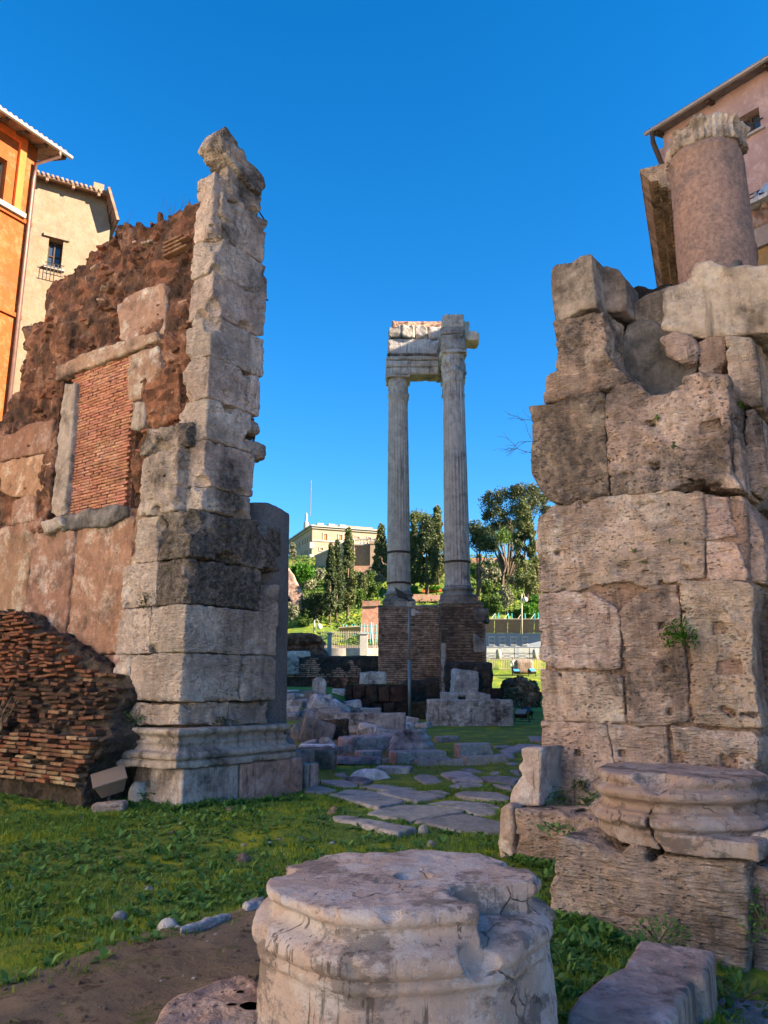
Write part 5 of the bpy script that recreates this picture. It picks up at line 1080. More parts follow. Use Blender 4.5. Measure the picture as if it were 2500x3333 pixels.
# ------------------------------------------------------------------ temple columns on their brick podium
temple = thing('temple_columns', 'tall fluted temple columns carrying a broken marble entablature on brick piers', 'temple ruin', (3, 47, .3))
CL, CH, CR = np.array([.93, 49.0, 0]), np.array([4.62, 49.2, 0]), np.array([4.25, 45.0, 0])
def tcol(c, z0, z1, z2, R, n=22, seed=0, lost=(), caph=1.75):
    """base z0..z1 (attic), shaft, capital from z2 to z2+caph"""
    cl = thing('x', None, None, c); cl['_w'] = tuple(c)
    nseg = n*8; th = np.linspace(0, 2*math.pi, nseg, endpoint=False); zs_ = np.concatenate([[z1], np.linspace(z1+.12, z2-.15, 60), [z2]])
    fl = np.abs(np.sin(th*n/2)); fl = .055*np.clip(1-fl*1.0, 0, 1)**.0 * (1 - np.abs(np.cos(th*n/2))**3)   # concave flutes
    Vt = []
    for z_ in zs_:
        t = (z_-z1)/(z2-z1); r = R*(1 - .14*t**1.6); d = fl.copy()
        if z_ in (zs_[0], zs_[-1]): d = d*0; r *= 1.06
        for (a, b, t0, t1) in lost:
            ang = (th - a + math.pi) % (2*math.pi) - math.pi; m_ = (np.abs(ang) < b) & (t0 < z_) & (z_ < t1); d = np.where(m_, .05 + .02*np.sin(ang*9+z_*3), d)
        Vt.append(np.stack([c[0] + (r-d)*np.cos(th), c[1] + (r-d)*np.sin(th), np.full(nseg, z_)], 1))
    m_ = len(zs_); Vt = np.concatenate(Vt); i = np.arange(nseg); j = (i+1) % nseg
    Q = np.concatenate([np.stack([k*nseg+i, k*nseg+j, (k+1)*nseg+j, (k+1)*nseg+i], 1) for k in range(m_-1)])
    bpy.data.objects.remove(cl)
    sh = obj('column_shaft', Vt, Q, M['tmarble'], temple, True)
    tint(sh, (1.0, .95, .90), .18)
    mb = MB(); hb_ = z1 - z0
    mb.box((c[0], c[1], z0+hb_*.14), R*2.75, R*2.75, hb_*.28); mb.lathe((c[0], c[1], z0), [(R*1.34, hb_*.28), (R*1.40, hb_*.36), (R*1.40, hb_*.44), (R*1.32, hb_*.50), (R*1.18, hb_*.54), (R*1.13, hb_*.64), (R*1.16, hb_*.70), (R*1.24, hb_*.74), (R*1.26, hb_*.82), (R*1.2, hb_*.88), (R*1.06, hb_*.92), (R*1.04, hb_)], 40)
    tint(mb.build('column_base', M['tmarble'], temple, False), (.62, .60, .57), .5)
    return sh
def tcap(c, z0, hgt, R, seed, broken=0.):
    def f(P):
        th = np.arctan2(P[:, 1], P[:, 0]); r = np.hypot(P[:, 0], P[:, 1]); zn = (P[:, 2]-z0)/hgt
        l1 = np.abs(np.cos(th*4)); l2 = np.abs(np.sin(th*4))
        Rr = R*(.86 + .10*zn) + R*(.20*l1*np.exp(-((zn-.30)/.13)**2) + .20*l2*np.exp(-((zn-.58)/.13)**2) + .42*np.clip(zn-.62, 0, 1)*np.abs(np.cos(th*2+math.pi/4+math.pi/4))**2*1.6) + .03*np.sin(th*32)*(zn < .7)
        d = (r - Rr)*.6; ab = np.maximum(np.maximum(np.abs(P[:, 0]), np.abs(P[:, 1])) - R*1.18, np.abs(zn-.93)*hgt - .07*hgt); d = np.minimum(d, ab)
        return np.maximum(d, np.maximum(z0 - P[:, 2], P[:, 2] - z0 - hgt))
    tint(carve('capital', f, (-R*1.6, -R*1.6, z0), (R*1.6, R*1.6, z0+hgt), .055, M['tmarble'], (np.array([c[0], c[1], 0.]), np.array([1., 0, 0]), np.array([0, 1., 0]), ZA), 'rock', temple, seed, scale=1.1), (1, .95, .9), .4)
zL0, zR0, zT = 6.55, 6.35, 21.8
tcol(CL, zL0, zL0+.95, 20.0, .735, lost=((-1.35, .45, 8.2, 10.6),)); tcap(CL, 20.0, 1.8, .66, 501)
tcol(CH, zL0, zL0+.95, 20.0, .735); tcap(CH, 20.0, 1.8, .66, 502)
tcol(CR, zR0, zR0+.98, 19.8, .745, lost=((-1.5, .6, 15.3, 18.6), (-1.0, .25, 9, 10.3))); tcap(CR, 19.8, 1.95, .68, 503)
for c, zz_ in ((CL, 9.9), (CL, 7.95), (CR, 8.65)):
    mb = MB(); mb.lathe((c[0], c[1], 0), [(.73, zz_), (.775, zz_+.01), (.775, zz_+.12), (.73, zz_+.13)], 36); mb.build('iron_strap', M['rust'], temple)
# entablature over the rear pair
TF = Plane(np.array([0, 48.3, 0]), np.array([1., 0, 0]), np.array([0, 1., 0]))
def te(nm, x0, x1, y0, y1, z0, z1, c=(1, .96, .92), g=.35, sty='rough', seed=0, h=.07, r=.04, mat='tmarble', nchip=4, sc=1.0):
    return tint(block(nm, (np.array([0., 0, 0]), np.array([1., 0, 0]), np.array([0, 1., 0]), ZA), (x0, y0, z0), (x1, y1, z1), h, M[mat], temple, sty, r, nchip, (.1, .3), seed, scale=sc), c, g)
xa, xb = .10, 4.1
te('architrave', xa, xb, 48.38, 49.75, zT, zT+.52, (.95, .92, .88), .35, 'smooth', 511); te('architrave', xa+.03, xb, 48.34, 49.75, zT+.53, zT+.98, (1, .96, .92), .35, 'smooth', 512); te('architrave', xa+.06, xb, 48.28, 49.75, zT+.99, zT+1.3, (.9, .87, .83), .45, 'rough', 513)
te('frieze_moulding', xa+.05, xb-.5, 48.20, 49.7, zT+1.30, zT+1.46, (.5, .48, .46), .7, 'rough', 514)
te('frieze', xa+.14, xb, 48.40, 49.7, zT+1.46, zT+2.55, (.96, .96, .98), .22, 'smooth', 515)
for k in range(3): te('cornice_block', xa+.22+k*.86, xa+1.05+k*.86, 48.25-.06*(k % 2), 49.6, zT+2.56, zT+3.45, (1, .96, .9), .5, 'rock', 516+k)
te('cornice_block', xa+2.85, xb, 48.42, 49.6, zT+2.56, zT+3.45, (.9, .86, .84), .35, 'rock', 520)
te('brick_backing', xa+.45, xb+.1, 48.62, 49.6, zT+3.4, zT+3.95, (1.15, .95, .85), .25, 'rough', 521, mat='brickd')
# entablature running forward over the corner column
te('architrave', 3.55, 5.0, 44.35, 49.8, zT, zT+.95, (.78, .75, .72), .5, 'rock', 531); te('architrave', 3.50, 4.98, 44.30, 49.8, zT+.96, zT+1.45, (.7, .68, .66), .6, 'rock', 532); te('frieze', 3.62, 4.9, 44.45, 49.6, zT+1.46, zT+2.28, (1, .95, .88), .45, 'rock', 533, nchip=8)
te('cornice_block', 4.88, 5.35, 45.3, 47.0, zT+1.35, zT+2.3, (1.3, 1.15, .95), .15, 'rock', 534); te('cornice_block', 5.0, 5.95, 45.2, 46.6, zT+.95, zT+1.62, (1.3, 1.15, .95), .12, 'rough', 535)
# brick piers: brick faces modelled course by course
def brick_pier(x0, x1, y0, y1, z0, z1, seed, ph=.105, c=(1, 1, 1), g=.35, lenr=(.26, .5), skip=.03):
    tint(block('pier_core', (np.zeros(3), np.array([1., 0, 0]), np.array([0, 1., 0]), ZA), (x0+.04, y0+.05, z0), (x1-.04, y1, z1), .14, M['mortar'], temple, 'smooth', .03, 0, (.1, .2), seed), (1.5, 1.4, 1.3), .2)
    rr = random.Random(seed)
    for side in range(3):
        mb = MB(); z_ = z0 + ph/2
        while z_ < z1 - .02:
            s, L_ = (x0, x1) if side == 0 else (y0, y1); x = s - rr.uniform(0, .2)
            while x < L_ - .04:
                w_ = rr.uniform(*lenr); a, b = max(x, s), min(x+w_-.025, L_)
                if b - a > .06 and rr.random() > skip:
                    o_ = rr.uniform(-.022, .018)
                    if side == 0: mb.box(((a+b)/2, y0+.06+o_, z_), b-a, .16, ph*.66)
                    elif side == 1: mb.box((x0+.06+o_, (a+b)/2, z_), .16, b-a, ph*.66)
                    else: mb.box((x1-.06-o_, (a+b)/2, z_), .16, b-a, ph*.66)
                x += w_
            z_ += ph
        o = mb.build('brick_facing', M['brickd'], temple); o['kind'] = 'stuff'; tint(o, c, g)
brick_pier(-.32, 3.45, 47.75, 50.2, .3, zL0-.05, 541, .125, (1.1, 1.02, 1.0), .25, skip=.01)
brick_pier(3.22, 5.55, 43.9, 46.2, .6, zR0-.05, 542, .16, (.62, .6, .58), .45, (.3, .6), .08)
te('pier_coping', -.38, 3.45, 47.68, 50.2, zL0-.13, zL0, (.7, .68, .66), .4, 'smooth', 543); te('pier_coping', 3.12, 5.62, 43.85, 46.2, zR0-.16, zR0, (.72, .7, .68), .45, 'smooth', 544)
te('stone_pilaster', 3.18, 3.46, 43.82, 44.3, .4, 4.05, (.8, .74, .7), .3, 'rough', 545)
te('corner_capital', 5.0, 5.9, 43.8, 44.9, 5.2, 5.95, (.55, .53, .52), .5, 'rock', 546); te('corner_shaft', 5.42, 5.66, 43.9, 44.3, 2.9, 5.2, (.8, .78, .76), .3, 'smooth', 547)
q = TF.at(-4.5).uv(Y2((880, 30), (930, 60), (975, 100), (978, 145), (1003, 148), (1003, 215), (890, 215))); tint(slab('marble_remnant', q, TF.at(-4.5).frame(), 0, .6, .05, M['tmarble'], temple, 'rough', .04, 548), (.75, .75, .76), .35)
o = te('rubble_footing', 3.3, 5.9, 43.2, 46, .3, 3.0, (1, 1, 1), .4, 'rock', 549, .07, .2, 'darkrock', 6, 1.6)
o = te('rubble_footing', 1.2, 3.3, 46.6, 48, .3, 2.1, (1.3, 1.2, 1.1), .3, 'rock', 550, .07, .2, 'darkrock', 6, 1.6)

# lamp mast with floodlight and camera in front of the pier
mast = thing('lamp_mast', 'slim grey mast with floodlight and camera in front of the temple pier', 'mast', (1.46, 40.5, .2))
mz0 = gp(885*1.507, 1545*1.507, .15); mY = 40.5
p0 = yp(885*1.507, 1545*1.507, mY); p1 = yp(884*1.507, 1308*1.507, mY)
mb = MB(); mb.tube([(p0[0], mY, .1), (p0[0], mY, 3.0)], .085, 12); mb.tube([(p0[0], mY, 3.0), (p1[0], mY, p1[2])], .06, 12); mb.build('pole', M['steel'], mast, True)
mb = MB(); mb.box((p1[0], mY-.05, p1[2]+.05), .22, .2, .24); mb.build('junction_box', M['zinc'], mast)
mb = MB(); mb.prism([(p1[0]-.75, mY-.1, p1[2]+.95), (p1[0]-.60, mY-.1, p1[2]+.45), (p1[0]-.05, mY-.1, p1[2]+.32), (p1[0]-.15, mY-.1, p1[2]+.58)], (0, .4, 0)); fl_ = mb.build('floodlight', M['black'], mast, bevel=.02)
mb = MB(); mb.tube([(p1[0]-.1, mY+.1, p1[2]+.42), (p1[0], mY, p1[2]+.1)], .03, 6); mb.build('bracket', M['black'], fl_)
mb = MB(); mb.box((p1[0]+.2, mY-.05, p1[2]-.35), .2, .18, .34); cm = mb.build('camera_box', M['whitep'], mast, bevel=.02); mb = MB(); mb.tube([(p1[0]+.3, mY-.1, p1[2]-.32), (p1[0]+.5, mY-.25, p1[2]-.40)], .06, 8); mb.build('camera_head', M['whitep'], cm)
# ------------------------------------------------------------------ fallen stones between the piers and the temple
def frag_at(view, xl, xr_, yt, yb, Yd=None):      # box of a fragment from its outline; it stands on the terrain unless a distance is given
    (ax_, ay_), (bx_, by_) = view((xl, yb), (xr_, yb)); P = gt((ax_+bx_)/2, ay_) if Yd is None else yp((ax_+bx_)/2, ay_, Yd)
    a, b = yp(ax_, ay_, P[1]), yp(bx_, by_, P[1]); t = yp(*view((xl, yt))[0], P[1])
    return P, b[0]-a[0], t[2]-P[2]
NF = [0]
def stone_thing(name, view, xl, xr_, yt, yb, label, mat='grey', dep=.6, sty='rough', rz=0., tilt=0., c=(1, 1, 1), g=.3, r=.05, cuts=3, Yd=None, kindf=None, hgt=None, cat='stone fragment', group=None, roll=0.):
    P, w_, h_ = frag_at(view, xl, xr_, yt, yb, Yd); NF[0] += 1; sd = 600 + NF[0]; rs = np.random.RandomState(sd)
    if hgt: h_ = hgt
    h_ = max(h_, .12); d_ = max(w_*dep, .15)
    R = Matrix.Rotation(rz, 3, 'Z') @ Matrix.Rotation(tilt, 3, 'Y') @ Matrix.Rotation(roll, 3, 'X'); ax = np.array(R @ Vector((1, 0, 0))); ay = np.array(R @ Vector((0, 1, 0))); az = np.array(R @ Vector((0, 0, 1)))
    O = P + np.array([0, d_/2*.8, -.06]); b = np.array([w_/2, d_/2, h_/2+.03]); c0 = np.array([0, 0, h_/2]); pl = []
    for k in range(cuts):
        n_ = rs.normal(size=3); n_[2] = abs(n_[2])*.8; n_ /= np.linalg.norm(n_); pl.append((n_, rs.uniform(.80, .98)*float(np.abs(n_) @ b)))
    def f(Q):
        d = sd_box(Q, c0, b, min(r, h_*.25)) if kindf is None else kindf(Q - c0, b)
        for n_, e in pl: d = np.maximum(d, (Q - c0) @ n_ - e)
        return d
    hres = min(max(P[1]/783*1.05, .014), max(w_, h_)/14); c = tuple(1.6*q for q in c) if mat == 'grey' else c; r = r*.55
    o = carve(name, f, c0-b*1.05, c0+b*1.05, hres, M[mat], (O, ax, ay, az), sty, None, sd, scale=float(np.clip(min(w_, h_*1.5)/.8, .25, 1.2)), label=label, cat=cat, group=group); return tint(o, c, g)
def k_drum(Q, b):                                 # lying smooth drum, axis along x
    return np.maximum(np.hypot(Q[:, 1]*b[2]/b[1], Q[:, 2]) - b[2], np.abs(Q[:, 0]) - b[0])
def k_flute(Q, b):                                # lying fluted shaft
    th = np.arctan2(Q[:, 2], Q[:, 1]*b[2]/b[1]); return np.maximum(np.hypot(Q[:, 1]*b[2]/b[1], Q[:, 2]) - b[2]*(1-.09*np.abs(np.cos(th*9))), np.abs(Q[:, 0]) - b[0])*.8
def k_disc(Q, b): return np.maximum((np.hypot(Q[:, 0]/b[0], Q[:, 1]/b[1]) - 1)*min(b[0], b[1]), np.abs(Q[:, 2]) - b[2])
def k_stele(Q, b): return np.maximum(np.abs(Q[:, 1]) - b[1], np.where(Q[:, 2] > b[2]-b[0], np.hypot(Q[:, 0], Q[:, 2]-(b[2]-b[0])) - b[0], np.abs(Q[:, 0]) - b[0]))
def k_cap(Q, b):                                  # overturned moulded capital, ridges along one side
    t = (Q[:, 2]/b[2]+1)/2; e = .62 + .38*np.clip(1-t, 0, 1) + .04*np.sin(t*22); return np.maximum(np.maximum(np.abs(Q[:, 0]) - b[0]*e, np.abs(Q[:, 1]) - b[1]*e), np.abs(Q[:, 2]) - b[2])*.8
def k_dome(Q, b): return (np.sqrt((Q[:, 0]/b[0])**2 + (Q[:, 1]/b[1])**2 + (np.maximum(Q[:, 2]+b[2], 0)/(2*b[2]))**2) - 1)*min(b)
def k_flutestand(Q, b):
    th = np.arctan2(Q[:, 1], Q[:, 0]); return np.maximum(np.hypot(Q[:, 0], Q[:, 1]*b[0]/b[1]) - b[0]*(1-.07*np.abs(np.cos(th*8))), np.abs(Q[:, 2]) - b[2])*.8
S = stone_thing; CG = (1, 1, 1.02)
S('stele', Y1, 318, 445, 418, 610, 'upright grey slab with a rounded top behind the heap of fragments', dep=.35, kindf=k_stele, cuts=0, c=(1.05, 1.05, 1.05))
S('marble_fragment', Y1, 250, 640, 640, 775, 'long fluted shaft slanting down across the heap of fragments', 'grey', .32, 'smooth', .5, .34, c=(1.25, 1.22, 1.2), kindf=k_flute, cuts=1, hgt=.75, cat='column fragment')
S('marble_fragment', Y1, 455, 630, 585, 740, 'short fluted fragment propped against the slanting shaft', 'grey', .5, 'smooth', .4, .5, c=(1.35, 1.35, 1.35), kindf=k_flute, cuts=1, hgt=.5)
S('column_drum', Y1, 305, 580, 685, 780, 'pale smooth drum lying on its side below the slanting shaft', 'marble', .5, 'smooth', .2, .05, c=(.85, .88, .92), kindf=k_drum, cuts=0, cat='column drum')
S('round_stone', Y1, 195, 360, 706, 782, 'dark rounded stone left of the pale drum', 'grey', .6, 'rock', c=(.7, .7, .7), kindf=k_dome, cuts=0, cat='stone')
S('stone_block', Y1, 45, 205, 682, 780, 'square-cut grey block with a pale top beside the dark shaft', 'grey', .6, c=(1.15, 1.15, 1.15), cuts=1, cat='stone block')
S('stone_fragment', Y1, 45, 150, 628, 690, 'pale broken stone behind the square-cut block', 'grey', .7, 'rock', c=(1.4, 1.35, 1.3))
S('stone_fragment', Y1, 130, 235, 625, 695, 'dark wedge-shaped stone right of the pale broken one', 'grey', .7, 'rock', c=(.65, .65, .65))
S('stone_block', Y1, 50, 165, 565, 625, 'weathered block with a light top edge at the back left', 'grey', .6, c=(.9, .9, .95), cat='stone block')
S('stone_fragment', Y1, 172, 250, 572, 615, 'small pale chunk beside the upright slab', 'grey', .7, 'rock', c=(1.5, 1.5, 1.5))
S('stone_fragment', Y1, 245, 345, 545, 620, 'dark pointed boulder leaning at the foot of the upright slab', 'grey', .7, 'rock', c=(.6, .58, .55))
S('stone_slab', Y1, 50, 200, 535, 560, 'flat pale slab on the grass bank at the back left', 'grey', .6, 'smooth', c=(1.6, 1.6, 1.6), cuts=1, cat='stone slab')
S('stone_block', Y1, 500, 617, 527, 585, 'small carved block left of the dark foundation', 'grey', .6, c=(1.3, 1.33, 1.3), cuts=2, cat='stone block')
S('stone_beam', Y1, 345, 1165, 795, 935, 'long low stone beam crossing behind the nearer fragments', 'grey', .12, 'smooth', -.05, c=(.95, .97, 1.0), g=.4, cuts=0, hgt=.75, cat='stone beam')
S('concrete_mass', Y1, 375, 640, 800, 1005, 'dark pebbly concrete mass below the long beam', 'darkrock', .5, 'rock', c=(1.2, 1.1, 1.), g=.3, cuts=2, cat='rubble')
S('stone_block', Y1, 195, 490, 800, 1010, 'big dark slab tilted to the right beside the plinth', 'grey', .5, 'rock', .1, .25, c=(.62, .58, .56), g=.5, cat='stone block')
S('capital_fragment', Y1, 125, 215, 845, 990, 'scroll-shaped dark fragment next to the moulded plinth', 'grey', .6, 'rock', c=(.8, .8, .85), kindf=k_dome, cuts=1)
S('round_stone', Y1, 360, 530, 957, 1030, 'egg-shaped grey boulder in front of the concrete mass', 'grey', .6, 'rock', c=(1.15, 1.1, 1.05), kindf=k_dome, cuts=1, cat='stone')
S('stone_block', Y1, 200, 520, 1022, 1110, 'block with a bright bluish-white upper face', 'grey', .5, 'smooth', c=(1.75, 1.8, 1.85), g=.1, cuts=1, cat='stone block')
S('stone_block', Y1, 515, 635, 1035, 1130, 'dark cube-like block beside the white-faced one', 'grey', .7, c=(.7, .72, .75), cat='stone block')
S('stone_block', Y1, 190, 520, 1060, 1262, 'large brownish block nearest the left plinth', 'marblep', .7, 'rough', .15, c=(.52, .50, .48), g=.45, r=.1, cat='stone block')
S('stone_fragment', Y1, 725, 930, 838, 955, 'pale pointed fragment with a sharp ridge', 'grey', .5, 'rough', -.3, .15, c=(1.3, 1.33, 1.36), cuts=5)
S('stone_slab', Y1, 870, 1100, 890, 960, 'ribbed pale slab lying behind the moulded capital', 'grey', .5, 'smooth', .3, .12, c=(1.2, 1.22, 1.25), cat='stone slab')
S('stone_slab', Y1, 880, 1030, 845, 900, 'thin slab leaning on the long beam', 'grey', .4, 'smooth', .2, -.12, c=(1.1, 1.1, 1.12), cat='stone slab')
S('stone_slab', Y1, 570, 1120, 950, 1105, 'broad flat weathered slab with a hollow in the middle of the heap', 'grey', .6, 'rough', .2, -.06, c=(1.02, .97, .95), cuts=3, cat='stone slab')
S('capital_fragment', Y1, 1010, 1435, 895, 1115, 'overturned moulded capital with parallel ridges', 'grey', .6, 'smooth', -.35, -.10, c=(1.15, 1.15, 1.17), kindf=k_cap, cuts=2, cat='capital')
S('stone_disc', Y1, 700, 947, 1082, 1150, 'flat round stone disc in the grass', 'grey', .8, 'smooth', c=(1.1, 1.08, 1.08), kindf=k_disc, cuts=0, cat='stone disc')
S('column_fragment', Y1, 520, 945, 1130, 1215, 'low curved fluted fragment in front of the round disc', 'grey', .45, 'smooth', -.12, c=(.9, .9, .92), kindf=k_flute, cuts=1, cat='column fragment')
S('stone_beam', Y1, 1035, 1510, 1085, 1222, 'sharp-edged rectangular beam lying beside the road', 'grey', .5, 'smooth', .30, c=(1.02, 1.0, .98), g=.25, cuts=0, r=.02, cat='stone beam')
S('stone_fragment', Y1, 1415, 1610, 1142, 1212, 'small cracked rock lying on the kerb', 'grey', .6, 'rock', c=(1.1, 1.05, 1.02), kindf=k_dome, cuts=2, cat='stone')
S('stone_slab', Y1, 630, 1050, 1235, 1350, 'pale bluish slab with a rounded end at the road edge', 'grey', .4, 'smooth', -.25, -.03, c=(1.6, 1.62, 1.68), g=.1, kindf=k_dome, cuts=1, cat='stone slab')
S('stone_slab', Y1, 900, 1220, 1225, 1300, 'flat dark slab behind the pale bluish one', 'grey', .6, 'smooth', -.2, c=(1.0, .97, .96), cuts=1, hgt=.16, cat='stone slab')
S('marble_fragment', Y1, 630, 955, 738, 812, 'shell-shaped pale fragment on the end of the beam', 'grey', .5, 'smooth', -.2, .06, c=(1.3, 1.32, 1.35), kindf=k_dome, cuts=2)
S('stone_block', Y1, 750, 942, 697, 760, 'flat-topped cut block before the dark foundation', 'grey', .6, c=(.95, .97, .97), cuts=1, cat='stone block')
S('stone_block', Y1, 640, 745, 710, 760, 'low stone left of the flat-topped block', 'grey', .6, c=(.85, .85, .87), cuts=2, cat='stone block')
S('stone_slab', Y1, 1105, 1268, 775, 865, 'thick grooved slab tilted on the grass by the mast', 'grey', .5, 'smooth', .2, .18, c=(1.05, 1.0, 1.0), cuts=2, cat='stone slab')
S('stone_beam', Y2, 705, 1070, 1105, 1258, 'thick kerb beam with a rounded end beside the road', 'grey', .45, 'smooth', .34, c=(1.05, 1.03, 1.02), g=.3, cuts=1, cat='stone beam')
S('stone_slab', Y2, 495, 735, 1035, 1110, 'dark tapered slab on the grass behind the kerb beam', 'grey', .4, 'rough', .35, c=(.8, .77, .75), cuts=2, cat='stone slab')
S('kerb_stone', Y2, 300, 820, 1285, 1345, 'long low kerb along the near edge of the ancient road', 'basalt', .22, 'smooth', .20, c=(1.1, 1.1, 1.12), g=.2, cuts=0, hgt=.18, cat='kerb')
S('kerb_stone', Y2, 760, 1230, 1230, 1320, 'low kerb stone continuing along the far part of the road', 'basalt', .3, 'smooth', .36, c=(1.05, 1.05, 1.07), g=.2, cuts=0, hgt=.2, cat='kerb')
S('stone_block', Y2, 430, 1275, 715, 945, 'long two-course grey travertine block on the grass before the temple', 'grey', .3, 'travr', 0, 0, c=(1.0, 1.0, 1.02), g=.45, cuts=0, hgt=1.08, r=.03, cat='stone block')
S('stone_block', Y2, 560, 732, 608, 700, 'small square stone on the ledge behind the long block', 'grey', .7, c=(1.1, 1.12, 1.12), cuts=1, Yd=38.5, cat='stone block')
S('stone_slab', Y2, 803, 1037, 604, 700, 'sloping slab leaning on the ledge below the tilted carved block', 'grey', .4, 'smooth', 0, .2, c=(1.05, 1.07, 1.07), cuts=1, Yd=38.8, cat='stone slab')
S('carved_block', Y2, 640, 912, 385, 645, 'large carved grey block tilted against the right temple pier', 'grey', .6, 'rough', .1, .12, c=(1.0, 1.02, 1.04), g=.35, cuts=3, Yd=40.5, cat='stone block')
S('brick_chunk', Y2, 900, 1050, 355, 690, 'dark chunk of layered brickwork right of the tilted carved block', 'darkrock', .7, 'rock', c=(1.3, 1.2, 1.15), cuts=3, Yd=41, cat='brick chunk')
S('stone_block', Y2, 1040, 1163, 567, 695, 'almost black cubic block at the end of the temple podium', 'darkrock', .9, 'smooth', c=(.6, .6, .6), cuts=0, Yd=41, cat='stone block')
S('tuff_block', Y2, 268, 436, 700, 860, 'dark mossy block left of the long travertine block', 'darkrock', .6, 'rough', c=(.7, .8, .6), cuts=0, Yd=38.2, cat='stone block')
S('cornice_block', Y1, 748, 985, 372, 478, 'grey cornice block with dentils on the grassy foundation', 'grey', .5, 'rough', c=(1.05, 1.1, 1.12), cuts=2, Yd=42.5, cat='cornice block')
# small chips filling the heap between the larger fragments
CHP = ((690, 700, 150, 70, 1.1, 'small grey stone between the slanting shaft and the flat-topped block'), (560, 800, 130, 60, .7, 'dark chip at the lower end of the slanting shaft'), (110, 800, 140, 60, .9, 'low stone at the foot of the square-cut block'), (300, 1045, 150, 50, .8, 'flat chip between the egg-shaped boulder and the plinth'), (650, 1090, 130, 70, 1.3, 'pale chip beside the dark cube-like block'), (820, 960, 150, 80, 1.0, 'cracked stone below the pale pointed fragment'), (560, 1000, 130, 90, .6, 'dark chip at the corner of the concrete mass'), (970, 1040, 110, 60, 1.2, 'pale chip at the left side of the moulded capital'), (1160, 900, 160, 60, 1.3, 'light angular chip behind the moulded capital'), (450, 650, 120, 70, 1.2, 'light chip on top of the heap near the upright slab'), (240, 690, 120, 70, .9, 'grey chip left of the slanting shaft'), (980, 1200, 110, 50, 1.1, 'chip in the grass between the fluted fragment and the beam'), (600, 1200, 120, 50, .9, 'chip at the left end of the fluted fragment'), (1330, 880, 130, 50, 1.1, 'pale chip right behind the ridged capital'))
for x, y, wz_, hz_, q, lb_ in CHP: S('stone_chip', Y1, x-wz_/2, x+wz_/2, y-hz_, y, lb_, 'grey', .7, 'rock', (x % 7)*.2-.6, (y % 5)*.08-.16, c=(q, q*1.01, q*1.04), g=.3, cuts=5, group='stone chips in the heap')
# dark tuff foundation with grass on top
fnd = thing('tuff_foundation', 'low dark tuff foundation wall with a grassy top left of the mast', 'foundation', (-.6, 41, .2))
a_, b_ = yp(*Y1((620, 490))[0], 41.3), yp(*Y1((1180, 490))[0], 41.3); zt_ = a_[2]; nb_ = 5
for r_ in range(2):
    for k in range(nb_):
        x0_ = a_[0] + (b_[0]-a_[0])*(k - .4*r_)/nb_; x1_ = a_[0] + (b_[0]-a_[0])*(k+1 - .4*r_)/nb_; x0_ = max(x0_, a_[0]); x1_ = min(x1_ if k < nb_-1 else b_[0], b_[0])
        if x1_ - x0_ < .1: continue
        z0_, z1_ = (.1, zt_*.5) if r_ == 0 else (zt_*.5+.01, zt_-.02)
        tint(block('tuff_block', (np.zeros(3), np.array([1., 0, 0]), np.array([0, 1., 0]), ZA), (x0_+.01, 41.3+.03*((k+r_) % 2), z0_), (x1_-.01, 43.2, z1_), .06, M['darkrock'], fnd, 'rough', .04, 3, (.08, .2), 700+k+9*r_), (.8+.3*((k*7+r_) % 3)/2, .75, .7), .35)
gv_, gf_ = grid_sheet(np.linspace(a_[0]+.03, b_[0]-.03, 40), np.linspace(41.36, 47.6, 40), lambda x, y: zt_ - .005 + .05*nz2(x, y, 1.5)*ss(41.4, 42.4, y)); obj('turf_top', gv_, gf_, M['ground'], fnd)
# brick rubble mound on the right in front of the far fence
P, w_, h_ = frag_at(Y2, 1165, 1560, 450, 700, 46.0)
mr_ = carve('rubble_mound', lambda Q: k_dome(Q - np.array([0, 0, h_/2]), np.array([w_/2, w_*.4, h_/2])) + .22*fbm(Q, .9, 2), (-w_/2, -w_*.4, -.2), (w_/2, w_*.4, h_), .06, M['tuff'], (P, np.array([1., 0, 0]), np.array([0, 1., 0]), ZA), 'rock', None, 91, extra=lambda Pb, Wd: .12*np.clip(.45-(lambda f: f[1]-f[0])(worley(Wd*np.array([1, 1, 2.]), 3.4)), 0, .45)/.45, label='rounded mound of brick rubble on the grass at the right of the temple', cat='rubble mound'); tint(mr_, (1.5, 1.9, 1.8), .2)
# floodlights on the grass
def flood(view, x, y, Yd, s, label, lens='black', yaw=0):
    P = yp(*view((x, y))[0], Yd); z_ = float(terrain(P[0], P[1])) if Yd < 50 else P[2]; t_ = thing('floodlight', label, 'floodlight', (P[0], P[1], z_))
    R = Matrix.Rotation(yaw, 3, 'Z'); ax = np.array(R @ Vector((1, 0, 0))); ay = np.array(R @ Vector((0, .8, .6))); az = np.cross(ax, ay); c = np.array([P[0], P[1], z_+.32*s])
    mb = MB(); mb.box(c, .5*s, .34*s, .2*s, ax, ay, az); hd = mb.build('housing', M['black'], t_, bevel=.02*s); mb = MB(); mb.box(c + az*.11*s, .44*s, .28*s, .02*s, ax, ay, az); mb.build('lens', M[lens], hd)
    mb = MB(); mb.tube([c - ax*.3*s, c - ax*.3*s - ZA*.34*s], .025*s, 6); mb.tube([c + ax*.3*s, c + ax*.3*s - ZA*.34*s], .025*s, 6); mb.box((P[0], P[1], z_+.01), .66*s, .2*s, .03); mb.build('bracket', M['black'], t_)
flood(Y2, 1300, 450, 61.5, 1.0, 'blue-lensed floodlight lying before the boulder', 'bluelens', .1); flood(Y2, 1455, 455, 61.0, 1.15, 'blue-lensed floodlight standing right of the boulder', 'bluelens', .5)
flood(Y2, 1400, 790, 38.5, 1.1, 'upper of two small black floodlights on the grass', 'black', .6); flood(Y2, 1355, 860, 36.0, 1.1, 'lower of two small black floodlights on the grass', 'zinc', -.5)
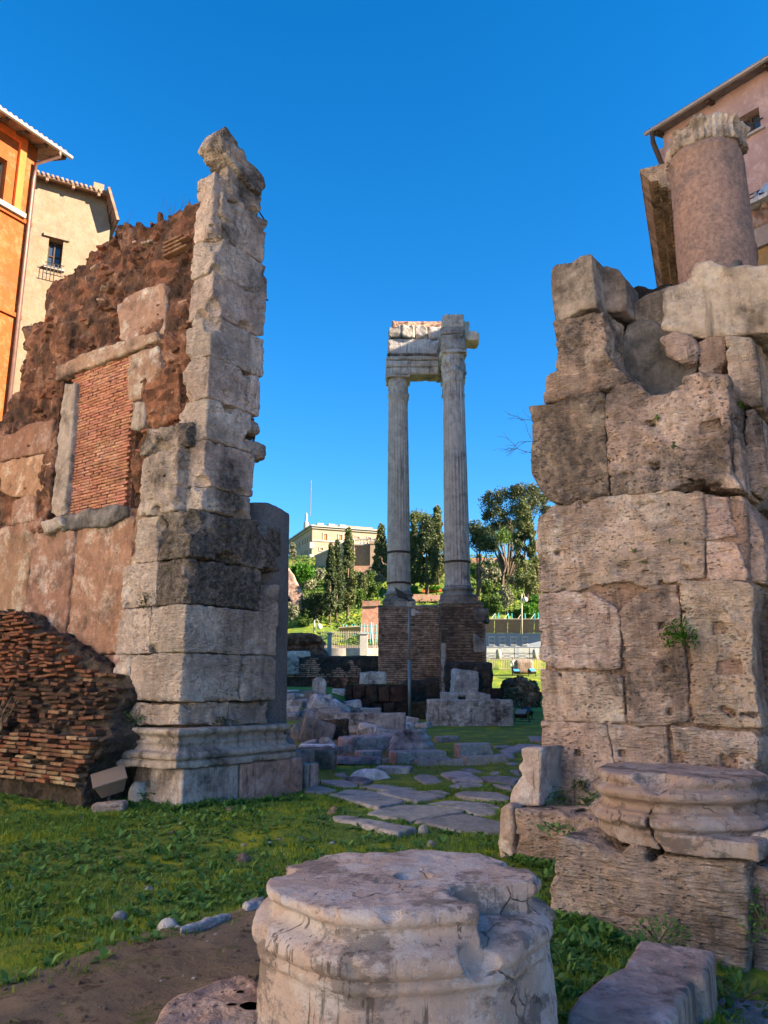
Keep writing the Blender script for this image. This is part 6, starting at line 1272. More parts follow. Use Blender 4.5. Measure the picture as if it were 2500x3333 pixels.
S('boulder', Y2, 1290, 1480, 288, 425, 'large smooth brown boulder in front of the far railing', 'marblep', .6, 'smooth', c=(.75, .68, .62), kindf=None, cuts=4, r=.5, Yd=63.0, cat='boulder')

# ------------------------------------------------------------------ lamp, stones and pebbles at the left plinth
lp = gp(*Z3((585, 1165))[0], .12); spot = thing('spotlight', 'brown box-shaped spotlight tilted on a bracket at the foot of the left pier', 'spotlight', tuple(gp(*Z3((590, 1180))[0])))
Rz = Matrix.Rotation(.35, 3, 'Z') @ Matrix.Rotation(-.28, 3, 'Y') @ Matrix.Rotation(.45, 3, 'X'); sx, sy, sz = (np.array(Rz @ Vector(v)) for v in ((1, 0, 0), (0, 1, 0), (0, 0, 1)))
c = yp(*Z3((597, 1080))[0], lp[1]); mb = MB()
top4 = [(-.21, -.16), (.21, -.16), (.21, .16), (-.21, .16)]; bot4 = [(-.15, -.10), (.15, -.10), (.15, .10), (-.15, .10)]
vs = [c + sx*a + sy*b - sz*.12 for a, b in bot4] + [c + sx*a + sy*b + sz*.10 for a, b in top4]; mb.add(vs, [(3, 2, 1, 0), (4, 5, 6, 7), (0, 1, 5, 4), (1, 2, 6, 5), (2, 3, 7, 6), (3, 0, 4, 7)]); hd = mb.build('housing', M['brown'], spot, bevel=.012)
mb = MB(); mb.box(c + sz*.115, .45, .35, .03, sx, sy, sz); mb.build('rim', M['brown'], hd, bevel=.006)
mb = MB(); gb = np.array([c[0], c[1], 0.]); mb.tube([gb - ZA*.05, gb + ZA*.2, c - sz*.10], .03, 8); mb.box(gb + ZA*.03, .2, .16, .05); mb.build('bracket', M['black'], spot)
S('stone_fragment', Z3, 492, 665, 1172, 1240, 'small rectangular pale stone lying before the spotlight', 'travp', .6, 'rough', .1, -.06, c=(1.1, 1.1, 1.1), g=.3, cuts=2)
def k_hole(Q, b): return np.maximum(np.maximum((np.sqrt((Q[:, 0]/b[0])**2+(Q[:, 1]/b[1])**2+(Q[:, 2]/b[2])**2*.8)-1)*min(b), Q[:, 2]-b[2]*.9), np.minimum(.055 - np.hypot(Q[:, 0]-.12, Q[:, 2]+.02), -(Q[:, 1]+b[1]*.35)))
S('holed_stone', Z3, 680, 812, 1050, 1195, 'rounded pale stone with a drilled hole beside the spotlight', 'grey', .7, 'smooth', c=(1.45, 1.35, 1.25), kindf=k_hole, cuts=2, cat='stone')
PEB = ((1310, 1485, .10, (.62, .42, .34), 'largest brown stone lying in the grass'), (655, 1490, .06, (1.0, .6, .45), 'flat pinkish stone in the grass'), (182, 1555, .05, (1.2, 1.0, .8), 'small tan stone in the grass at the left'), (985, 1310, .06, (1.5, 1.5, 1.5), 'small white stone in the grass before the plinth'), (1243, 1235, .07, (.9, .5, .42), 'reddish stone at the foot of the plinth'), (1255, 1325, .05, (1.1, .65, .5), 'small red stone in the grass below the plinth'), (1315, 1415, .05, (1.3, .95, .7), 'tiny yellowish stone above the brown one'), (1510, 1392, .05, (1.1, .8, .7), 'pinkish pebble near the road'), (1625, 1385, .06, (.8, .85, .9), 'bluish-grey pebble near the road'), (806, 1640, .05, (.9, .95, 1.05), 'grey-blue pebble in the middle of the grass'), (150, 1255, .06, (1.3, 1.4, 1.4), 'white pebble below the brick mound'), (435, 1262, .06, (.8, .5, .4), 'dull red pebble below the spotlight'), (360, 1480, .05, (.9, .7, .55), 'light brown pebble at the left of the lawn'), (930, 1355, .05, (1.0, .6, .45), 'orange-brown pebble below the plinth'), (1455, 1408, .04, (1.6, 1.6, 1.6), 'tiny white pebble right of the brown stone'))
for x, y, s_, c, lb_ in PEB:
    s_ *= .72
    P = gp(*Z3((x, y))[0]); NF[0] += 1; P[2] = float(terrain(P[0], P[1]))
    o = carve('pebble', lambda Q: k_dome(Q, np.array([s_, s_*.7, s_*.45])), (-s_, -s_, -s_), (s_, s_, s_), s_/7, M['grey'], (P + ZA*s_*.4, np.array([1., 0, 0]), np.array([0, 1., 0]), ZA), 'rock', None, 800+NF[0], scale=s_*1.6, label=lb_, cat='stone', group='loose stones in the grass'); tint(o, (c[0]*1.1, c[1]*1.1, c[2]*1.1), .05)
for (x, y, s_), lb_ in zip(((45, 655, .045), (645, 810, .06), (905, 860, .07), (960, 868, .03)), ('white stone at the left edge of the lawn', 'dark stone in the weeds near the path', 'pale stone at the edge of the dirt path', 'light pebble beside the stone at the path edge')):
    P = gp(*Z4((x, y))[0]); o = carve('pebble', lambda Q: k_dome(Q, np.array([s_, s_*.7, s_*.5])), (-s_, -s_, -s_), (s_, s_, s_), s_/7, M['grey'], (P + ZA*s_*.35, np.array([1., 0, 0]), np.array([0, 1., 0]), ZA), 'rock', None, 850+int(x), scale=s_*1.5, label=lb_, cat='stone', group='loose stones in the grass'); tint(o, (.9, .95, 1) if x == 645 else (1.4, 1.35, 1.3), .05)
kb = [gp(*q, .03)[:2] for q in Z4((970, 868), (1060, 845), (1150, 815), (1240, 797), (1245, 805), (1150, 832), (1060, 862), (980, 880))]
o = slab('edging_stone', kb, (np.array([0, 0, .05]), np.array([1., 0, 0]), np.array([0, 0, -1.]), np.array([0, 1., 0])), 0, .12, .012, M['grey'], None, 'rough', .015, 861, scale=.4, label='thin curved edging stone between lawn and path', cat='kerb'); tint(o, (1.6, 1.55, 1.5), .1)
kb = [gp(*q, .04)[:2] for q in Z4((1325, 745), (1350, 722), (1420, 713), (1430, 735), (1340, 760))]
o = slab('edging_stone', kb, (np.array([0, 0, .06]), np.array([1., 0, 0]), np.array([0, 0, -1.]), np.array([0, 1., 0])), 0, .12, .012, M['grey'], None, 'rough', .02, 862, scale=.4, label='flat grey stone at the path edge beside the column base', cat='stone'); tint(o, (1.6, 1.5, 1.5), .1)
for (x, y), s_, sd, lb_ in zip(Y3((290, 450), (305, 425), (950, 565), (290, 665), (1000, 668)), (.08, .06, .06, .04, .05), (1, 2, 3, 4, 5), ('brown stone at the left end of the narrow road slab', 'smaller brown stone behind the narrow road slab', 'pale stone before the large road slab', 'round white pebble on the lawn behind the column base', 'white stone behind the foreground column base')):
    P = gp(x, y); o = carve('pebble', lambda Q: k_dome(Q, np.array([s_, s_*.7, s_*.6])), (-s_, -s_, -s_), (s_, s_, s_), s_/7, M['grey'], (P + ZA*s_*.45, np.array([1., 0, 0]), np.array([0, 1., 0]), ZA), 'rock', None, 870+sd, scale=s_*1.5, label=lb_, cat='stone', group='loose stones in the grass'); tint(o, (1.5, .9, .6) if sd < 3 else (1.4, 1.35, 1.3), .05)
# ------------------------------------------------------------------ leaf clouds for trees and shrubs
def leaves(name, C, N, size, rng, mat, parent=None, flat=0., asp=.55, tintv=None, base=None, **kw):
    """one mesh of small bent leaf faces at points C with outward normals N"""
    n = len(C); d = rng.normal(size=(n, 3)); d += N*.35; d[:, 2] *= (1-flat); d /= np.linalg.norm(d, axis=1)[:, None]
    a = np.cross(d, rng.normal(size=(n, 3))); a /= np.linalg.norm(a, axis=1)[:, None]; b = np.cross(d, a)
    s = (size*rng.uniform(.6, 1.4, n))[:, None]
    Vt = np.stack([C - a*s, C + b*s*asp, C + a*s, C - b*s*asp], 1).reshape(-1, 3); Q = np.arange(4*n).reshape(n, 4)
    o = obj(name, Vt, Q, mat, parent, False, base, **kw)
    t = rng.rand(n) if tintv is None else tintv
    at = o.data.attributes.new('tint', 'FLOAT', 'FACE'); at.data.foreach_set('value', t.astype(np.float32)); return o
def cloud(rng, n, shape, clumps, spread):          # points grouped in clumps through a volume; shape(rng,k)-> centres
    cs = shape(rng, clumps); k = rng.randint(len(cs), size=n); off = rng.normal(size=(n, 3)); off /= np.linalg.norm(off, axis=1)[:, None]
    off *= (rng.rand(n)**.5)[:, None]; sp = spread*(.6+.8*rng.rand(len(cs)))[k]; return cs[k] + off*sp[:, None], off, k
NT_ = [0]
def cypress(px, pyb, pyt, wpx, label, mat='cyp', Yd=None, n=7000, group='cypress trees on the slope', taper=1.0, trunkf=.12, pw=.75):
    NT_[0] += 1; rng = np.random.RandomState(900+NT_[0]); P = gt(px, pyb) if Yd is None else yp(px, pyb, Yd)
    if Yd is not None: P[2] = min(P[2], float(terrain(P[0], P[1])))
    top = yp(px, pyt, P[1])[2]; H_ = top - P[2]; R = wpx/F*P[1]/2*1.12
    t_ = thing('cypress_tree', label, 'tree', tuple(P), group)
    def shp(r, k):
        z_ = r.rand(k)**.8; rr_ = R*np.minimum(1, (1-z_)**pw*1.45)*np.minimum(1, .45+z_*3.2); th = r.rand(k)*6.283; q = np.sqrt(.35+.65*r.rand(k))
        return np.stack([P[0]+rr_*q*np.cos(th), P[1]+rr_*q*np.sin(th), P[2] + H_*(trunkf + (1-trunkf)*z_)], 1)
    n = int(n*1.25); C, N_, k = cloud(rng, n, shp, 150, max(R*.36, .24)); C[:, 2] += (C[:, 2]-C[:, 2].mean())*.0 + rng.rand(n)*.25
    leaves('crown', C, N_, max(.10, P[1]*.0015), rng, M[mat], t_, tintv=np.clip(rng.rand(n)*.6 + rng.rand(150)[k]*.5, 0, 1))
    mb = MB(); mb.tube([P - ZA*.2, P + ZA*H_*.35, P + ZA*H_*.8], [R*.16+.06, R*.10+.04, .03], 7); mb.build('trunk', M['bark'], t_, True)
def bush(px, pyb, wpx, hpx, label, mat='shrub', name='shrub', cat='shrub', n=2500, Yd=None, group='shrubs on the slope', trunk=False, lf=1.0, clumps=40):
    NT_[0] += 1; rng = np.random.RandomState(900+NT_[0]); P = gt(px, pyb) if Yd is None else yp(px, pyb, Yd); R = wpx/F*P[1]/2; H_ = hpx/F*P[1]
    t_ = thing(name, label, cat, tuple(P), group); z0 = .35 if trunk else 0.
    def shp(r, k):
        d = r.normal(size=(k, 3)); d /= np.linalg.norm(d, axis=1)[:, None]; d *= (.35+.65*r.rand(k)**.6)[:, None]
        return np.stack([P[0]+d[:, 0]*R, P[1]+d[:, 1]*R*.8, P[2] + H_*(z0 + (1-z0)*(.5+.5*d[:, 2]))], 1)
    C, N_, k = cloud(rng, n, shp, clumps, max(min(R, H_)*.32, .15))
    leaves('crown' if trunk else 'foliage', C, N_, max(.07, P[1]*.0014)*lf, rng, M[mat], t_, tintv=np.clip(rng.rand(n)*.6 + rng.rand(clumps)[k]*.5, 0, 1))
    mb = MB(); 
    for q in range(1 if not trunk else 3):
        a = rng.uniform(0, 6.28); mb.tube([P - ZA*.2, P + ZA*H_*.4 + np.array([math.cos(a), math.sin(a), 0])*R*.12, P + ZA*H_*.8 + np.array([math.cos(a), math.sin(a), 0])*R*.45], [.05+R*.05, .03+R*.03, .02], 6)
    mb.build('trunk' if trunk else 'stem', M['bark'], t_, True)
zx = lambda v, x, y: v((x, y))[0]
cypress(*zx(Z7, 645, 1600), zx(Z7, 0, 715)[1], 42, 'tall dark cypress, left of the pair near the left column', 'cypd')
cypress(*zx(Z7, 768, 1560), zx(Z7, 0, 590)[1], 46, 'tall cypress with a bare lower trunk just left of the left column')
cypress(*zx(Z7, 575, 1630), zx(Z7, 0, 750)[1], 34, 'slimmer cypress leaning against the tall dark one', 'cypd')
cypress(*zx(Z7, 1128, 1240), zx(Z7, 0, 548)[1], 42, 'cypress touching the left column before the terrace wall')
cypress(*zx(Z6, 492, 1760), zx(Z6, 0, 930)[1], 30, 'narrow bright cypress right behind the left column')
cypress(*zx(Z6, 630, 1790), zx(Z6, 0, 970)[1], 64, 'broad cypress in the middle between the columns', 'cypd', n=9000, pw=.5)
cypress(*zx(Z6, 752, 1680), zx(Z6, 0, 845)[1], 52, 'pointed conifer left of the right column', n=8000, pw=.9)
cypress(*zx(Z8, 1165, 1740), zx(Z8, 0, 475)[1], 66, 'largest cypress beside the right pier', n=11000, pw=.6)
cypress(*zx(Z7, 935, 1400), zx(Z7, 0, 1100)[1], 22, 'young thin cypress above the street', n=2200, trunkf=.35)
# spreading oak and darker round tree right of the columns
def oak(px, pyb, blobs, label, mat, n, Yd, name='oak_tree', lf=.16):
    NT_[0] += 1; rng = np.random.RandomState(940+NT_[0]); P = yp(px, pyb, Yd); P[2] = min(P[2], float(terrain(P[0], P[1]))); t_ = thing(name, label, 'tree', tuple(P), 'trees on top of the hill'); cs = []; mb = MB()
    for (bx, by, br) in blobs:
        c = yp(bx, by, Yd + rng.uniform(-2, 2)); R = br/F*Yd
        for q in range(max(6, int(22*R*R/9))): d = rng.normal(size=3); d /= np.linalg.norm(d); cs.append(c + d*R*(.45+.55*rng.rand()))
        m_ = P + (c-P)*.5 + rng.normal(size=3)*.5; mb.tube([P + ZA*.5, P*.7+c*.3 + ZA*.3, m_, c], [.28, .2, .13, .04], 6)
    cs = np.array(cs); C, N_, k = cloud(rng, n, lambda r, kk: cs, len(cs), 1.05)
    leaves('crown', C, N_, lf, rng, M[mat], t_, tintv=np.clip(rng.rand(n)*.6 + rng.rand(len(cs))[k]*.5, 0, 1)); mb.tube([P - ZA*.5, P + ZA*1.0], [.4, .28], 8); mb.build('trunk', M['bark'], t_, True)
Z8p = lambda *p: [zx(Z8, x, y) + (r*.2712,) for x, y, r in p]
oak(*zx(Z8, 905, 1160), Z8p((720,470,90),(850,440,90),(1000,400,100),(1120,360,90),(1250,400,110),(1350,480,110),(700,640,90),(850,600,100),(960,720,90),(800,760,100),(680,860,70),(960,880,70),(1050,560,90),(1200,560,90),(1400,600,80)), 'large spreading evergreen oak rising above the right-hand slope', 'ilex', 17000, 125)
oak(*zx(Z8, 560, 1240), Z8p((560,830,70),(620,900,80),(560,950,80),(640,990,60),(730,1010,60)), 'round dark tree right of the right column', 'cypd', 6000, 115)
oak(*zx(Z8, 850, 900), Z8p((840,930,50),(880,900,50)), 'small bright green tree under the spreading oak', 'shrub', 1500, 118)
Z6p = lambda *p: [zx(Z6, x, y) + (r*.3014,) for x, y, r in p]
oak(*zx(Z6, 560, 1300), Z6p((480,925,30),(530,920,32),(590,945,30),(640,975,26),(500,960,22)), 'flat-topped umbrella pine behind the cypresses', 'pinef', 3200, 140, 'pine_tree')
# olives and shrubs on the slope
for x, y, w_, h_, mt, lb_ in ((160, 1640, 46, 80, 'olive', 'silvery olive at the far left beside the dark column'), (390, 1560, 80, 100, 'cypd', 'dark bushy tree on the lower left slope'), (330, 1250, 70, 50, 'olive', 'grey-green olive below the ivy'), (440, 1160, 46, 45, 'olive', 'pale olive to the right of the ivy'), (1010, 1350, 60, 100, 'shrub', 'bushy green tree above the buttress'), (1090, 1280, 40, 70, 'olive', 'light green bush next to the left column'), (880, 1180, 40, 50, 'cypd', 'dark shrub behind the tall cypresses'), (900, 1420, 50, 60, 'shrub', 'broom-like shrub left of the buttress'), (430, 1560, 40, 60, 'olive', 'thin silvery shrub by the lamp post'), (300, 1640, 40, 40, 'shrub', 'small green bush at the fence'), (170, 1000, 24, 90, 'olive', 'sunlit tree at the left end of the cream building'), (860, 1330, 60, 90, 'cypd', 'dark clump behind the bare trunks'), (560, 1450, 80, 60, 'shrub', 'low shrub between the cypress trunks')):
    bush(*zx(Z7, x, y), w_, h_, lb_, mt, 'olive_tree' if mt == 'olive' else 'shrub', 'tree' if mt == 'olive' else 'shrub', trunk=(mt == 'olive'))
for x, y, w_, h_, mt, lb_ in ((620, 1500, 40, 60, 'olive', 'pale shrub right beside the right column'), (560, 1420, 36, 40, 'ivy', 'bright green shrub by the right column'), (760, 1560, 55, 80, 'olive', 'olive with a forked trunk in the middle of the right slope'), (850, 1500, 60, 50, 'cypd', 'dark olive crown under the terrace wall'), (700, 1330, 40, 40, 'olive', 'yellowish shrub below the terrace wall'), (600, 1250, 20, 36, 'dryshrub', 'spiky yucca below the dark round tree'), (700, 1750, 50, 90, 'shrub', 'leafy young tree above the exhibition wall'), (760, 1850, 60, 60, 'shrub', 'green bush above the left part of the exhibition wall'), (930, 1900, 46, 110, 'olive', 'grey-leaved tree above the exhibition wall'), (1050, 1600, 50, 60, 'olive', 'pale bush left of the largest cypress'), (1190, 1930, 70, 60, 'ivy', 'bright ivy bank below the largest cypress'), (1280, 1850, 60, 60, 'ivy', 'bright ivy next to the right pier'), (1090, 1920, 50, 40, 'shrub', 'dark leafy bush behind the lamp post'), (620, 1930, 40, 30, 'ivy', 'small bright bush at the left end of the exhibition wall'), (1260, 1660, 50, 60, 'dryshrub', 'straw-coloured scrub beside the right pier'), (650, 1640, 40, 60, 'olive', 'thin silvery tree left of the red bench wall'), (1290, 1450, 40, 90, 'dryshrub', 'dry scrub behind the largest cypress')):
    bush(*zx(Z8, x, y), w_, h_, lb_, mt, 'olive_tree' if mt == 'olive' else 'shrub', 'tree' if mt == 'olive' else 'shrub', trunk=(mt == 'olive'))
for x, y, w_, h_, mt, lb_ in ((560, 1330, 70, 26, 'shrub', 'low shrub under the left end of the pink terrace wall'), (690, 1330, 70, 24, 'olive', 'greyish shrub under the pink terrace wall'), (820, 1340, 80, 28, 'shrub', 'dense shrub under the middle of the pink terrace wall'), (960, 1330, 80, 26, 'cypd', 'dark shrub under the right end of the pink terrace wall'), (880, 1440, 90, 40, 'olive', 'silvery shrub in the middle of the right slope')):
    bush(*zx(Z8, x, y), w_, h_, lb_, mt)
for x, y, w_, h_, lb_ in ((270, 1130, 80, 55, 'thick bright ivy hanging over the ruined vault at the left'), (200, 1080, 40, 40, 'ivy tuft above the small arch at the left')): bush(*zx(Z7, x, y), w_, h_, lb_, 'ivy', 'ivy', 'ivy', n=3500, Yd=112)
for x, y, w_, h_, lb_ in ((700, 1760, 70, 20, 'flowering shrubs below the orange netting'), (480, 1790, 40, 26, 'green bush at the foot of the left column'),): bush(*zx(Z6, x, y), w_, h_, lb_, 'ivy')
# undergrowth over the whole slope: nobody could count it
rng = np.random.RandomState(77); n = 26000; X = rng.uniform(-32, 44, n*2); Yv = 84 + 68*rng.rand(n*2)**1.2; m_ = fbm(np.stack([X, Yv, 0*X], 1), .16, 3) > -.25; X, Yv = X[m_][:n], Yv[m_][:n]
C = np.stack([X, Yv, zg(X, Yv) + rng.rand(len(X))*.7], 1); o = leaves('undergrowth', C, np.tile(ZA, (len(X), 1)), .24, rng, M['shrub'], base=(0, 90, 8)); o['kind'] = 'stuff'; o['label'] = 'rough green undergrowth covering the slope'; o['category'] = 'undergrowth'
n = 9000; X = rng.uniform(-30, 40, n); Yv = rng.uniform(86, 150, n); m_ = fbm(np.stack([X, Yv, 0*X+5], 1), .12, 3) > .15; X, Yv = X[m_], Yv[m_]
C = np.stack([X, Yv, zg(X, Yv) + rng.rand(len(X))*.5], 1); o = leaves('dry_grass', C, np.tile(ZA, (len(X), 1)), .25, rng, M['dryshrub'], asp=.25, base=(0, 90, 8)); o['kind'] = 'stuff'; o['label'] = 'patches of dry yellow grass on the slope'; o['category'] = 'grass'

# ------------------------------------------------------------------ buildings and walls on the hill
BCn = yp(*zx(Z7, 388, 545), 163.0); BD = np.array([13.4, 5.0, 0]); BD /= np.linalg.norm(BD); BNb = np.array([-BD[1], BD[0], 0]); CPl = Plane(BCn, BD, BNb); cz1 = BCn[2]
cre = thing('cream_palazzo', 'sunlit cream palazzo with orange shutters on the hilltop', 'building', (BCn[0], BCn[1], 20))
def zc7(x, y): return CPl.uv([zx(Z7, x, y)])[0]
wl = [(zc7(a, c)[0], zc7(b, c)[0], zc7(a, c)[1], zc7(a, d)[1]) for a, b, c, d in ((508, 547, 695, 622), (672, 710, 690, 632), (862, 895, 682, 652), (983, 1018, 685, 660), (470, 500, 800, 772))]
x_end = zc7(1092, 600)[0]
mb = MB(); wallq(mb, CPl, 0, x_end, 14, cz1, .6, wl); mb.box(CPl.w(x_end/2, 7, (14+cz1)/2-.3), x_end-.3, 12.6, cz1-14.6, BD, BNb); mb.build('wall', M['cplaster'], cre)
for a in wl:
    mb = MB(); mb.box(CPl.w((a[0]+a[1])/2, .12, (a[2]+a[3])/2), a[1]-a[0]-.02, .1, a[3]-a[2]-.02, BD, BNb); sh_ = mb.build('shutter', M['shutter'], cre)
    mb = MB(); cx_, cz__ = (a[0]+a[1])/2, (a[2]+a[3])/2
    for s_ in (-1, 1): mb.box(CPl.w(cx_ + s_*((a[1]-a[0])/2+.12), -.05, cz__), .22, .12, a[3]-a[2]+.4, BD, BNb)
    mb.box(CPl.w(cx_, -.06, a[3]+.12), a[1]-a[0], .14, .22, BD, BNb); mb.box(CPl.w(cx_, -.06, a[2]-.12), a[1]-a[0], .14, .22, BD, BNb); mb.build('window_frame', M['wtrim'], sh_)
LFe = yp(*zx(Z7, 140, 700), 181.0); LD = LFe - BCn; LD[2] = 0; LL = np.linalg.norm(LD); LD /= LL; LN = np.array([-LD[1], LD[0], 0]); LN = LN if LN @ np.array([1., 0, 0]) > 0 else -LN; SPl = Plane(BCn, LD, LN)
def zs7(x, y): return SPl.uv([zx(Z7, x, y)])[0]
hl = [(zs7(a, c)[0]-.35, zs7(a, c)[0]+.35, zs7(a, c)[1], zs7(a, d)[1]) for a, c, d in ((363, 700, 640), (335, 715, 655), (310, 730, 670), (282, 745, 690), (246, 775, 715), (212, 790, 735), (362, 865, 785), (330, 880, 800), (306, 885, 810), (276, 895, 825), (238, 930, 850))]
mb = MB(); wallq(mb, SPl, .02, LL, 14, cz1-.01, .6, hl); mb.build('wall', M['cplaster'], cre)
for a in hl: mb = MB(); mb.box(SPl.w((a[0]+a[1])/2, .2, (a[2]+a[3])/2), a[1]-a[0]-.02, .1, a[3]-a[2]-.02, LD, LN); mb.build('shutter', M['dshutter'], cre)
mb = MB()
for pl_, L_ in ((CPl, x_end), (SPl, LL)):
    s_ = 1 if pl_ is CPl else 1
    mb.box(pl_.w(L_/2, -.25, cz1+.15), L_+.8, .9, .3, pl_.A, pl_.B); mb.box(pl_.w(L_/2, -.12, cz1-.25), L_+.4, .5, .25, pl_.A, pl_.B)
mb.build('cornice', M['wtrim'], cre)
mb = MB()
for k in range(7): mb.box(CPl.w(.0, -.06, 15.5 + k*2.6), 1.0, .14, 1.3, BD, BNb)
mb.build('quoins', M['wtrim'], cre)
mb = MB(); mb.box(CPl.w(x_end/2, -.08, zc7(600, 705)[1]), x_end, .18, .3, BD, BNb); mb.build('string_course', M['wtrim'], cre)
mb = MB(); mb.box(CPl.w(x_end*.62, 6, cz1+.7), x_end*.7, 8, 1.0, BD, BNb); rf_ = mb.build('roof', M['cplaster'], cre)
for x in (488, 610, 730): c = zc7(x, 535); mb = MB(); mb.box(CPl.w(c[0], 1.5, cz1+.75), 1.4, 1.4, .7, BD, BNb); mb.build('roof_light', M['wtrim'], rf_)
c = CPl.w(-.6, 3, cz1); mb = MB(); mb.lathe((c[0], c[1], 0), [(.55, cz1), (.5, cz1+1.4), (.3, cz1+1.8), (.32, cz1+3), (.1, cz1+3.6)], 10); mb.build('roof_turret', M['wtrim'], rf_); mb = MB(); mb.tube([c + ZA*3 + BD*.9, c + ZA*11 + BD*.9], .09, 6); mb.build('flagpole', M['steel'], rf_)
# terrace wing in front of the palazzo
TW = Plane(yp(*zx(Z7, 848, 900), 140.0), np.array([1., 0, 0]), np.array([0, 1., 0])); wz = TW.uv([zx(Z7, 900, 745)])[0][1]; wx1 = TW.uv([zx(Z7, 1200, 900)])[0][0]
wing = thing('terrace_wing', 'pale terrace wing with balustrade below the cream palazzo', 'building', tuple(TW.w(3, 2, 16)))
mb = MB(); mb.box(TW.w(wx1/2, 3, (wz+14)/2), wx1, 6, wz-14, TW.A, TW.B); mb.build('wall', M['bplaster'], wing)
mb = MB(); mb.box(TW.w(wx1/2, 2.9, wz+.1), wx1+.4, 6.4, .3, TW.A, TW.B); mb.build('coping', M['wtrim'], wing)
c = TW.uv([zx(Z7, 1055, 800)])[0]; mb = MB(); mb.box(TW.w(c[0]+.6, -.5, (wz+15)/2), 2.6, 1.2, wz-14.2, TW.A, TW.B); mb.box(TW.w(c[0]+.6, -.5, wz+.3), 3.0, 1.5, .5, TW.A, TW.B); mb.build('corner_pier', M['cplaster'], wing)
for k in range(9): mb = MB(); mb.lathe(TW.w(1.0+k*.62, .1, wz+.25), [(.07, 0), (.13, .2), (.06, .5), (.09, .8)], 8); mb.build('baluster', M['wtrim'], wing)
mb = MB(); mb.box(TW.w(3.4, .1, wz+1.12), 6.4, .3, .18, TW.A, TW.B); mb.build('balustrade_rail', M['wtrim'], wing)
# ramp wall climbing to the palazzo
mb = MB(); a, b = zx(Z7, 420, 870), zx(Z7, 840, 690); A1, B1 = yp(*a, 142.), yp(*b, 138.); rw = thing('ramp_wall', 'long sloping cream ramp wall climbing to the palazzo', 'wall', (A1[0], A1[1], 15))
mb.prism([A1, B1, np.array([B1[0], B1[1], 15]), np.array([A1[0], A1[1], 15])], (0, .8, 0)); mb.build('wall_body', M['cplaster'], rw); mb = MB(); d = B1-A1; mb.tube([A1 + ZA*.1 - d*.02, B1 + ZA*.1], .22, 6); mb.build('coping', M['wtrim'], rw)
def wall_px(name, view, pts, Yd, th, mat, label, cat='wall', c=(1, 1, 1), g=.25):
    ps = [yp(*q, Yd) for q in view(*pts)]; mb = MB(); mb.prism(ps, (0, th, 0)); return tint(mb.build(name, M[mat], None, label=label, cat=cat), c, g)
wall_px('terrace_wall', Z7, ((840, 968), (1230, 968), (1230, 1120), (840, 1120)), 128, 1.5, 'rplaster', 'reddish terrace wall under the pale wing')
wall_px('buttress_wall', Z7, ((930, 1355), (1110, 1350), (1090, 1760), (908, 1760)), 86.5, 2.0, 'rplaster', 'pink plastered buttress beside the left temple pier', c=(1.15, 1.05, 1.0))
mb = MB(); ps = [yp(*q, 86.3) for q in Z7((925, 1348), (1115, 1343), (1112, 1400), (928, 1405))]; mb.prism(ps, (0, 2.2, 0)); tint(mb.build('wall_coping', M['rplaster'], bpy.data.objects['buttress_wall']), (.9, .8, .78), .3)
wall_px('terrace_wall', Z8, ((495, 1168), (1015, 1165), (1015, 1300), (495, 1295)), 139, 1.0, 'rplaster', 'pink terrace wall with piers below the spreading oak', c=(1.2, 1.1, 1.0))
for k, x in enumerate((625, 735, 820, 925)): mb = MB(); ps = [yp(*q, 138.8) for q in Z8((x-4, 1167), (x+4, 1167), (x+4, 1290), (x-4, 1290))]; mb.prism(ps, (0, .3, 0)); mb.build('pilaster', M['rplaster'], bpy.data.objects['terrace_wall.001'])
wall_px('red_parapet', Z8, ((800, 1555), (970, 1565), (965, 1600), (800, 1590)), 118, .6, 'rplaster', 'low reddish parapet on the right slope')
wall_px('slope_wall', Z6, ((450, 1770), (830, 1780), (830, 1850), (450, 1850)), 113, 1.0, 'rplaster', 'low pink wall behind the column bases')
wall_px('safety_netting', Z6, ((580, 1722), (800, 1715), (808, 1740), (600, 1752), (580, 1752)), 119, .08, 'orangenet', 'strip of orange safety netting between the columns', 'netting')
# ruined vault with a small dark arch at the far left
vt = thing('ruined_vault', 'pinkish ruined vault with a small dark arch at the far left slope', 'ruin', tuple(yp(*zx(Z7, 180, 1400), 104.0)))
VPl = Plane(yp(*zx(Z7, 180, 1400), 104.0), np.array([1., 0, 0]), np.array([0, 1., 0]))
q = VPl.uv(Z7((60, 1000), (130, 980), (190, 1080), (240, 1180), (290, 1300), (300, 1450), (150, 1450), (148, 1320), (128, 1297), (106, 1320), (104, 1450), (60, 1450))); tint(slab('vault_wall', q, VPl.frame(), 0, 2.0, .14, M['tuffl'], vt, 'rock', .1, 951), (1.35, 1.3, 1.25), .2)
mb = MB(); ps = VPl.uv(Z7((95, 1290), (160, 1290), (160, 1460), (95, 1460))); mb.prism([VPl.w(a, 1.6, b) for a, b in ps], (0, .3, 0)); mb.build('arch_back', M['black'], vt)

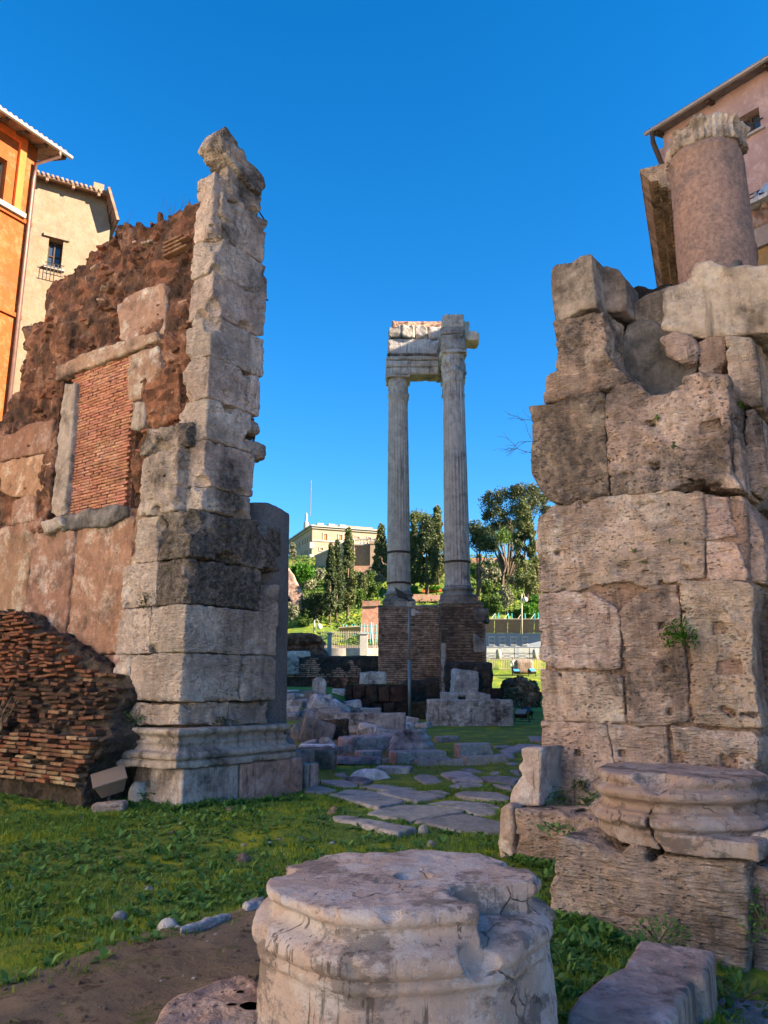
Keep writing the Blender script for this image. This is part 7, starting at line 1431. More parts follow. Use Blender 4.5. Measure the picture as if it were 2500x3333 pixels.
# ------------------------------------------------------------------ street level: walls, fences, exhibition panels
# retaining brick wall on the left, with a ruined lump on top
rt = thing('retaining_wall', 'dark brick retaining wall between the left pier and the temple', 'wall', (-3, 56, 2))
RTp = Plane(np.array([0, 54.5, 0]), np.array([1., 0, 0]), np.array([0, 1., 0])); rz1 = RTp.uv([zx(Y1, 600, 236)])[0][1]; rx0 = RTp.uv([zx(Y1, 20, 300)])[0][0]; rx1 = RTp.uv([zx(Y1, 915, 300)])[0][0]
tint(slab('rubble_core', [(rx0, .5), (rx1, .5), (rx1, rz1), (rx0, rz1)], RTp.frame(), 0, 5.5, .14, M['darkrock'], rt, 'rock', .05, 961), (1.1, 1, .95), .35)
mb = MB(); rr = random.Random(5)
for r_ in range(int((rz1-2.4)/.13)):
    x = rx0 + rr.random()*.3
    while x < rx1 - .3:
        w_ = rr.uniform(.22, .42); f_ = fbm(np.array([[x*1.0, 0, r_*.13]]), .8, 2)[0]
        if f_ + (.25 if -5.2 < x < -1.5 else -.12) > .05: mb.box((x, 54.46+rr.uniform(-.02, .02), 2.4 + r_*.13), w_-.03, .16, .09)
        x += w_
o = mb.build('brick_facing', M['brickd'], rt); o['kind'] = 'stuff'; tint(o, (1.35, 1.15, 1.1), .2)
for k in range(6): tint(block('tuff_block', RTp.frame(), (rx0+2.2+k*1.35, -.12, .6), (rx0+3.5+k*1.35, .4, 2.3), .09, M['tuff'], rt, 'rough', .04, 2, (.1, .2), 965+k), (.9+.2*(k % 2), .8, .75), .5)
q = RTp.at(1.5).uv(Y1((60, 240), (62, 70), (95, 36), (200, 18), (320, 22), (375, 60), (405, 110), (432, 170), (440, 240)))
lump = slab('ruined_lump', q, RTp.at(1.5).frame(), 0, 3.0, .075, M['tuff'], None, 'rock', .1, 981, extra=lambda Pb, Wd: .30*np.clip(fbm(Wd*np.array([.35, .35, 2.2]), 1., 2), -.2, 1) - .1*fbm(Wd, 2., 2), label='dark layered masonry lump on top of the retaining wall', cat='ruin'); tint(lump, (.95, .9, .85), .45)
S('stone_block', Y1, 75, 305, 188, 240, 'pale stone slab under the ruined lump', 'grey', .5, 'rough', c=(1.6, 1.4, 1.2), cuts=2, Yd=54.6, cat='stone slab')
S('stone_block', Y1, 75, 195, 240, 390, 'grey buttress block at the left end of the retaining wall', 'grey', .5, 'rough', c=(.9, .85, .78), cuts=1, Yd=53.6, cat='stone block')
# fence with white pillars
def fence(x0, x1, y0, y1, z0, hgt, step, label, mat, r=.02, rails=(.12, .92), name='railing', cat='fence'):
    t_ = thing(name, label, cat, ((x0+x1)/2, (y0+y1)/2, z0)); A = np.array([x0, y0, z0]); B = np.array([x1, y1, z0]); L_ = np.linalg.norm(B-A); nb = int(L_/step)
    for q in rails: mb = MB(); mb.tube([A + ZA*hgt*q, B + ZA*hgt*q], r*1.2, 5); mb.build('rail', M[mat], t_)
    me = None
    for k in range(nb+1):
        p = A + (B-A)*k/nb
        if me is None: mb = MB(); mb.tube([p, p + ZA*hgt], r, 5); o = mb.build('bar', M[mat], t_); me = o.data
        else: link('bar', me, None, t_, tuple(p))
    return t_
fa, fb_ = yp(*zx(Y1, 365, 170), 61.5), yp(*zx(Y1, 770, 170), 61.5); fz = yp(*zx(Y1, 500, 178), 61.5)[2]; ft = yp(*zx(Y1, 500, 10), 61.5)[2]
lowall = MB(); lowall.box(((fa[0]+fb_[0])/2+.6, 61.5, (fz+4)/2-.1), fb_[0]-fa[0]+4.5, .4, fz-3.8+.2); tint(lowall.build('low_wall', M['kerb'], None, label='low sunlit wall under the pale bar fence', cat='wall'), (1, 1, 1), .1)
fence(fa[0], fb_[0], 61.5, 61.5, fz, ft-fz, .13, 'pale upright bar fence left of the temple', 'fence', .022, (.06, .9))
fence(fb_[0]+.9, fb_[0]+2.2, 61.6, 61.6, fz, ft-fz-.3, .13, 'short bar fence between the white pillar and the temple pier', 'fence', .022, (.06, .9))
for x, lb_ in ((785, 'white gate pillar at the end of the bar fence'), (478, 'white fence post in the middle of the bar fence')):
    p = yp(*zx(Y1, x, 178), 61.2); s_ = .62 if x == 785 else .3; t_ = thing('gate_pillar', lb_, 'pillar', (p[0], 61.2, fz-1)); zt_ = yp(*zx(Y1, x, 42), 61.2)[2]
    mb = MB(); mb.box((p[0], 61.2, (zt_+fz-1)/2), s_, .5, zt_-fz+1); mb.build('shaft', M['whitep'], t_, bevel=.02); mb = MB(); mb.box((p[0], 61.2, zt_+.06), s_+.14, .64, .12); mb.build('cap', M['whitep'], t_)
# shelter with turquoise frame
sh_ = thing('shelter', 'small shelter with sloping canopy and turquoise frame behind the bar fence', 'shelter', tuple(yp(*zx(Z7, 780, 1700), 70.)))
for a, b in (((668, 1640), (770, 1630)), ((775, 1632), (905, 1625))):
    ps = [yp(*zx(Z7, a[0], a[1]), 69.0), yp(*zx(Z7, b[0], b[1]), 69.0), yp(*zx(Z7, b[0]+8, b[1]+68), 70.4), yp(*zx(Z7, a[0]+20, a[1]+50), 70.4)]; mb = MB(); mb.prism(ps, (0, .02, .08)); mb.build('canopy', M['canopy'], sh_)
for x, y0_, y1_ in ((915, 1590, 1700), (945, 1590, 1700), (720, 1600, 1640), (755, 1605, 1640), (815, 1600, 1640), (843, 1605, 1640), (1010, 1590, 1720), (1045, 1590, 1720), (1075, 1600, 1700), (980, 1600, 1700)):
    p, q = yp(*zx(Z7, x, y0_), 70.5), yp(*zx(Z7, x, y1_+90), 70.5); mb = MB(); mb.tube([p, q], .045, 6); mb.build('upright', M['teal'], sh_)
for y_ in (1620, 1690): mb = MB(); mb.tube([yp(*zx(Z7, 910, y_), 70.5), yp(*zx(Z7, 1085, y_), 70.5)], .04, 6); mb.build('crossbar', M['teal'], sh_)
mb = MB(); p = yp(*zx(Z7, 800, 1800), 71.5); mb.box((p[0], 72.5, 4.7), 6.5, .2, 1.5); mb.build('back_panel', M['canopy'], sh_)
mb = MB(); p = yp(*zx(Z7, 1030, 1640), 66.0); mb.tube([yp(*zx(Z7, 1020, 1580), 66), yp(*zx(Z7, 1038, 1824), 66)], .07, 8); tint(mb.build('street_pole', M['whitep'], None, True, label='thin white pole at the right end of the bar fence', cat='pole'))
# lamp posts
def lamp(view, x, yb, yt, Yd, label, gx=0):
    p, q = yp(*zx(view, x, yb), Yd), yp(*zx(view, x, yt), Yd); t_ = thing('lamp_post', label, 'lamp post', tuple(p)); mb = MB(); mb.tube([p, q], [.09, .06], 8); mb.build('post', M['wpost'], t_, True)
    mb = MB(); c = q + np.array([gx, 0, -.5]); mb.lathe(c, [(.05, -.24), (.18, -.17), (.24, 0), (.18, .17), (.05, .24)], 12); mb.build('globe', M['bulb'], t_, True); mb = MB(); mb.tube([q, q + ZA*.15 + np.array([gx*.5, 0, 0]), c + ZA*.2], .03, 5); mb.build('arm', M['wpost'], t_)
lamp(Z7, 408, 1690, 1560, 66, 'white lamp post with globe at the left on the slope', .45); lamp(Z8, 1100, 2080, 1600, 72, 'tall white lamp post in front of the exhibition wall', .3)
# exhibition wall with canopy and picture panels
XP = Plane(np.array([0, 78, 0]), np.array([1., 0, 0]), np.array([0, 1., 0])); c0, c1 = XP.uv(Y2((880, 200), (1560, 20))); ex = thing('exhibition_wall', 'grey exhibition wall with sloping canopy behind the temple', 'wall', (10, 78, 4)); zt_ = XP.uv([zx(Y2, 1000, 30)])[0][1]
mb = MB(); wx0_, wx1_ = c0[0]-.5, c1[0]+3
for k in range(5): mb = MB(); zz0, zz1 = 4.0 + (zt_-4.0)*k/5, 4.0 + (zt_-4.0)*(k+1)/5 - .015; mb.box(((wx0_+wx1_)/2, 78.1, (zz0+zz1)/2), wx1_-wx0_, .12, zz1-zz0); mb.build('panel', M['panel'], ex)
zc_ = XP.uv([zx(Z8, 800, 1960)])[0][1]; nb = 8; cw = (wx1_-wx0_)/nb
for k in range(nb):
    mb = MB(); xa_ = wx0_ + k*cw; mb.prism([(xa_+.03, 78.0, zt_), (xa_+cw-.03, 78.0, zt_), (xa_+cw-.2, 76.4, zc_+.35), (xa_-.14, 76.4, zc_+.35)], (0, .02, .05)); mb.build('canopy_sheet', M['canopy'], ex)
    for q in (0, .35): mb = MB(); mb.tube([(xa_+q, 77.2, zc_+.1), (xa_+q, 77.2, zc_+1.0)], .05, 6); mb.build('canopy_bracket', M['teal'], ex)
    mb = MB(); mb.tube([(xa_-.5, 76.5, zc_+.38), (xa_, 77.2, zc_+.95)], .03, 5); mb.build('canopy_stay', M['wpost'], ex)
for k, x in enumerate((955, 1057, 1160, 1270, 1383)):
    a, b = XP.uv(Y2((x-30, 155), (x+30, 65))); mb = MB(); mb.box(((a[0]+b[0])/2, 78.0, (a[1]+b[1])/2), b[0]-a[0], .05, b[1]-a[1]); pn = mb.build('picture_panel', M['poster'], ex)
    for f0, f1 in ((.05, .44), (.5, .86)): mb = MB(); mb.box(((a[0]+b[0])/2, 77.965, a[1]+(b[1]-a[1])*(f0+f1)/2), (b[0]-a[0])*.86, .02, (b[1]-a[1])*(f1-f0)); mb.build('print', M['print'], pn)
# glazed balustrade, stone bollards and X-braced railing at the street edge
RZ = yp(*zx(Y2, 1200, 290), 69.0)[2]; ra, rb_ = yp(*zx(Y2, 985, 290), 69.)[0], yp(*zx(Y2, 1560, 290), 69.)[0]
pr_ = thing('street_parapet', 'brown low parapet at the street edge right of the temple', 'parapet', ((ra+rb_)/2, 69, RZ-1.2)); mb = MB(); mb.box(((ra+rb_)/2+1, 69, RZ-.65), rb_-ra+4, .4, 1.2); mb.build('parapet_wall', M['rplaster'], pr_); mb = MB(); mb.box(((ra+rb_)/2+1, 69, RZ), rb_-ra+4.1, .5, .1); mb.build('parapet_coping', M['kerb'], pr_)
xr_ = thing('street_railing', 'iron railing with X braces above the brown parapet', 'railing', ((ra+rb_)/2, 69, RZ)); hh = .95; nx_ = 5; wd = (rb_-ra+1.5)/nx_
for q in (.05, .5, 1.0): mb = MB(); mb.tube([(ra, 69, RZ+hh*q+.05), (ra+wd*nx_, 69, RZ+hh*q+.05)], .025, 5); mb.build('rail', M['iron'], xr_)
for k in range(nx_):
    x = ra+k*wd; mb = MB(); mb.tube([(x, 69, RZ+.1), (x+wd, 69, RZ+hh*.5)], .018, 5); mb.tube([(x+wd, 69.03, RZ+.1), (x, 69.03, RZ+hh*.5)], .018, 5); mb.build('cross_brace', M['iron'], xr_)
    mb = MB(); mb.tube([(x, 69, RZ), (x, 69, RZ+hh+.05)], .03, 5); mb.build('upright', M['iron'], xr_)
for k, (x, lb_) in enumerate(((1128, 'white stone bollard behind the railing, left of the lamp post'), (1488, 'white stone bollard behind the railing next to the right pier'))):
    p = yp(*zx(Y2, x, 290), 68.7); mb = MB(); mb.lathe((p[0], 68.75, RZ), [(.24, 0), (.24, .62), (.19, .80), (.07, .88)], 14); tint(mb.build('bollard', M['wpost'], None, True, label=lb_, cat='bollard'))
for k in range(4): mb = MB(); x = ra + .2 + k*wd*1.15; mb.box((x+wd*.5, 70.2, RZ+.55), wd*1.0, .04, 1.05); mb.build('glass_screen', M['screen'], pr_)
f_ = fence(ra-.2, rb_+2, 66.6, 66.6, yp(*zx(Y2, 1100, 385), 66.6)[2]-.1, .95, .14, 'pale upright bar fence at the top of the sunlit grass', 'fence', .025, (.1, .93))
# far pedestrian by the fence
def walker(px, py, Yd, label):
    T0 = yp(px, py, Yd); H_ = 1.68; z0 = T0[2] - H_; O = np.array([T0[0], Yd, z0]); f = lambda a, b, c: O + np.array([a, b, c])
    t_ = thing('person', label, 'person', tuple(O))
    def sk(nm, v_, e_, r_, m_):
        me = skin_body(nm, v_, e_, r_, M[m_], t_, sub=1)
        for q in me.vertices: q.co -= Vector(O)
        link(nm, me, None, t_, tuple(O))
    sk('jacket', [f(0, 0, .9), f(0, 0, 1.12), f(.01, 0, 1.34), f(.0, 0, 1.44), f(-.19, 0, 1.36), f(-.24, -.02, 1.1), f(-.2, -.12, .9), f(.19, 0, 1.36), f(.25, -.02, 1.1), f(.26, -.1, .88)], [(0,1),(1,2),(2,3),(2,4),(4,5),(5,6),(2,7),(7,8),(8,9)], [(.15,.1),(.15,.1),(.17,.1),.06,.065,.05,.04,.065,.05,.04], 'wshirt')
    sk('trousers', [f(0, 0, .92), f(-.09, 0, .86), f(-.10, -.06, .46), f(-.10, .02, .04), f(-.1, -.1, .03), f(.09, 0, .86), f(.11, .06, .46), f(.12, .14, .06), f(.12, .02, .03)], [(0,1),(1,2),(2,3),(3,4),(0,5),(5,6),(6,7),(7,8)], [(.15,.1),.09,.065,.05,.04,.09,.065,.05,.04], 'navy')
    sk('head', [f(0, 0, 1.42), f(0, -.01, 1.50), f(0, -.02, 1.60)], [(0,1),(1,2)], [.05, .075, .08], 'skin'); sk('hair', [f(0, .03, 1.58), f(0, .0, 1.64)], [(0,1)], [.085, .075], 'hair')
walker(*zx(Y2, 1268, 268), 66.1, 'pedestrian in a white top and dark trousers behind the far fence')
# theatre-like palazzo at the right, hidden from here by the pier; its mass shades the temple court
pal_ = thing('old_palazzo', 'tall old palazzo to the right of the temple court', 'building', (30, 45, 0))
for nm_, ya, yb_, hh_ in (('wall', 36.5, 46.5, 34), ('low_wing', 27, 36.4, 23)):
    mb = MB(); mb.prism([(22+.077*(ya-27), ya, 0), (22+.077*(yb_-27), yb_, 0), (42, yb_, 0), (42, ya, 0)], (0, 0, hh_)); mb.build(nm_, M['bplaster'], pal_); mb = MB(); mb.prism([(21.8+.077*(ya-27), ya-.1, hh_), (21.8+.077*(yb_-27), yb_+.1, hh_), (42.2, yb_+.1, hh_), (42.2, ya-.1, hh_)], (0, 0, .5)); mb.build('roof', M['tile'], pal_)
# ------------------------------------------------------------------ grass and weeds
rng = np.random.RandomState(5)
def free(x, y):                                  # where the lawn may grow
    m_ = seg_sdf(np.stack([x, y], 1), PATH) > -.30*rng.rand(len(x))**2.2
    for W in ROADG: m_ &= seg_sdf(np.stack([x, y], 1), W) > -.02
    m_ &= seg_sdf(np.stack([x, y], 1), np.array(SPt)) > 0
    P = np.stack([x, y, 0*x], 1) - PC; u_, v_ = P @ U, P @ V; m_ &= ~((u_ > -.1) & (u_ < 2.1) & (v_ > -.24))
    P = np.stack([x, y, 0*x], 1) - BB; u_, v_ = P @ U, P @ (-V); m_ &= ~((u_ > 0) & (u_ < 3.2) & (v_ > 0))
    m_ &= np.hypot(x - FB[0], y - FB[1]) > .66
    P = np.stack([x, y, 0*x], 1) - MF.P0; u_, v_ = P @ U, P @ V; m_ &= ~((u_ > .0) & (v_ > -.1))
    if y.max() > 15: m_ &= (seg_sdf(np.stack([x, y], 1), HEAP) > 0) | (rng.rand(len(x)) < .15)
    return m_ & (np.abs(x) < .56*y + .4)
def blades(name, n, y0, y1, hgt, wd, dens, mat, label, lean=.5, pw=1.0):
    y = y0 + (y1-y0)*rng.rand(n)**pw; x = rng.uniform(-.58, .58, n)*y; k = free(x, y); x, y = x[k], y[k]
    d = fbm(np.stack([x, y, 0*x], 1), .9, 3); k = rng.rand(len(x)) < np.clip(dens + .9*d, .05, 1); x, y, d = x[k], y[k], d[k]; n = len(x)
    B = np.stack([x, y, zg(x, y) - .004], 1); a = rng.rand(n)*6.283; h = hgt*rng.uniform(.5, 1.3, n)*(1+.5*np.clip(d, -.5, 1)); w_ = wd*rng.uniform(.7, 1.3, n)
    s = np.stack([np.cos(a), np.sin(a), 0*a], 1)*w_[:, None]; t = rng.rand(n)*6.283; l = np.stack([np.cos(t), np.sin(t), 0*t], 1)*(h*lean*rng.rand(n))[:, None]
    m_ = B + l*.35 + ZA*(h*.6)[:, None]; tp = B + l + ZA*h[:, None]
    Vt = np.stack([B - s*.5, B + s*.5, m_ + s*.35, tp, m_ - s*.35], 1).reshape(-1, 3); i = np.arange(n)*5
    Q = np.stack([i, i+1, i+2, i+4], 1); T = np.stack([i+4, i+2, i+3], 1)
    o = obj(name, Vt, [Q, T], mat, base=(0, y0, 0), smooth=False, label=label, cat='grass', kind='stuff'); tt = rng.rand(n)
    at = o.data.attributes.new('tint', 'FLOAT', 'FACE'); at.data.foreach_set('value', np.concatenate([tt, tt]).astype(np.float32)); return o
blades('lawn_grass', 165000, 4.0, 14, .042, .012, .55, M['grass'], 'short mossy grass of the lawn in the foreground', .6, .85)
blades('meadow_grass', 70000, 13, 58, .07, .035, .5, M['grass'], 'grass between the paving slabs and around the temple', .6, .7)
def leafset(Bs, A, L, W, lift, curl):             # arched leaves: two quads each
    dr = np.stack([np.cos(A), np.sin(A), 0*A], 1); sd = np.stack([-np.sin(A), np.cos(A), 0*A], 1)
    m_ = Bs + dr*(L*.55*np.cos(lift))[:, None] + ZA*(L*.55*np.sin(lift))[:, None]; tp = m_ + dr*(L*.45*np.cos(lift-curl))[:, None] + ZA*(L*.45*np.sin(lift-curl))[:, None]
    w_ = (W/2)[:, None]
    return np.stack([Bs - sd*w_*.3, Bs + sd*w_*.3, m_ + sd*w_, m_ - sd*w_, tp + sd*w_*.35, tp - sd*w_*.35], 1).reshape(-1, 3)
def leafmesh(name, Bs, A, L, W, lift, curl, mat, parent=None, **kw):
    Vt = leafset(Bs, A, L, W, lift, curl); i = np.arange(len(Bs))*6; Q = np.concatenate([np.stack([i, i+1, i+2, i+3], 1), np.stack([i+3, i+2, i+4, i+5], 1)])
    o = obj(name, Vt, Q, mat, parent, True, **kw); tt = rng.rand(len(Bs)); at = o.data.attributes.new('tint', 'FLOAT', 'FACE'); at.data.foreach_set('value', np.concatenate([tt, tt]).astype(np.float32)); return o
n = 8200; y = 4.2 + 9.3*rng.rand(n)**.85; x = rng.uniform(-.56, .56, n)*y; k = free(x, y); x, y = x[k], y[k]
d = fbm(np.stack([x, y, 0*x+3], 1), .8, 3); k = rng.rand(len(x)) < np.clip(.50 + .8*d + .10*(y-7)/3 + .25*np.clip(-x/3, 0, 1), .04, 1); x, y = x[k], y[k]
nl = rng.randint(6, 11, len(x)); R = np.repeat(np.arange(len(x)), nl); sz = rng.uniform(.6, 1.35, len(x))[R]; m_ = len(R)
Bs = np.stack([x[R] + rng.normal(size=m_)*.008, y[R] + rng.normal(size=m_)*.008, 0*R], 1); Bs[:, 2] = zg(Bs[:, 0], Bs[:, 1])
leafmesh('lawn_weeds', Bs, rng.rand(m_)*6.283, .075*sz*rng.uniform(.6, 1.2, m_), .030*sz*rng.uniform(.6, 1.2, m_), rng.uniform(.25, 1.15, m_), rng.uniform(.2, 1.2, m_), M['weed'], base=(0, 5, 0), label='low broad-leaved weeds scattered through the lawn', cat='weeds', kind='stuff')
# weeds growing thick along the foot of walls and stones
foot = []
def strip(a, b, n_, wd=.18):
    a, b = np.asarray(a, float)[:2], np.asarray(b, float)[:2]; t = rng.rand(n_)[:, None]; nrm = np.array([-(b-a)[1], (b-a)[0]]); nrm /= np.linalg.norm(nrm)+1e-9; foot.append(a + (b-a)*t + nrm*rng.normal(size=(n_, 1))*wd*.5)
strip(gp(*Z3((0, 1120))[0]), gp(*Z3((420, 1130))[0]), 160, .35); strip(gp(*Z3((380, 1150))[0]), gp(*Z3((980, 1230))[0]), 170, .28); strip(gp(*Z3((960, 1220))[0]), gp(*Z3((1659, 1165))[0]), 150, .14)
strip(gp(*Y7((290, 740))[0]), gp(*Y7((480, 800))[0]), 50, .12); strip(gp(*Y7((480, 1050))[0]), gp(*Y7((960, 1180))[0]), 60, .12); strip(gp(*Y7((480, 1150))[0]), gp(*Y7((620, 1500))[0]), 40, .35)
fx = np.concatenate(foot); nl = rng.randint(7, 13, len(fx)); R = np.repeat(np.arange(len(fx)), nl); m_ = len(R); sz = rng.uniform(.7, 1.5, len(fx))[R]
Bs = np.stack([fx[R, 0] + rng.normal(size=m_)*.015, fx[R, 1] + rng.normal(size=m_)*.015, 0*R], 1); Bs[:, 2] = zg(Bs[:, 0], Bs[:, 1])
leafmesh('edge_weeds', Bs, rng.rand(m_)*6.283, .075*sz*rng.uniform(.6, 1.2, m_), .026*sz*rng.uniform(.6, 1.2, m_), rng.uniform(.5, 1.4, m_), rng.uniform(.2, 1.2, m_), M['weed'], base=(0, 9, 0), label='taller weeds along the foot of the plinths and walls', cat='weeds', kind='stuff')
# rooted plants one can point at
def plant(P, n_, R_, H_, ls, mat, label, name='wall_plant', cat='plant', droop=0., nrm=None):
    P = np.asarray(P, float); t_ = thing(name, label, cat, tuple(P), 'plants growing on the ruins'); a = rng.rand(n_)*6.283; q = np.sqrt(rng.rand(n_)); Bs = np.stack([P[0] + R_*q*np.cos(a), P[1] + R_*q*np.sin(a), P[2] + H_*rng.rand(n_)*np.sqrt(1-q*q*.8) - droop*q*rng.rand(n_)], 1)
    if nrm is not None: Bs += np.asarray(nrm)*(np.abs(rng.normal(size=n_))*R_*.5)[:, None]
    leafmesh('leaves', Bs, a + rng.normal(size=n_)*.8, ls*rng.uniform(.6, 1.3, n_), ls*.6*rng.uniform(.6, 1.2, n_), rng.uniform(-.1, 1.0, n_), rng.uniform(.1, 1.2, n_), M[mat], t_)
    mb = MB()
    for k in range(6): aa = rng.rand()*6.283; mb.tube([P, P + np.array([math.cos(aa)*R_*.4, math.sin(aa)*R_*.4, H_*.5]), P + np.array([math.cos(aa)*R_*.7, math.sin(aa)*R_*.7, H_*.8])], [.006, .004, .002], 4)
    mb.build('stems', M['twig'], t_)
plant(gp(*Z3((320, 1080))[0], .05), 260, .42, .34, .085, 'weed', 'bushy green weed at the foot of the brick mound', 'weed_clump')
plant(gp(*Z3((470, 1170))[0], .0), 160, .32, .26, .07, 'weed', 'leafy weed clump left of the spotlight', 'weed_clump')
plant(gp(*Z3((850, 1190))[0], .0), 170, .26, .34, .07, 'weed', 'leafy weed clump right of the holed stone', 'weed_clump')
plant(gp(*Z3((690, 1160))[0], .0), 120, .2, .36, .07, 'weed', 'weed clump between spotlight and holed stone', 'weed_clump')
plant(plp(*Z3((720, 755))[0], PC + U*.0, U), 190, .20, .26, .06, 'weed', 'weeds on top of the left plinth moulding', droop=.1)
plant(plp(*Z3((1195, 755))[0], PC - V*.02, V), 60, .07, .12, .045, 'shrub', 'tiny tuft on the plinth below the right face')
plant(plp(*Z2((785, 1270))[0], PC, U), 70, .08, .22, .05, 'shrub', 'small fern in a joint of the left pier', droop=.15, nrm=-U)
plant(plp(*Z3((600, 960))[0], PC + U*.3, U), 130, .16, .5, .06, 'weed', 'ivy climbing at the left end of the plinth', 'ivy_tuft', droop=.3)
plant(RP.w(RP.uv(Y5((1085, 1040)))[0][0], -.06, RP.uv(Y5((1085, 1010)))[0][1]), 340, .15, .24, .05, 'ivy', 'bright green fern growing from the right pier', 'fern', droop=.12, nrm=-U)
for k, (x, y) in enumerate(((770, 415), (840, 490), (1000, 350), (1105, 365))): a, b = RP.uv(Y5((x, y)))[0]; plant(RP.w(a, -.03, b), 7, .025, .04, .04, 'ivy', ('small leaf tuft left of the dark streak on the right pier', 'lower leaf tuft on the right pier', 'leaf sprig near the square hole of the right pier', 'rightmost leaf sprig on the upper right pier')[k], nrm=-U)
for k, (x, y) in enumerate(((925, 1295), (1025, 1480))): a, b = RP.uv(Y4((x, y)))[0]; plant(RP.w(a, -.05, b), 10, .03, .05, .045, 'ivy', ('leaf tuft beside the upper square hole', 'leaf tuft on the pitted upper block')[k], nrm=-U)
a, b = RP.uv(Y4((1445, 1210)), .3)[0]; plant(RP.w(a, .3, b), 40, .07, .1, .04, 'shrub', 'mossy tuft in the recess at the right of the pier')
a, b = RP.uv(Y7((500, 470)), -.1)[0]; plant(RP.w(a, -.12, b), 170, .16, .26, .06, 'weed', 'weeds between the moulded fragment and the right pier', 'weed_clump')
a, b = RP.uv(Y7((665, 365)), -.03)[0]; plant(RP.w(a, -.05, b), 60, .08, .12, .045, 'shrub', 'small plant on the lower right pier', nrm=-U)
a, b = RP.uv(Y7((710, 490)), -.1)[0]; plant(RP.w(a, -.15, b), 120, .16, .18, .06, 'weed', 'weeds behind the pedestal of the right column base', 'weed_clump')
plant(BPl.w(.05, .1, .55), 60, .14, .06, .05, 'weed', 'weeds on the left shoulder of the pedestal')
plant(gp(*Y7((1070, 1195))[0], .08), 320, .18, .15, .03, 'weed', 'clover cushion against the front of the pedestal', 'clover_clump')
a, b = BPl.uv(Y7((1640, 1130)), .1)[0]; plant(BPl.w(a+.02, .05, b), 170, .13, .30, .045, 'weed', 'ivy hanging at the right edge beside the pedestal', 'ivy_tuft', droop=.1)
plant(gp(*Y7((1500, 1520))[0], -.1), 60, .2, .12, .07, 'shrub', 'grass tuft at the footing of the pedestal', 'grass_tuft')
def twigs(pts, label, r=.006, mat='twig', name='dry_stems', cat='dry stems', sub=3, L=.3, group=None):
    t_ = None; mb = MB(); rr = random.Random(len(label))
    for p in pts:
        for k in range(sub):
            p = np.asarray(p, float); d = np.array([rr.uniform(-.6, .6), rr.uniform(-.3, .3), 1.0]); d /= np.linalg.norm(d); m_ = p + d*L*.5 + np.array([rr.uniform(-.05, .05)]*3); mb.tube([p, m_, p + d*L*rr.uniform(.7, 1.2)], [r, r*.7, r*.4], 4)
    return mb.build(name, M[mat], None, label=label, cat=cat, group=group)
twigs([MF.w(*q) for q in ((1.35, .05, ledge+.05), (1.3, .05, ledge+.05), (1.42, .05, ledge+.05))], 'dry straw-coloured stems on the ledge of the brick mound', .006, 'straw', sub=5, L=.55)
twigs([WL.w(WL.uv(Z1((q, 0)))[0][0], .3, WL.uv(Z1((q, y_)))[0][1]) for q, y_ in ((880, 640), (930, 625), (650, 690))], 'thin dry stalks on top of the ruined wall', .006, 'twig', sub=3, L=.5)
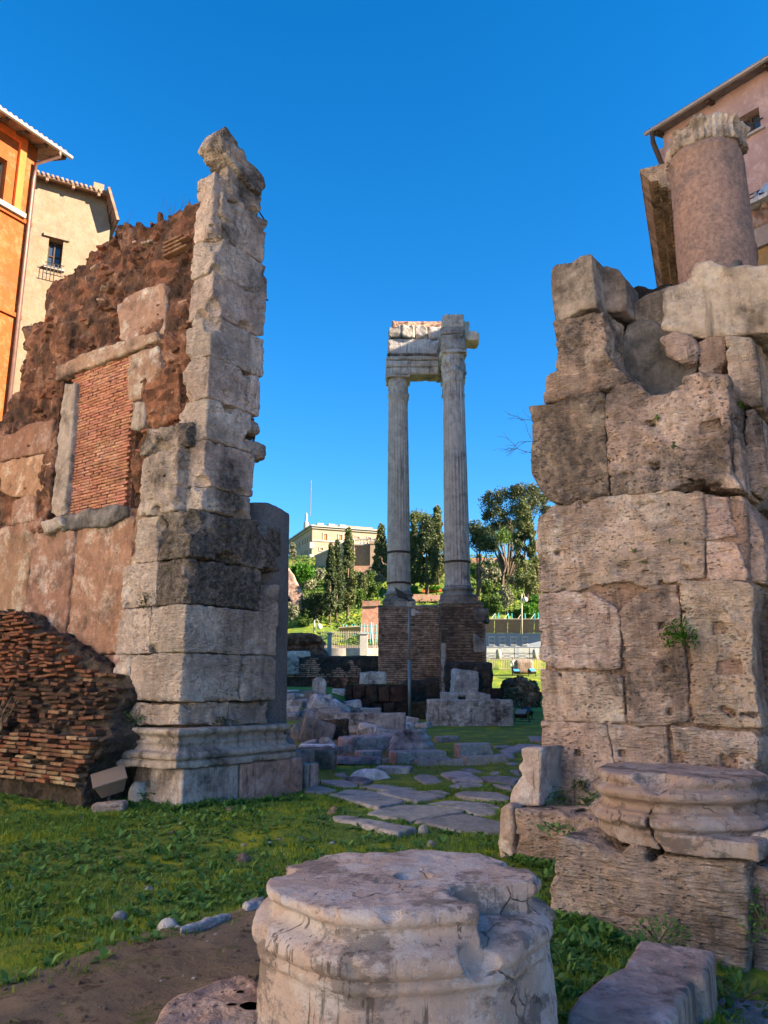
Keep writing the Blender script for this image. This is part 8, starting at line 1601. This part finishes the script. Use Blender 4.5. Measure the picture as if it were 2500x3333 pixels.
# bare branches reaching out from behind the right pier
mb = MB(); rr = random.Random(9)
def br(p, d, L_, r, dep):
    n_ = 4; pts = [p]; 
    for k in range(n_): d = d + np.array([rr.uniform(-.25, .25), rr.uniform(-.2, .2), rr.uniform(-.3, .28)]); d /= np.linalg.norm(d); pts.append(pts[-1] + d*L_/n_)
    mb.tube(pts, [r*(1-.12*k) for k in range(n_+1)], 4)
    if dep:
        for k in range(3): q = pts[1+rr.randrange(n_)]; d2 = d + np.array([rr.uniform(-.8, .5), rr.uniform(-.3, .3), rr.uniform(-.9, .9)]); br(q, d2/np.linalg.norm(d2), L_*.55, r*.65, dep-1)
root = yp(*DD((1250, 1000))[0], 13.0); 
for y_ in (905, 950, 985): br(yp(*DD((1185, y_))[0], 13.0), np.array([-1., 0, .1]), .55, .007, 2)
t_ = yp(*DD((1260, 1100))[0], 13.0); mb.tube([np.array([t_[0]+.3, 13, 0]), t_ + np.array([.2, 0, 0]), yp(*DD((1230, 980))[0], 13.0), yp(*DD((1185, 945))[0], 13.0)], [.05, .035, .02, .01], 6)
for y_ in (905, 985): mb.tube([yp(*DD((1230, 980))[0], 13.0), yp(*DD((1185, y_))[0], 13.0)], [.015, .008], 5)
mb.build('bare_sapling', M['twig'], None, label='bare sapling with twigs reaching out behind the right pier', cat='tree')

# loose gravel on the dirt path
n = 420; x = rng.uniform(-5, .6, n); y = rng.uniform(3.2, 8, n); k = seg_sdf(np.stack([x, y], 1), PATH) < -.05; x, y = x[k], y[k]; mb = MB()
for a, b in zip(x, y): s_ = float(.005 + .016*rng.rand()**3); mb.lathe((a, b, float(zg(np.array([a]), np.array([b]))[0]) + .014), [(s_*.6, 0), (s_, s_*.5), (s_*.5, s_*.9)], 5)
o = mb.build('path_gravel', M['grey'], None, label='tiny pale pebbles strewn over the dirt path', cat='gravel', kind='stuff'); tint(o, (1.3, 1.1, .9), 0)

n = 5200; x = rng.uniform(-5.5, .7, n); y = rng.uniform(3.0, 8, n); k = seg_sdf(np.stack([x, y], 1), PATH) < .03; x, y = x[k], y[k]; mb = MB()
zc2 = zg(x, y)
for a, b, c_ in zip(x, y, zc2): s_ = float(.004 + .017*rng.rand()**2.5); mb.lathe((a, b, c_ + .010), [(s_, 0), (s_*.9, s_*.5), (s_*.4, s_*.8)], 5)
mb.build('soil_clods', M['dirt'], None, label='small clods of earth covering the dirt path', cat='soil', kind='stuff')
# fallen leaves and bits of straw on the path and lawn
n = 170; x = rng.uniform(-5, 1.6, n); y = rng.uniform(3.8, 11, n); k = np.abs(x) < .5*y; x, y = x[k], y[k]; m_ = len(x); Bs = np.stack([x, y, zg(x, y) + .03], 1)
leafmesh('leaf_litter', Bs, rng.rand(m_)*6.283, rng.uniform(.03, .07, m_), rng.uniform(.012, .035, m_), rng.uniform(-.1, .25, m_), rng.uniform(-.3, .5, m_), M['dryshrub'], base=(0, 5, 0), label='dry fallen leaves scattered on path and lawn', cat='leaf litter', kind='stuff')
